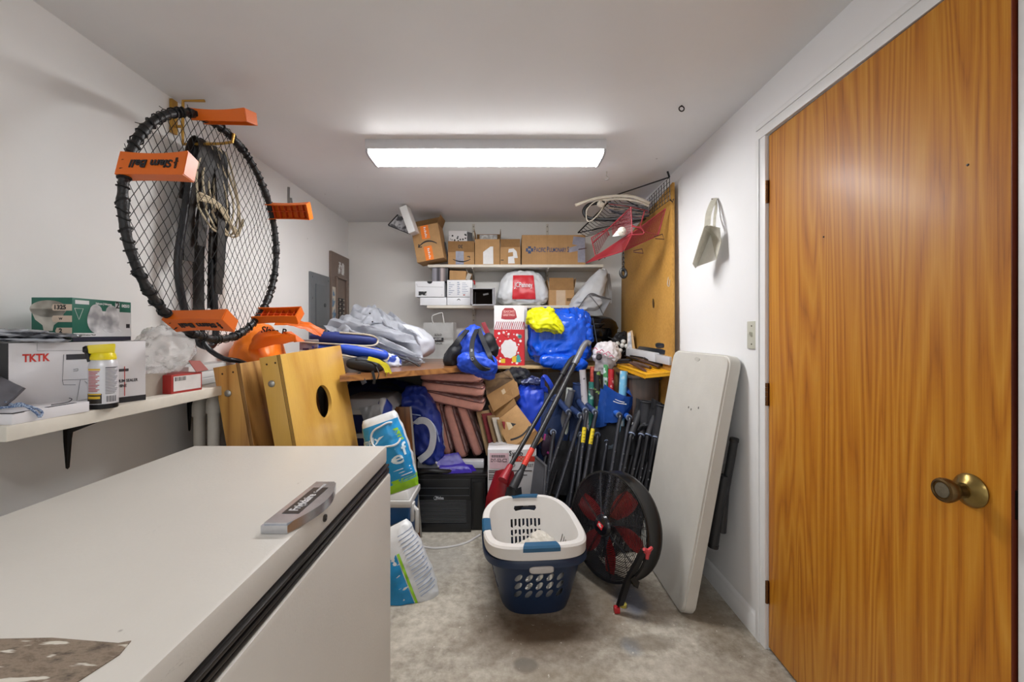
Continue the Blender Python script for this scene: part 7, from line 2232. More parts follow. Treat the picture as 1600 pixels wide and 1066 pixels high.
LWH = mat('#d9d6d2', 0.38, var=0.03, scale=8)
cu = MB()
zt = 0.285
for s_ in (1, -1):
    o = BM_ @ Vector((0.0, s_ * 0.262, 0.287 if s_ > 0 else 0.272)); cut_prism(cu, [(-0.058, 0.011), (-0.062, -0.004), (-0.052, -0.016), (-0.02, -0.011), (0.02, -0.011), (0.052, -0.016), (0.062, -0.004), (0.058, 0.011)], o, Xa, (0, 0, 1), 0.10)
    for c_ in range(8):
        x = (c_ - 3.5) * 0.0215
        for z_, h_ in ((0.215, 0.019), (0.170, 0.012), (0.132, 0.018)):
            sk = 0.006 if c_ % 2 else -0.006
            if s_ > 0 or z_ < 0.2:
                o = BM_ @ Vector((x, s_ * 0.23, z_)); cut_prism(cu, [(-0.0058, -h_), (0.0058, -h_ + sk), (0.0058, h_), (-0.0058, h_ - sk * 0.0)], o, Xa, (0, 0, 1), 0.12)
for s_ in (1, -1):
    for c_ in range(7):
        o = BM_ @ Vector((s_ * 0.19, (c_ - 3) * 0.03, 0.16)); cut_prism(cu, [(-0.006, -0.05), (0.006, -0.05), (0.006, 0.05), (-0.006, 0.05)], o, Ya, (0, 0, 1), 0.11)
wbk = basket('laundry_basket', 'white laundry basket with teal grips nested in the navy basket', 0.045, 0.132, 0.180, 0.330, 0.206, 0.262, 0.034, 0.052, 0.014, LWH, cu, (BX, BY, 0.045))
TEAL = mat('#27587a', 0.4, var=0.06)


def grip(a, half, z, hx, hy):
    mb = MB()
    n = 9
    pr = [(-0.006, -0.006), (-0.004, 0.003), (0.010, 0.004), (0.029, 0.002), (0.0365, -0.006), (0.0360, -0.022), (0.033, -0.022), (0.0335, -0.006), (0.026, -0.002)]
    rings = []
    for i in range(n):
        aa = a + half * (2 * i / (n - 1) - 1)
        zz = z + 0.014 * (abs(math.sin(aa)) ** 2 - 0.5) * 2
        ring = []
        for o, dz in pr:
            q = sell(aa, hx + o, hy + o); q.z = zz + dz
            ring.append(mb.bm.verts.new(BM_ @ q))
        rings.append(ring)
    k = len(pr)
    for p, q in zip(rings, rings[1:]):
        for j in range(k):
            mb._f([p[j], p[(j + 1) % k], q[(j + 1) % k], q[j]])
    mb._f(rings[0]); mb._f(rings[-1][::-1])
    part(mb, 'grip', TEAL, wbk)


for a_, hf in ((-PI / 2, 0.17), (PI / 2, 0.17), (PI, 0.09)):
    grip(a_, hf, 0.3305, 0.206, 0.262)
mb = MB(); mb.soft(BM_ @ Vector((0.0, -0.287, 0.243)), (0.105, 0.02, 0.03), 0.5, 0.5, 0.0, 10, 0, 26, 14, (0, 0, BROT)); part(mb, 'front_handle', mat('#b9b4b0', 0.35, var=0.1), wbk)
# gloves inside
t_ = thing('work_glove', 'crumpled off-white cloth lying inside the white laundry basket', 'cloth', tuple(BM_ @ Vector((0.02, -0.06, 0.05))))
GLV = mat('#c9c4ba', 0.8, var=0.14, scale=24, bump=0.3, bscale=150)
for k, (c_, s_, r_) in enumerate((((0.03, -0.06, 0.125), (0.2, 0.2, 0.14), (0, 0, 0.3)), ((0.0, -0.03, 0.195), (0.14, 0.09, 0.07), (0, 0.3, 0.5)), ((0.06, 0.0, 0.215), (0.13, 0.09, 0.075), (0.2, 0.3, -0.3)), ((0.07, -0.08, 0.2), (0.05, 0.10, 0.07), (0.4, 0, 0.3)))):
    mb = MB(); mb.soft(BM_ @ Vector(c_), s_, 0.85, 0.8, 0.012, 18, 0.022, 40, 26, r_, k * 3.1); part(mb, ('palm', 'cuff', 'cuff', 'finger')[k], GLV, t_)

# ================================================================== drum fan
FC = Vector((0.506, 2.115, 0.298)); FR = 0.250
yaw = R(212)
tilt = R(9)
fn = Vector((math.cos(yaw) * math.cos(tilt), math.sin(yaw) * math.cos(tilt), math.sin(tilt)))
FM_ = axis_m(FC, fn)             # z out of the front
t_ = thing('drum_fan', 'black drum floor fan with red blades standing beside the white folded table', 'fan', (FC.x, FC.y, 0))
fx, fy_, fz_ = (FM_.to_3x3() @ Vector(q) for q in ((1, 0, 0), (0, 1, 0), (0, 0, 1)))
mb = MB(); mb.lathe([(FR - 0.004, 0.012), (FR + 0.004, 0.016), (FR + 0.006, 0.008), (FR, 0.0), (FR, -0.07), (FR + 0.006, -0.078), (FR + 0.004, -0.088), (FR - 0.006, -0.086), (FR - 0.006, 0.004)], 72, FM_, False)
for z0, z1 in ((0.012, 0.004),):
    pass
part(mb, 'drum', BLACKM, t_)
FGR = mat('#3a3a3f', 0.22, 0.7, 0.05)
mb = MB()
nr = 26
for k in range(nr):
    r = 0.052 + (FR - 0.058) * k / (nr - 1)
    zz = 0.012 + 0.022 * (1 - (r / FR) ** 2)
    mb.tube([FM_ @ Vector((r * math.cos(2 * PI * i / 56), r * math.sin(2 * PI * i / 56), zz)) for i in range(56)], 0.0017, 4, True)
part(mb, 'front_guard', FGR, t_, kind='stuff')
mb = MB()
for k in range(8):
    a = 2 * PI * k / 8 + 0.3
    for da in (-0.03, 0.03):
        mb.tube([FM_ @ Vector((r * math.cos(a + da * 0.052 / r * 2), r * math.sin(a + da * 0.052 / r * 2), 0.0135 + 0.023 * (1 - (r / FR) ** 2))) for r in (0.05, 0.1, 0.15, 0.2, FR - 0.002)], 0.0018, 5)
part(mb, 'guard_spoke', FGR, t_, kind='stuff')
mb = MB()
for k in range(9):
    r = 0.06 + (FR - 0.066) * k / 8
    mb.tube([FM_ @ Vector((r * math.cos(2 * PI * i / 48), r * math.sin(2 * PI * i / 48), -0.079)) for i in range(48)], 0.0012, 4, True)
for k in range(16):
    a = 2 * PI * k / 16
    mb.tube([FM_ @ Vector((0.05 * math.cos(a), 0.05 * math.sin(a), -0.079)), FM_ @ Vector(((FR - 0.006) * math.cos(a), (FR - 0.006) * math.sin(a), -0.079))], 0.0015, 4)
part(mb, 'rear_guard', FGR, t_, kind='stuff')
FRED = mat('#cf4140', 0.4, var=0.08)
angs = [math.atan2((up_ := Vector((0, 0, 1))).dot(fy_), up_.dot(fx)) + R(d_) for d_ in (-22, -84, 172, 118, 60)]
# blades as in the photograph: up right, right, down, lower left, left (seen from the front)
base_up = math.atan2(Vector((0, 0, 1)).dot(fy_), Vector((0, 0, 1)).dot(fx))
for d_ in (-30, -92, -164, -218, -292 + 12):
    a = base_up + R(d_)
    mb = MB()
    def bl(u, v, a=a):
        r = 0.045 + (FR - 0.075) * u
        wdt = (0.25 + 0.16 * math.sin(PI * min(1, u * 0.9 + 0.1))) * (1 - 0.35 * u)
        aa = a + (v - 0.5) * wdt * 2.0 - 0.10 * u
        return FM_ @ Vector((r * math.cos(aa), r * math.sin(aa), -0.008 + (v - 0.5) * 0.034 * (1 - 0.4 * u)))
    mb.grid(bl, 12, 8)
    bmesh.ops.solidify(mb.bm, geom=mb.bm.faces[:], thickness=0.003)
    part(mb, 'blade', FRED, t_)
mb = MB(); mb.lathe([(0, -0.07), (0.048, -0.07), (0.048, -0.01), (0.03, 0.0), (0, 0.0)], 28, FM_); part(mb, 'motor', BLACK, t_)
mb = MB(); mb.lathe([(0, 0.022), (0.050, 0.022), (0.052, 0.034), (0.046, 0.044), (0.034, 0.050), (0, 0.052)], 32, FM_); hb = part(mb, 'hub_cap', mat('#15151b', 0.2), t_)
lm = FM_ @ Matrix.Translation((0, 0, 0.0522)) @ Matrix.Rotation(base_up - PI / 2 - 0.35, 4, 'Z')
mb = MB(); mb.prism([(-0.018, -0.013), (0.018, -0.013), (0.018, 0.013), (-0.018, 0.013)], lm, 0.001); part(mb, 'red_badge', mat('#c8222c', 0.35), hb)
mb = MB(); mb.box((0, 0, 0), (0.001, 0.001, 0.001)) if False else mb.prism([(-0.013, 0.000), (-0.010, 0.008), (0.004, 0.008), (0.0, 0.002), (0.010, 0.002), (0.012, -0.004), (-0.002, -0.006)], lm @ Matrix.Translation((0, 0, 0.001)), 0.0006); part(mb, 'badge_mark', WHITE, hb)
# stand: U-shaped bar from side pivots to feet, red caps and red knobs
side = Vector((-fn.y, fn.x, 0)).normalized()
for s_, nm in ((1, 'near'), (-1, 'far')):
    pv = FC - fn * 0.035 + side * s_ * (FR + 0.012) + Vector((0, 0, -0.03))
    if s_ * side.y < 0:
        pv = Vector((0.612, 1.885, 0.290))
    foot_f = Vector((0.498, 1.905, 0.014)) if pv.y < FC.y else Vector((pv.x - 0.10, pv.y, 0.012))
    mb = MB(); mb.strap([pv, pv + (foot_f - pv) * 0.5 + Vector((-0.012, 0, 0.0)), foot_f + Vector((0.012, 0, 0.02))], 0.036, 0.014, fn)
    part(mb, 'stand_leg', BLACKM, t_)
    back = Vector((0.64, 2.10, 0.012)) if pv.y < FC.y else pv + Vector((0.06, 0.0, 0.012 - pv.z))
    mb = MB(); mb.strap([pv + (foot_f - pv) * 0.45, pv + (foot_f - pv) * 0.62 + Vector((0.045, 0, 0.01)), back + Vector((-0.03, 0, 0.03)), back], 0.026, 0.012, (0.3, 0, 1))
    part(mb, 'stand_leg', BLACKM, t_)
    mb = MB(); mb.box(foot_f + Vector((-0.002, 0, 0.001)), (0.026, 0.026, 0.026), None, 0.005); part(mb, 'foot_cap', mat('#b01f28', 0.45), t_)
    mb = MB()
    KM2 = axis_m(pv + side * s_ * 0.006, side * s_)
    mb.lathe([(0, 0), (0.012, 0), (0.012, 0.02), (0, 0.02)], 14, KM2)
    for k in range(3):
        a = 2 * PI * k / 3 + 0.4
        mb.tube([KM2 @ Vector((0, 0, 0.013)), KM2 @ Vector((0.030 * math.cos(a), 0.030 * math.sin(a), 0.013))], [0.010, 0.007], 8)
    part(mb, 'knob', mat('#c2454a', 0.45), t_)
mb = MB(); mb.lathe([(0, 0), (0.017, 0), (0.017, 0.012), (0.012, 0.016), (0, 0.016)], 18, Matrix.Translation((P(970, 951, 1.95).x + 0.01, 1.95, 0.0)))
solo(mb, 'yellow_disc', mat('#a79a45', 0.4, var=0.2), 'small yellowish bottle cap on the floor by the red fan foot', 'cap', (P(970, 951, 1.95).x + 0.01, 1.95, 0.0))

# ================================================================== folded white table leaning on the right wall
TBL = mat('#c3c0b8', 0.5, var=0.06, scale=6, bump=0.12, bscale=140)
bn, bf = Vector((0.772, 1.868, 0.004)), Vector((0.762, 2.46, 0.004))
tn, tf = Vector((0.970, 1.842, 1.152)), Vector((0.960, 2.44, 1.16))
t_ = thing('folding_table', 'scuffed white plastic folding table, folded and leaning on the right wall', 'table', tuple((bn + bf) / 2))
nrm = (tn - bn).cross(bf - bn).normalized()
if nrm.x > 0:
    nrm = -nrm
yv = (bf - bn).normalized(); zv = (tn - bn).normalized()
W2, H2 = (bf - bn).length, (tn - bn).length
def rrect(w_, h_, r, n=6):
    out = []
    for cx_, cy_, a0 in ((w_ - r, r, -PI / 2), (w_ - r, h_ - r, 0), (r, h_ - r, PI / 2), (r, r, PI)):
        out += [(cx_ + r * math.cos(a0 + PI / 2 * i / n), cy_ + r * math.sin(a0 + PI / 2 * i / n)) for i in range(n + 1)]
    return out
TM = Matrix((-yv, zv, (-yv).cross(zv))).transposed().to_4x4(); TM.translation = bf
sgn = 1 if (-yv).cross(zv).dot(nrm) > 0 else -1
bb = MB(); bb.prism(rrect(W2, H2, 0.05), TM, -sgn * 0.058)
bmesh.ops.recalc_face_normals(bb.bm, faces=bb.bm.faces[:])
big = [e for e in bb.bm.edges if any(len(f.verts) > 8 for f in e.link_faces)]
bmesh.ops.bevel(bb.bm, geom=big, offset=0.008, segments=3, affect='EDGES')
part(bb, 'table_top', TBL, t_)
mb = MB()
for q in ((0.40, 0.90), (0.33, 0.88), (0.30, 0.885)):
    mb.lathe([(0, 0), (0.006, 0), (0.004, 0.0008), (0, 0.0008)], 10, axis_m(TM @ Vector((q[0] * 1.0, q[1], 0)) + nrm * 0.0002, nrm))
part(mb, 'dent_mark', mat('#4d4a46', 0.7), t_)
mb = MB(); hd = TM @ Vector((0.30, H2 - 0.035, 0)) + nrm * 0.0005; mb.prism(oval(0.028, 0.01), basis(hd, -yv, zv), 0.0012); part(mb, 'hand_grip', mat('#aeaba3', 0.5), t_)
back = -nrm
TLG = mat('#1e2023', 0.4, var=0.15)
p0 = tn + back * 0.10
for a_, b_ in (((1135, 812, 1.80), (1150, 697, 1.80)), ((1117, 822, 1.84), (1130, 725, 1.84)), ((1108, 838, 1.88), (1125, 760, 1.88))):
    A_, B_ = P(*a_), P(*b_)
    pass
mb = MB(); mb.tube([(0.966, 1.905, 0.36), (0.975, 1.895, 0.55), (0.995, 1.86, 0.775)], 0.017, 12); part(mb, 'leg', TLG, t_)
mb = MB(); mb.tube([(0.935, 1.92, 0.30), (0.948, 1.90, 0.46), (0.968, 1.885, 0.62)], 0.021, 12); part(mb, 'leg', TLG, t_)
mb = MB(); mb.tube([(0.995, 1.86, 0.775), (0.996, 1.858, 0.79)], 0.019, 12); part(mb, 'leg_cap', BLACK, t_)
mb = MB(); mb.tube([(0.935, 1.92, 0.30), (0.933, 1.921, 0.285)], 0.023, 12); part(mb, 'leg_cap', BLACK, t_)

# ================================================================== tan panel leaning on the right wall
def chip():
    t = NT('tan_panel_board')
    a = t.noise(120, 4, 0.7, t.mapped((1, 1, 0.5)))
    b = t.noise(3, 4, 0.6)
    col = t.ramp(t.math('ADD', t.math('MULTIPLY', a, 0.6), t.math('MULTIPLY', b, 0.4)), [(0.3, rgb('#8f6527')), (0.5, rgb('#b5853a')), (0.72, rgb('#c99a4e'))])
    t.bump(a, 0.1, 0.002)
    return t.fin(col, 0.6)


mb = MB()
px_ = 0.992
t_ = thing('wall_panel', 'tall tan fibre panel standing against the right wall behind the folded table', 'panel', (1.0, 3.1, 0))
mb = MB(); mb.hexa([Vector(q) for q in ((px_ - 0.02, 2.485, 0), (px_ - 0.005, 2.485, 0), (px_ + 0.015, 3.72, 0), (px_, 3.72, 0), (px_ + 0.005, 2.555, 2.15), (px_ + 0.02, 2.555, 2.15), (px_ + 0.036, 3.72, 2.02), (px_ + 0.022, 3.72, 2.02))], 0.001); part(mb, 'board', chip(), t_)
mb = MB(); c_ = P(1024, 474, 2.86); mb.prism(oval(0.012, 0.032, 0.1), basis((px_ - 0.003, c_.y, c_.z), (0, -1, 0), (0, 0, 1)), 0.002); part(mb, 'dark_knot', mat('#4b3517', 0.8), t_)
mb = MB(); mb.tube(bez([(px_ + 0.0, 2.60, 1.59), (px_ - 0.006, 2.60, 1.545), (px_ - 0.004, 2.58, 1.53), (px_ - 0.003, 2.57, 1.57)], 10), 0.002, 5); part(mb, 'wire_end', mat('#c4c0b8', 0.5), t_)

# ================================================================== wire racks by the ceiling
WBL = mat('#151517', 0.4, 0.4)
t_ = thing('wire_shelf', 'black wire grid shelf hanging tilted from the top of the tan panel', 'wire rack', tuple(P(1010, 330, 2.7)))
A_, B_, C_, D_ = P(1046, 276, 2.52), P(1048, 314, 2.52), P(903, 364, 3.3), P(962, 305, 3.1)
def lines(mb, A, B, C, D, nu, nv, r):
    for i in range(nu + 1):
        u = i / nu; mb.tube([A.lerp(B, u), D.lerp(C, u)], r, 4)
    for j in range(nv + 1):
        v = j / nv; mb.tube([A.lerp(D, v), B.lerp(C, v)], r, 4)
# back panel grid: near the panel
E0, E1, E2, E3 = P(1046, 277, 2.50), P(1047, 312, 2.50), P(1012, 338, 2.95), P(1012, 312, 2.95)
mb = MB(); lines(mb, E0, E1, E2, E3, 5, 9, 0.0022); part(mb, 'grid_panel', WBL, t_, kind='stuff')
F0, F1 = P(903, 364, 3.2), P(962, 305, 2.95)
mb = MB(); mb.tube([E0, F1], 0.004, 6); mb.tube([F1, F0], 0.005, 6); mb.tube([F0, P(1010, 342, 2.95)], 0.004, 6); mb.tube([F1, P(1012, 330, 2.95)], 0.003, 6); mb.tube([P(1047, 312, 2.5), P(1051, 316, 2.49), P(1052, 311, 2.49)], 0.004, 6); mb.tube([P(1043, 268, 2.50), P(1046, 277, 2.5)], 0.006, 6)
part(mb, 'outer_frame', WBL, t_)
mb = MB()
for k in range(17):
    u = (k + 0.5) / 17
    p = F0.lerp(F1, u); q = P(1008, 345, 2.95).lerp(P(1012, 322, 2.95), u)
    m_ = p.lerp(q, 0.35 + 0.2 * u) + Vector((0, 0, -0.03))
    mb.tube([p, p + Vector((0.05, 0, -0.035 - 0.01 * u)), q], 0.0022, 4)
part(mb, 'shelf_wire', WBL, t_, kind='stuff')
# red wire basket below
WRD = mat('#962d36', 0.45, 0.1)
WRD_D = mat('#6f2730', 0.4, 0.2)
t_ = thing('wire_basket', 'red mesh wire basket hanging upside down under the black wire shelf', 'wire basket', tuple(P(970, 370, 2.75)))
a0, a1, a2, a3 = P(926, 378, 3.0), P(988, 325, 2.62), P(988, 366, 2.58), P(931, 402, 2.92)
mb = MB()
lines(mb, P(956, 352, 2.9), P(986, 324, 2.60), P(988, 366, 2.58), P(957, 367, 2.86), 16, 10, 0.0012)
part(mb, 'mesh_side', WRD, t_, kind='stuff')
mb = MB(); lines(mb, P(924, 372, 3.0), P(948, 358, 2.96), P(952, 366, 2.93), P(931, 400, 2.95), 8, 9, 0.0014); part(mb, 'mesh_end', WRD_D, t_, kind='stuff')
mb = MB(); lines(mb, P(931, 400, 2.92), P(988, 362, 2.58), P(975, 392, 2.66), P(916, 411, 3.0), 26, 16, 0.0019); part(mb, 'mesh_bottom', WRD, t_, kind='stuff')
mb = MB(); lines(mb, P(988, 364, 2.58), P(975, 392, 2.66), P(1030, 366, 2.62), P(1040, 326, 2.58), 22, 16, 0.0015); part(mb, 'mesh_front', WRD, t_, kind='stuff')
mb = MB()
for pts in (((956, 352, 2.9), (986, 324, 2.6), (988, 366, 2.58), (931, 400, 2.92), (916, 411, 3.0), (975, 392, 2.66), (988, 366, 2.58)), ((924, 372, 3.0), (931, 402, 2.95), (916, 411, 3.0)), ((1040, 326, 2.58), (1028, 367, 2.6), (1006, 362, 2.6), (988, 352, 2.58)), ((1040, 326, 2.58), (1000, 356, 2.62)), ((975, 392, 2.66), (1030, 367, 2.62)), ((924, 372, 3.0), (948, 358, 2.96), (952, 368, 2.93)), ((1000, 355, 2.62), (1007, 330, 2.62)), ((926, 380, 2.98), (975, 335, 2.7))):
    mb.tube([P(*q) for q in pts], 0.0038, 6)
mb.tube(bez([P(988, 354, 2.575), P(1000, 356, 2.56), P(1006, 363, 2.56), P(1003, 366, 2.56), P(988, 367, 2.575)], 16), 0.004, 6)
part(mb, 'frame_wire', WRD, t_)
mb = MB()
for pts in (((1022, 370, 2.6), (1035, 366, 2.56), (1038, 374, 2.55), (1024, 373, 2.58)), ((990, 392, 2.66), (1003, 389, 2.6), (1005, 396, 2.59), (990, 394, 2.64)), ((916, 388, 3.0), (904, 390, 3.05)), ((935, 407, 2.95), (946, 400, 2.93), (945, 404, 2.92))):
    mb.tube([P(*q) for q in pts], 0.003, 6)
part(mb, 'hook', mat('#4b2a2c', 0.4, 0.4), t_, kind='stuff')
# pale funnel/cap resting in it
t_ = thing('round_plug', 'round white plastic cap sitting in the red wire basket', 'cap', tuple(P(971, 366, 2.62)))
mb = MB(); mb.lathe([(0, 0), (0.026, 0), (0.028, 0.008), (0.022, 0.014), (0.008, 0.016), (0.006, 0.022), (0, 0.022)], 22, axis_m(P(971, 362, 2.62), (0.15, -1, -0.1))); part(mb, 'disc', mat('#cfcabd', 0.45), t_)
mb = MB(); mb.slab(P(957, 370, 2.68), P(972, 368, 2.63), P(968, 360, 2.63), P(964, 361, 2.66), 0.003); part(mb, 'paper_wing', WHITE, t_)
# coils
t_ = thing('cable_coil', 'coil of pale tubing and black hose lying on the black wire shelf', 'hose', tuple(P(950, 330, 2.95)))
PALE = mat('#c9c0b0', 0.5, var=0.1)
mb = MB(); mb.tube(bez([P(899, 321, 3.0), P(925, 312, 2.97), P(955, 307, 2.92), P(985, 307, 2.85), P(1005, 313, 2.8), P(1015, 318, 2.8)], 40), 0.011, 8); part(mb, 'tubing', PALE, t_)
mb = MB(); mb.tube(bez([P(943, 313, 2.95), P(970, 311, 2.9), P(998, 315, 2.84), P(1014, 322, 2.82)], 30), 0.008, 8); part(mb, 'tubing', PALE, t_)
mb = MB(); mb.tube(bez([P(948, 312, 2.94), P(940, 328, 2.96), P(928, 342, 3.0), P(919, 346, 3.02), P(916, 338, 3.02), P(918, 326, 3.0), P(930, 315, 2.97), P(945, 311, 2.95)], 40), 0.004, 6); part(mb, 'cord', PALE, t_)
mb = MB(); mb.tube(bez([P(945, 316, 2.98), P(920, 320, 3.02), P(912, 330, 3.04), P(918, 340, 3.04), P(940, 343, 3.0), P(975, 342, 2.92), P(1005, 336, 2.85)], 50), 0.012, 8); part(mb, 'black_hose', BLACK, t_)
random.seed(14)
for k in range(6):
    mb = MB(); o_ = 3 * k
    mb.tube(bez([P(955 + random.uniform(-6, 6), 316 + o_, 2.95), P(975, 320 + o_ + random.uniform(-3, 3), 2.9), P(998 + random.uniform(-5, 5), 324 + o_, 2.86), P(1014, 330 + o_ * 0.5, 2.84), P(995, 338 + random.uniform(-2, 4), 2.86), P(965, 336, 2.93)], 40), 0.0045, 6)
    part(mb, 'cord', mat(('#55565c', '#7d3a3a', '#2a2b30', '#8b7a6c', '#3c3d44', '#2a2b30')[k], 0.5), t_)
mb = MB(); mb.lathe([(0, 0), (0.02, 0), (0.022, 0.02), (0.016, 0.034), (0, 0.034)], 16, axis_m(P(941, 321, 2.93), (-0.8, -0.4, 0.3))); part(mb, 'cord_plug', PALE, t_)
t_ = thing('hanging_chain', 'short black chain with a round black weight hanging by the red basket', 'chain', tuple(P(974, 432, 2.66)))
for k in range(9):
    z0 = P(974, 394 + k * 3.4, 2.66)
    mb = MB(); u_ = (1, 0, 0) if k % 2 else (0, 1, 0); mb.tube([Vector(z0) + Vector(u_) * 0.006 * math.cos(a) + Vector((0, 0, 0.011 * math.sin(a))) for a in [2 * PI * i / 12 for i in range(12)]], 0.0024, 5, True); part(mb, 'chain_link', BLACK, t_)
mb = MB(); mb.tube([P(974, 427, 2.66) + Vector((0.017 * math.cos(a), 0.006 * math.sin(a), 0.026 * math.sin(a))) for a in [2 * PI * i / 20 for i in range(20)]], 0.010, 8, True); part(mb, 'weight', BLACK, t_)
mb = MB(); mb.tube(bez([P(1039, 320, 2.52), P(1062, 366, 2.52), P(1068, 364, 2.52)], 8), 0.001, 4) if False else mb.tube([P(930, 298, 2.74) , P(930, 304, 2.74)], 0.003, 6)
mb.lathe([(0, 0), (0.009, 0), (0.009, 0.004), (0, 0.004)], 10, Matrix.Translation(P(930, 296, 2.9)).copy())
mb.bm.clear()
c_ = P(948, 0, 2.62); c_.z = ZC
mb.tube([c_, c_ - Vector((0, 0, 0.03))] + arc(c_ - Vector((0, 0, 0.042)), 0.012, PI / 2, -PI * 0.8, 12), 0.0028, 6)
solo(mb, 'ceiling_hook', mat('#b9b7b2', 0.4, 0.6), 'small pale screw hook in the ceiling over the wire shelf', 'hook', tuple(c_))
# ================================================================== corner: crates, tool tray, wrapping rolls
# yellow tool tray on a dark tote
YT = mat('#e0a41c', 0.4, var=0.06, scale=10)
ty0, ty1 = 2.57, 3.12
t_ = thing('tote_bin', 'dark plastic tote standing under the yellow tool tray beside the tan panel', 'bin', (0.90, 2.85, 0))
mb = MB(); mb.hexa([Vector(q) for q in ((0.84, 2.76, 0), (0.962, 2.74, 0), (0.962, 3.08, 0), (0.80, 3.08, 0), (0.81, 2.73, 0.955), (0.972, 2.70, 0.955), (0.975, 3.1, 0.955), (0.775, 3.1, 0.955))], 0.006); part(mb, 'body', mat('#4a3a32', 0.35, var=0.3, scale=9, stretch=(6, 6, 0.2)), t_)
mb = MB(); mb.hexa([Vector(q) for q in ((0.80, 2.70, 0.956), (0.978, 2.66, 0.956), (0.978, 3.11, 0.956), (0.765, 3.11, 0.956), (0.80, 2.70, 0.975), (0.978, 2.66, 0.975), (0.978, 3.11, 0.975), (0.765, 3.11, 0.975))], 0.004); part(mb, 'rim', mat('#3a3230', 0.4), t_)
A_, B_, C_, D_ = Vector((0.850, 2.585, 0.986)), Vector((0.981, 2.50, 1.010)), Vector((0.981, 3.16, 1.03)), Vector((0.775, 3.12, 1.022))
t_ = thing('tool_tray', 'bright yellow toothed plastic tray holding loose tools on the dark tote', 'tray', tuple((A_ + C_) / 2))
up = Vector((0, 0, 1))
mb = MB(); mb.hexa([A_, B_, C_, D_, A_ + up * 0.010, B_ + up * 0.010, C_ + up * 0.010, D_ + up * 0.010], 0.002); part(mb, 'base', YT, t_)
mb = MB()
for p, q in ((A_, B_), (D_, A_)):
    n_ = (q - p).normalized()
    i_ = Vector((-n_.y, n_.x, 0)) * 0.006
    mb.hexa([p - up * 0.012, q - up * 0.012, q - up * 0.012 + i_, p - up * 0.012 + i_, p + up * 0.014, q + up * 0.014, q + up * 0.014 + i_, p + up * 0.014 + i_], 0.001)
rim_ = part(mb, 'rim', YT, t_)
mb = MB()
for k in range(26):
    p = D_.lerp(A_, (k + 0.5) / 26) + Vector((-0.002, 0, -0.014)); mb.box(p, (0.006, 0.010, 0.006), None, 0.0015)
part(mb, 'rim_tooth', YT, t_, kind='stuff')
mb = MB()
for k in range(3):
    u = 0.3 + 0.2 * k
    mb.tube([A_.lerp(B_, u) + up * 0.012, D_.lerp(C_, u) + up * 0.012], 0.003, 5)
part(mb, 'raised_rib', YT, t_)
TLB = mat('#4d342a', 0.45, var=0.2); TLK = mat('#232126', 0.4, 0.3, 0.2)
tools = (((963, 567, 2.98), (985, 567, 2.86), (1012, 582, 2.66), '#4d342a', 0.010, 'file', 'brown handled file lying nearest the tray front'),
         ((968, 562, 3.02), (990, 567, 2.86), (1016, 575, 2.72), '#58443d', 0.012, 'chisel', 'chisel with worn brown handle lying across the tray middle'),
         ((960, 566, 3.02), (968, 564, 3.0), (985, 564, 2.9), '#1d1c20', 0.013, 'pliers', 'black pliers at the left corner of the yellow tray'),
         ((976, 556, 3.06), (1000, 563, 2.88), (1030, 574, 2.66), '#4a332b', 0.009, 'screwdriver', 'long brown screwdriver lying further back in the tray'),
         ((985, 556, 3.06), (1008, 560, 2.9), (1034, 570, 2.68), '#2a272c', 0.012, 'wrench', 'dark steel wrench lying at the back of the tray'))
for a, b, c, col_, r_, nm, lab in tools:
    pts = [P(*a), P(*b), P(*c)]
    t2 = thing(nm, lab, 'tool', tuple(pts[1]), (0, 0, 0), 'tools in the yellow tray')
    mb = MB(); mb.tube(bez([pts[1], pts[1].lerp(pts[2], 0.5) + Vector((0, 0, 0.002)), pts[2]], 10), [r_ * 0.75] + [r_] * 8 + [r_] * 3 if False else r_, 9); part(mb, 'handle', mat(col_, 0.45, var=0.2), t2)
    mb = MB(); mb.tube(bez([pts[0], pts[0].lerp(pts[1], 0.5), pts[1]], 8), r_ * 0.55, 7); part(mb, 'shaft', TLK, t2)
# white strip light box and dark saw behind
p0, p1 = P(978, 556, 3.24), P(1046, 571, 2.53)
t_ = thing('long_white_box', 'long slim white box lying along the tan panel behind the tools', 'box', tuple((p0 + p1) / 2))
dv = (p1 - p0).normalized(); sd = Vector((dv.y, -dv.x, 0)).normalized()
if sd.x < 0: sd = -sd
h = Vector((0, 0, 0.058)); w_ = sd * 0.04
pm = p0.lerp(p1, 0.72)
mb = MB(); mb.hexa([p0, p0 + w_, pm + w_, pm, p0 + h, p0 + w_ + h, pm + w_ + h, pm + h], 0.002); part(mb, 'box_body', mat('#d0d1d4', 0.4, var=0.05), t_)
h2 = h * 0.85
mb = MB(); mb.hexa([pm + dv * 0.002, pm + w_ + dv * 0.002, p1 + w_, p1, pm + h2 + dv * 0.002, pm + w_ + h2 + dv * 0.002, p1 + w_ + h2, p1 + h2], 0.002); part(mb, 'end_sleeve', mat('#bfc0c4', 0.25, var=0.05), t_)
t_ = thing('hand_saw', 'dark flat saw with a teal grip resting on the long white box', 'saw', tuple(P(1020, 545, 2.9)))
q0, q1 = P(996, 545, 3.1) + Vector((0.0, 0, 0)), P(1054, 555, 2.52)
mb = MB(); mb.slab(P(996, 547, 3.12), P(1055, 559, 2.52), P(1050, 549, 2.56), P(1000, 542, 3.12), 0.008, 0.001); part(mb, 'blade', mat('#2c3034', 0.35, 0.4, 0.15), t_)
mb = MB(); mb.soft(P(1036, 540, 2.72), (0.05, 0.16, 0.035), 0.6, 0.6, 0.002, 20, 0, 24, 14, (0, 0, 0.1)); part(mb, 'grip', mat('#1d2226', 0.4), t_)
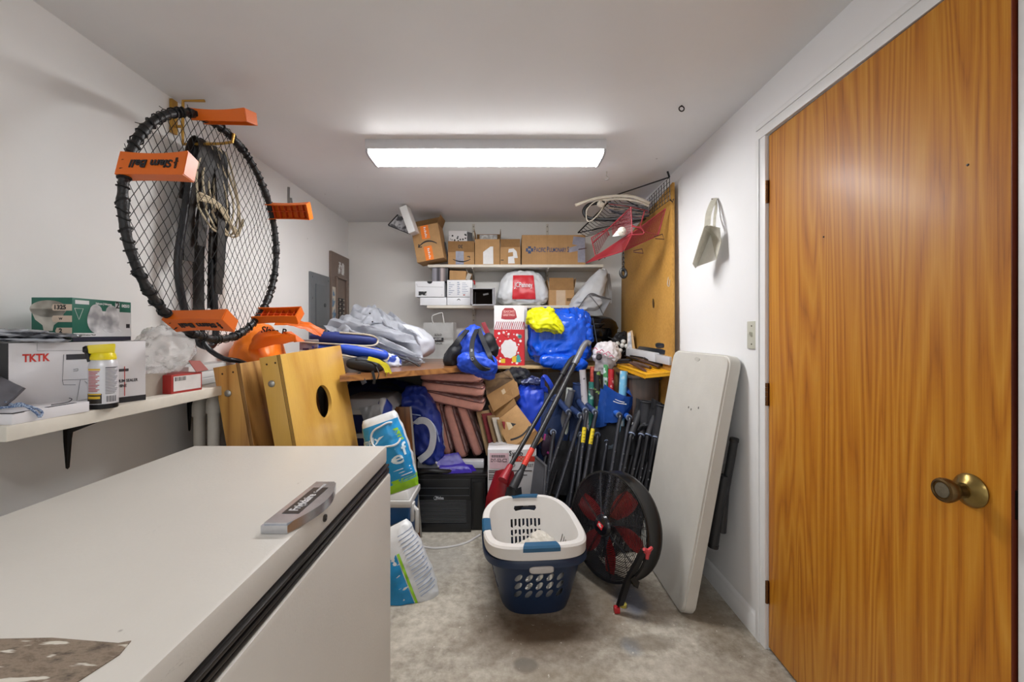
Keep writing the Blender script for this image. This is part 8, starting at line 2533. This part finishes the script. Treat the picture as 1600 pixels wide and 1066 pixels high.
mb = MB(); mb.soft(P(1043, 539, 2.67), (0.03, 0.05, 0.028), 0.7, 0.7, 0.001, 20, 0, 18, 12, (0, 0, 0.1)); part(mb, 'grip_inlay', mat('#1f7f86', 0.4), t_)

# wrapping rolls standing upright in a dark bin
t_ = thing('waste_bin', 'plain grey bin holding wrapping rolls behind the folded chairs', 'bin', (0.52, 2.98, 0))
mb = MB(); mb.lathe([(0, 0), (0.15, 0), (0.19, 0.55), (0.185, 0.55), (0.145, 0.01), (0, 0.01)], 30, Matrix.Translation((0.50, 3.06, 0))); part(mb, 'bin_body', mat('#3a3a3e', 0.5), t_)
def roll_mat(*args): return two_tone(*args)
rolls = ((910, 920, 578, 0.022, 2.93, 0.0, ('#c9c6cd', '#59525c', 34, 0.60, 0.66), 'white wrapping roll with dark figures, leftmost of the upright rolls'),
         (926, 924, 573, 0.017, 3.02, 0.0, ('#b9352f', '#d86a58', 30, 0.45, 0.6), 'plain red wrapping roll behind the black one'),
         (933, 934, 580, 0.024, 2.90, 0.0, ('#17181c', '#7d9a52', 24, 0.58, 0.62), 'black wrapping roll with green and white motifs'),
         (947, 944, 570, 0.019, 2.96, 0.0, ('#c6d9d6', '#4d8f5c', 24, 0.5, 0.56), 'white and green wrapping roll between black and red rolls'),
         (955, 954, 577, 0.020, 2.92, 0.0, ('#b3222d', '#d99b9b', 28, 0.62, 0.66), 'red wrapping roll with pale lettering-like motifs'),
         (975, 966, 580, 0.025, 2.80, 0.0, ('#6fb2d6', '#d8e2e8', 14, 0.5, 0.6), 'sky blue wrapping roll leaning right, with white motifs'),
         (890, 878, 606, 0.022, 2.92, 0.0, ('#c2c9bf', '#b04a3a', 20, 0.58, 0.62), 'short white roll with red and green motifs behind the shovel handles'),
         (925, 918, 597, 0.022, 2.93, 0.0, ('#2c7a72', '#a8c8c0', 26, 0.6, 0.66), 'teal wrapping roll, shortest one by the black roll'))
for tx, bx_, ty, r_, d_, _, mt, lab in rolls:
    tp, bt = P(tx, ty, d_), P(bx_, 720, d_ - 0.05)
    t_ = thing('wrapping_roll', lab, 'gift wrap', tuple(bt), (0, 0, 0), 'wrapping paper rolls')
    ax_ = (tp - bt)
    M_ = axis_m(bt, ax_)
    mb = MB(); mb.lathe([(r_ * 0.75, ax_.length - 0.012), (r_ * 0.78, ax_.length), (r_, ax_.length), (r_, 0), (0, 0)], 20, M_); part(mb, 'paper', two_tone(*mt[:5], 0.45), t_)
    mb = MB(); mb.lathe([(0, ax_.length - 0.012), (r_ * 0.75, ax_.length - 0.0121)], 20, M_, False); part(mb, 'core', mat('#55483c', 0.8), t_)
# kraft sacks with printed words
def ksack(q, d, m_, lab, words_, wcol):
    a, b, c, e = (P(x, y, d) for x, y in q)
    t_ = thing('kraft_sack', lab, 'sack', tuple((a + b) / 2), (0, 0, 0))
    mb = MB(); mb.sheet(a, b, c, e, lambda u, v: Vector((0, -0.04 * math.sin(PI * u) - 0.008 * ridged((u * 3, v * 4, d)), 0)), 20, 24, 0.05); part(mb, 'sack_body', m_, t_)
    mb = MB()
    o = a.lerp(b, 0.55).lerp(e.lerp(c, 0.55), 0.62) + Vector((0, -0.055, 0))
    mb.text(words_, 0.075, basis(o, (e - a) * -1, (b - a)), 0.001, 0.02); part(mb, 'lettering', wcol, t_)
    return t_
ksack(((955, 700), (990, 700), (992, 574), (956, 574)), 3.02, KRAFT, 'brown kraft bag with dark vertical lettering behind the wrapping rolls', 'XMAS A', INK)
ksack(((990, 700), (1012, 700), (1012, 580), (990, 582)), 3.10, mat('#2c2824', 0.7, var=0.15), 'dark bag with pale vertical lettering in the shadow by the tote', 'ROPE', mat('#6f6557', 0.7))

# ================================================================== folded camp chairs leaning in a row
TUBE_ = mat('#45474e', 0.3, 0.6, 0.12, 20)
TUBE_D = mat('#232428', 0.4, 0.3, 0.15)
CH_NAVY = mat('#1f3562', 0.65, var=0.15, scale=20, bump=0.25, bscale=200)
CH_BLUE = mat('#1d57b5', 0.6, var=0.12, scale=20, bump=0.25, bscale=200)
CH_BLK = mat('#25262b', 0.65, var=0.2, scale=20, bump=0.25, bscale=200)
CH_GRY = mat('#4d5864', 0.65, var=0.15, scale=20, bump=0.25, bscale=200)
GREYC = mat('#5c5e63', 0.5, var=0.1)


def camp_chair(lab, arms, legs, fab, panel, pcol=None, stickers=False, frame=TUBE_):
    """arms: two (back px,py,d, front px,py,d); legs: (px, py, d) where each arm tube meets the floor; panel: 4 px corners of folded fabric"""
    root = Vector((sum(P(*l).x for l in legs) / len(legs), sum(l[2] for l in legs) / len(legs), 0))
    t_ = thing('camp_chair', lab, 'folding chair', tuple(root), (0, 0, 0), 'folded camp chairs')
    for (a, b), l in zip(arms, legs):
        A, B = P(*a), P(*b)
        Lp = P(*l); Lp.z = 0.012
        dn = (Lp - B).normalized()
        mb = MB(); mb.tube(bez([A, A.lerp(B, 0.55), B + (A - B).normalized() * 0.025, B + dn * 0.004 + (B - A).normalized() * 0.006, B + dn * 0.05, B + dn * 0.1], 24) + [Lp], 0.0125, 10)
        tb = part(mb, 'leg', frame, t_)
        mb = MB(); mb.tube(bez([A, A.lerp(B, 0.5) + Vector((0, 0, -0.003)), B + (A - B).normalized() * 0.018], 12), 0.020, 10); part(mb, 'arm_sleeve', fab, t_)
        mb = MB(); mb.tube([B + (A - B).normalized() * 0.020, B + (A - B).normalized() * 0.013], 0.0205, 12); part(mb, 'sleeve_collar', mat('#7d8aa5', 0.5), t_)
        mb = MB(); mb.tube([Lp + Vector((0, 0, -0.010)), Lp - dn * 0.03], 0.016, 10); part(mb, 'foot_cap', BLACK, t_)
        # second leg crossing behind, with rivets
        C = A + Vector((0.02, 0.03, -0.05)); L2 = Lp + Vector((-0.05, -0.02, 0)) 
        mid = B.lerp(Lp, 0.45)
        mb = MB(); mb.tube([C, C.lerp(L2, 0.5) + Vector((0.03, 0.02, 0)), L2], 0.0105, 8); part(mb, 'cross_leg', TUBE_D, t_)
        mb = MB()
        for k in (0.28, 0.36, 0.55, 0.7):
            c_ = B.lerp(Lp, k); mb.lathe([(0, 0), (0.005, 0), (0.004, 0.003), (0, 0.004)], 8, axis_m(c_ + Vector((0, -0.012, 0)), (0, -1, 0)))
        part(mb, 'rivet', mat('#8b8d92', 0.3, 0.8), tb)
        if stickers:
            c0, c1 = B.lerp(Lp, 0.13), B.lerp(Lp, 0.25)
            mb = MB(); mb.tube([c0, c1], 0.0131, 10, False, False); st = part(mb, 'yellow_sticker', mat('#d9c022', 0.5), t_)
            mb = MB(); w2 = Vector((0.006, 0, 0))
            for k in (0.15, 0.18, 0.205, 0.23):
                c_ = B.lerp(Lp, k) + Vector((0, -0.0134, 0)); mb.box(c_, (0.012, 0.0008, 0.004))
            part(mb, 'sticker_print', INK, st, kind='stuff')
    q = [P(*k) for k in panel]
    mb = MB(); mb.sheet(q[0], q[1], q[2], q[3], lambda u, v: Vector((0.004 * math.sin(v * 9), -0.03 * math.sin(PI * u) * (0.5 + 0.5 * v) + 0.012 * ridged((u * 3 + q[0].x * 9, v * 3, 2)), 0)), 20, 26, 0.012)
    part(mb, 'seat_fabric', pcol or fab, t_)
    return t_


camp_chair('navy folded camp chair leaning leftmost, next to the shovel handles', (((868, 620, 2.98), (890, 646, 2.78)), ((884, 630, 2.98), (908, 651, 2.76))), ((820, 840, 2.50), (846, 842, 2.48)), CH_NAVY, ((842, 700, 2.80), (880, 715, 2.80), (900, 640, 2.95), (850, 612, 2.98)))
camp_chair('navy folded camp chair with yellow stickers on its grey tubes', (((900, 622, 2.98), (916, 643, 2.74)), ((912, 628, 2.98), (931, 645, 2.72))), ((893, 842, 2.46), (893, 848, 2.42)), CH_NAVY, ((888, 700, 2.82), (918, 705, 2.82), (940, 640, 2.96), (896, 612, 3.0)), None, True)
camp_chair('bright blue folded camp chair with a wide blue top cloth', (((946, 632, 2.94), (969, 650, 2.70)), ((966, 638, 2.94), (984, 654, 2.68))), ((935, 850, 2.40), (945, 852, 2.38)), CH_BLUE, ((940, 702, 2.76), (968, 700, 2.72), (972, 650, 2.84), (944, 640, 2.90)), CH_GRY)
t_ = [o for o in bpy.data.objects if o.name.startswith('camp_chair')][-1]
# draped blue top of that chair
mb = MB(); mb.sheet(P(929, 664, 2.86), P(986, 640, 2.76), P(990, 620, 2.74), P(944, 600, 2.86), lambda u, v: Vector((0, -0.05 * math.sin(PI * u) - 0.01 * ridged((u * 3, v * 2, 7)), 0.012 * math.sin(u * 7) * (1 - v) - 0.02 * math.sin(PI * u))), 30, 18, 0.010); part(mb, 'top_cloth', CH_BLUE, t_)
mb = MB(); mb.sheet(P(929, 668, 2.85), P(951, 662, 2.82), P(962, 622, 2.84), P(938, 606, 2.87), lambda u, v: Vector((0, -0.03 * math.sin(PI * u) - 0.012 * ridged((u * 3, v * 2, 3)), 0)), 18, 22, 0.008); part(mb, 'top_cloth', CH_BLUE, t_)
mb = MB(); mb.sheet(P(972, 612, 2.80), P(989, 622, 2.74), P(988, 606, 2.80), P(975, 602, 2.88), lambda u, v: Vector((0, -0.015 * math.sin(PI * u), 0.01 * math.sin(PI * u))), 14, 12, 0.006); part(mb, 'top_cloth', CH_BLUE, t_)
mb = MB()
mb.tube(bez([P(958, 627, 2.70), P(966, 630, 2.69), P(972, 631, 2.685), P(979, 632, 2.68)], 12), 0.0022, 4); mb.tube(bez([P(961, 624, 2.70), P(968, 627, 2.69), P(976, 629, 2.685)], 10), 0.002, 4)
part(mb, 'white_stitching', WHITE, t_)
camp_chair('charcoal folded camp chair with a white tag, right of the bright blue one', (((1004, 634, 2.70), (986, 682, 2.60)), ((1016, 640, 2.68), (1001, 684, 2.58))), ((948, 842, 2.40), (960, 842, 2.40)), CH_BLK, ((982, 712, 2.62), (1004, 710, 2.62), (1024, 636, 2.66), (994, 622, 2.70)), None, False, TUBE_D)
camp_chair('black folded camp chair nearest the white folded table', (((1028, 634, 2.60), (1012, 684, 2.54)), ((1038, 640, 2.56), (1024, 688, 2.50))), ((978, 830, 2.44), (990, 830, 2.44)), CH_BLK, ((1002, 722, 2.56), (1026, 718, 2.52), (1044, 636, 2.54), (1018, 622, 2.60)), None, False, TUBE_D)
camp_chair('black folded camp chair half hidden in the middle of the row', (((930, 660, 2.92), (934, 682, 2.78)), ((952, 668, 2.9), (948, 694, 2.76))), ((905, 845, 2.50), (922, 845, 2.50)), CH_BLK, ((905, 775, 2.70), (975, 775, 2.66), (984, 668, 2.72), (922, 655, 2.90)), None, False, TUBE_)
camp_chair('black folded camp chair low at the left end, behind the shovels', (((858, 672, 2.90), (865, 676, 2.72)), ((900, 676, 2.9), (907, 680, 2.72))), ((843, 820, 2.52), (880, 830, 2.52)), CH_BLK, ((850, 770, 2.70), (895, 775, 2.70), (905, 690, 2.84), (858, 684, 2.86)), None, False, TUBE_)
for q_, lab in (((1000, 655, 2.72), 'x'),):
    pass
cc_ = [o for o in bpy.data.objects if o.name.startswith('camp_chair') and 'white tag' in o.get('label', '')][0]
mb = MB(); mb.slab(P(984, 684, 2.62), P(989, 686, 2.62), P(994, 662, 2.64), P(988, 660, 2.64), 0.002); part(mb, 'white_tag', WHITE, cc_)
mb = MB()
for k in range(5):
    mb.tube(bez([P(998 + k * 5, 672 - k * 0.5, 2.60), P(1003 + k * 5, 665, 2.58), P(1010 + k * 5, 668 - k, 2.585), P(1014 + k * 4, 676, 2.60)], 12), 0.009, 7)
part(mb, 'gathered_cloth', CH_BLK, cc_)
# loose chair bags standing behind: grey sleeve tips
for k, (tx, ty, bx_, by_, d_, r_, m_, lab) in enumerate(((893, 610, 886, 640, 2.90, 0.03, GREYC, 'grey rolled chair bag top between the two navy chairs'), (925, 608, 922, 640, 2.92, 0.028, GREYC, 'grey rolled chair bag top left of the bright blue cloth'), (905, 600, 900, 660, 2.96, 0.055, CH_NAVY, 'navy rolled chair bag standing behind the yellow stickered chair'), (866, 625, 855, 690, 2.94, 0.06, CH_NAVY, 'navy rolled chair bag standing behind the leftmost chair'), (1012, 628, 1006, 700, 2.66, 0.055, CH_BLK, 'charcoal rolled chair bag with an open mouth by the black chairs'), (1036, 634, 1028, 700, 2.52, 0.045, CH_BLK, 'black rolled chair bag squeezed next to the white table'))):
    tp = P(tx, ty, d_); bt = P(bx_, by_, d_); ax_ = (bt - tp).normalized(); fl = tp + ax_ * ((tp.z - 0.003) / -ax_.z)
    t_ = thing('chair_bag', lab, 'bag', tuple(fl), (0, 0, 0), 'rolled chair bags')
    M_ = axis_m(fl, tp - fl); Ln = (tp - fl).length
    mb = MB(); mb.grid(lambda u, v: M_ @ Vector(((r_ * (0.75 + 0.25 * math.sin(PI * min(1, v * 1.05))) + 0.006 * mnoise.noise(Vector((u * 5, v * 9, k)))) * math.cos(2 * PI * u), (r_ * (0.75 + 0.25 * math.sin(PI * min(1, v * 1.05))) + 0.006 * mnoise.noise(Vector((u * 5 + 3, v * 9, k)))) * math.sin(2 * PI * u), v * Ln)), 26, 24, True)
    part(mb, 'sleeve', m_, t_)
    mb = MB(); mb.tube([M_ @ Vector((r_ * 0.76 * math.cos(a), r_ * 0.76 * math.sin(a), Ln)) for a in [2 * PI * i / 20 for i in range(20)]], 0.005, 6, True); part(mb, 'hem', m_, t_)
    mb = MB(); mb.lathe([(0, Ln - 0.03), (r_ * 0.72, Ln - 0.025)], 18, M_, False); part(mb, 'dark_mouth', mat('#0e0e11', 0.8), t_)
# grey folded stool at the left of the row
t_ = thing('folding_stool', 'dark grey folded stool panel behind the white basket rim', 'stool', (P(838, 0, 2.5).x, 2.52, 0))
a, b, c, d = P(822, 775, 2.50), P(846, 775, 2.48), P(853, 728, 2.54), P(836, 713, 2.58)
fa, fb = Vector((a.x - 0.02, a.y - 0.02, 0.003)), Vector((b.x - 0.005, b.y - 0.02, 0.003))
mb = MB(); mb.prism([(0, 0)], Matrix.Identity(4), 0) if False else mb.hexa([fa, fb, fb + Vector((0.01, 0.02, 0)), fa + Vector((0.01, 0.02, 0)), d, c, c + Vector((0.01, 0.02, 0)), d + Vector((0.01, 0.02, 0))], 0.004); part(mb, 'panel', mat('#4a4b51', 0.6, var=0.1), t_)
mb = MB(); mb.tube([fb, c, d], 0.008, 8); part(mb, 'frame', mat('#6b6d73', 0.4, 0.5), t_)
t_ = thing('pink_pouch', 'small dark pouch with bright pink trim behind the shovel handles', 'pouch', tuple(P(856, 700, 2.82)))
mb = MB(); mb.soft(P(856, 698, 2.82), (0.09, 0.07, 0.16), 0.8, 0.8, 0.008, 20, 0.01, 28, 20, None, 3); part(mb, 'pouch_body', mat('#2b1a2e', 0.6), t_)
mb = MB(); mb.box(P(857, 708, 2.77), (0.02, 0.006, 0.012), (0, 0.5, 0)); mb.box(P(851, 683, 2.77), (0.012, 0.006, 0.04), (0, 0.2, 0)); part(mb, 'pink_trim', mat('#b03a86', 0.5), t_)

# ================================================================== snow shovels
SHF = mat('#1d1e22', 0.38, var=0.12)
s_top, s_bot = P(880, 583, 2.90), P(787, 746, 2.46)
t_ = thing('snow_shovel', 'red bladed snow shovel with thin black shaft leaning on the counter', 'shovel', (P(780, 0, 2.45).x, 2.42, 0))
mb = MB(); mb.tube([s_bot, s_top], 0.0135, 12); part(mb, 'shaft', SHF, t_)
g0 = s_top + (s_top - s_bot).normalized() * 0.0
dv = (s_top - s_bot).normalized()
mb = MB(); mb.tube(bez([s_top - dv * 0.02, s_top + dv * 0.06, s_top + dv * 0.13 + Vector((0.006, 0, 0.0)), s_top + dv * 0.16 + Vector((0.022, 0, -0.01)), s_top + dv * 0.14 + Vector((0.035, 0, -0.03))], 18), [0.017] * 6 + [0.020] * 20 if False else 0.019, 10); part(mb, 'grip', mat('#222327', 0.5), t_)
# curved red blade
bl_t = s_bot + dv * 0.02
xs = Vector((1, -0.1, 0)).normalized()
dn = Vector((-0.12, -0.10, -1)).normalized()
mb = MB()
def blade(u, v):
    w_ = 0.055 + 0.035 * min(1, v * 2.2)
    x = (u - 0.5) * 2 * w_
    return Vector((bl_t.x - 0.005, bl_t.y, bl_t.z)) + xs * x + dn * (v * 0.29) + Vector((0, -1, 0)) * (0.045 * math.sin(PI * min(1, v * 0.9)) - 0.05 * (abs(u - 0.5) * 2) ** 2.5) + Vector((0, 0, 0.03 * (1 - (2 * u - 1) ** 2) * (1 - v)))
mb.grid(blade, 18, 16); bmesh.ops.solidify(mb.bm, geom=mb.bm.faces[:], thickness=0.005); part(mb, 'blade', mat('#a8252f', 0.35, var=0.1), t_)
mb = MB(); mb.tube([bl_t + dv * 0.06, bl_t - dv * 0.03 + Vector((0, -0.03, 0))], [0.017, 0.03], 12); part(mb, 'socket', mat('#97212b', 0.4), t_)

s_top, s_bot = P(900, 564, 2.84), P(812, 741, 2.42)
t_ = thing('snow_shovel', 'shovel with thick black shaft, orange red label and curved silver grip', 'shovel', (P(785, 0, 2.4).x, 2.36, 0))
dv = (s_top - s_bot).normalized()
lowp = s_bot - dv * 0.09
mb = MB(); mb.tube([s_bot - dv * 0.02, s_top], 0.0165, 12); part(mb, 'shaft', SHF, t_)
mb = MB(); mb.tube([s_bot + dv * 0.02, s_bot - dv * 0.01, lowp], [0.018, 0.024, 0.026], 12); part(mb, 'socket', mat('#24252a', 0.45), t_)
mb = MB(); mb.tube([s_bot + dv * 0.055, s_bot + dv * 0.165], 0.0169, 14, False, False); lb = part(mb, 'label', mat('#d0392a', 0.45), t_)
mb = MB(); 
for k in range(4):
    c_ = s_bot + dv * (0.085 + 0.011 * k) + Vector((-0.001, -0.0172, 0)); mb.box(c_, (0.012, 0.0008, 0.006), (0, 0.55, 0))
part(mb, 'label_print', mat('#e0c9c4', 0.5), lb, kind='stuff')
mb = MB(); mb.tube(bez([s_top - dv * 0.03, s_top + dv * 0.05, s_top + dv * 0.12, s_top + dv * 0.165 + Vector((0.010, 0, -0.002)), s_top + dv * 0.175 + Vector((0.028, 0, -0.02))], 20), 0.0205, 12); part(mb, 'grip', mat('#808288', 0.35, 0.5, 0.15, 25), t_)
mb = MB(); mb.tube([s_top + dv * 0.15 + Vector((-0.006, -0.019, 0.0)), s_top + dv * 0.165 + Vector((-0.002, -0.0195, 0.0))], 0.004, 6); part(mb, 'hang_hole', BLACK, t_)
mb = MB()
bl_t = lowp
def blade2(u, v):
    w_ = 0.04 + 0.07 * v
    x = (u - 0.5) * 2 * w_
    return bl_t + Vector((0.01, 0, 0)) + Vector((1, 0, 0)) * x + Vector((-0.1, -0.06, -1)).normalized() * (v * (bl_t.z - 0.012)) + Vector((0, -0.03 * math.sin(PI * v) + 0.03 * (2 * u - 1) ** 2, 0))
mb.grid(blade2, 14, 12); bmesh.ops.solidify(mb.bm, geom=mb.bm.faces[:], thickness=0.004); part(mb, 'blade', mat('#2e3036', 0.45), t_)
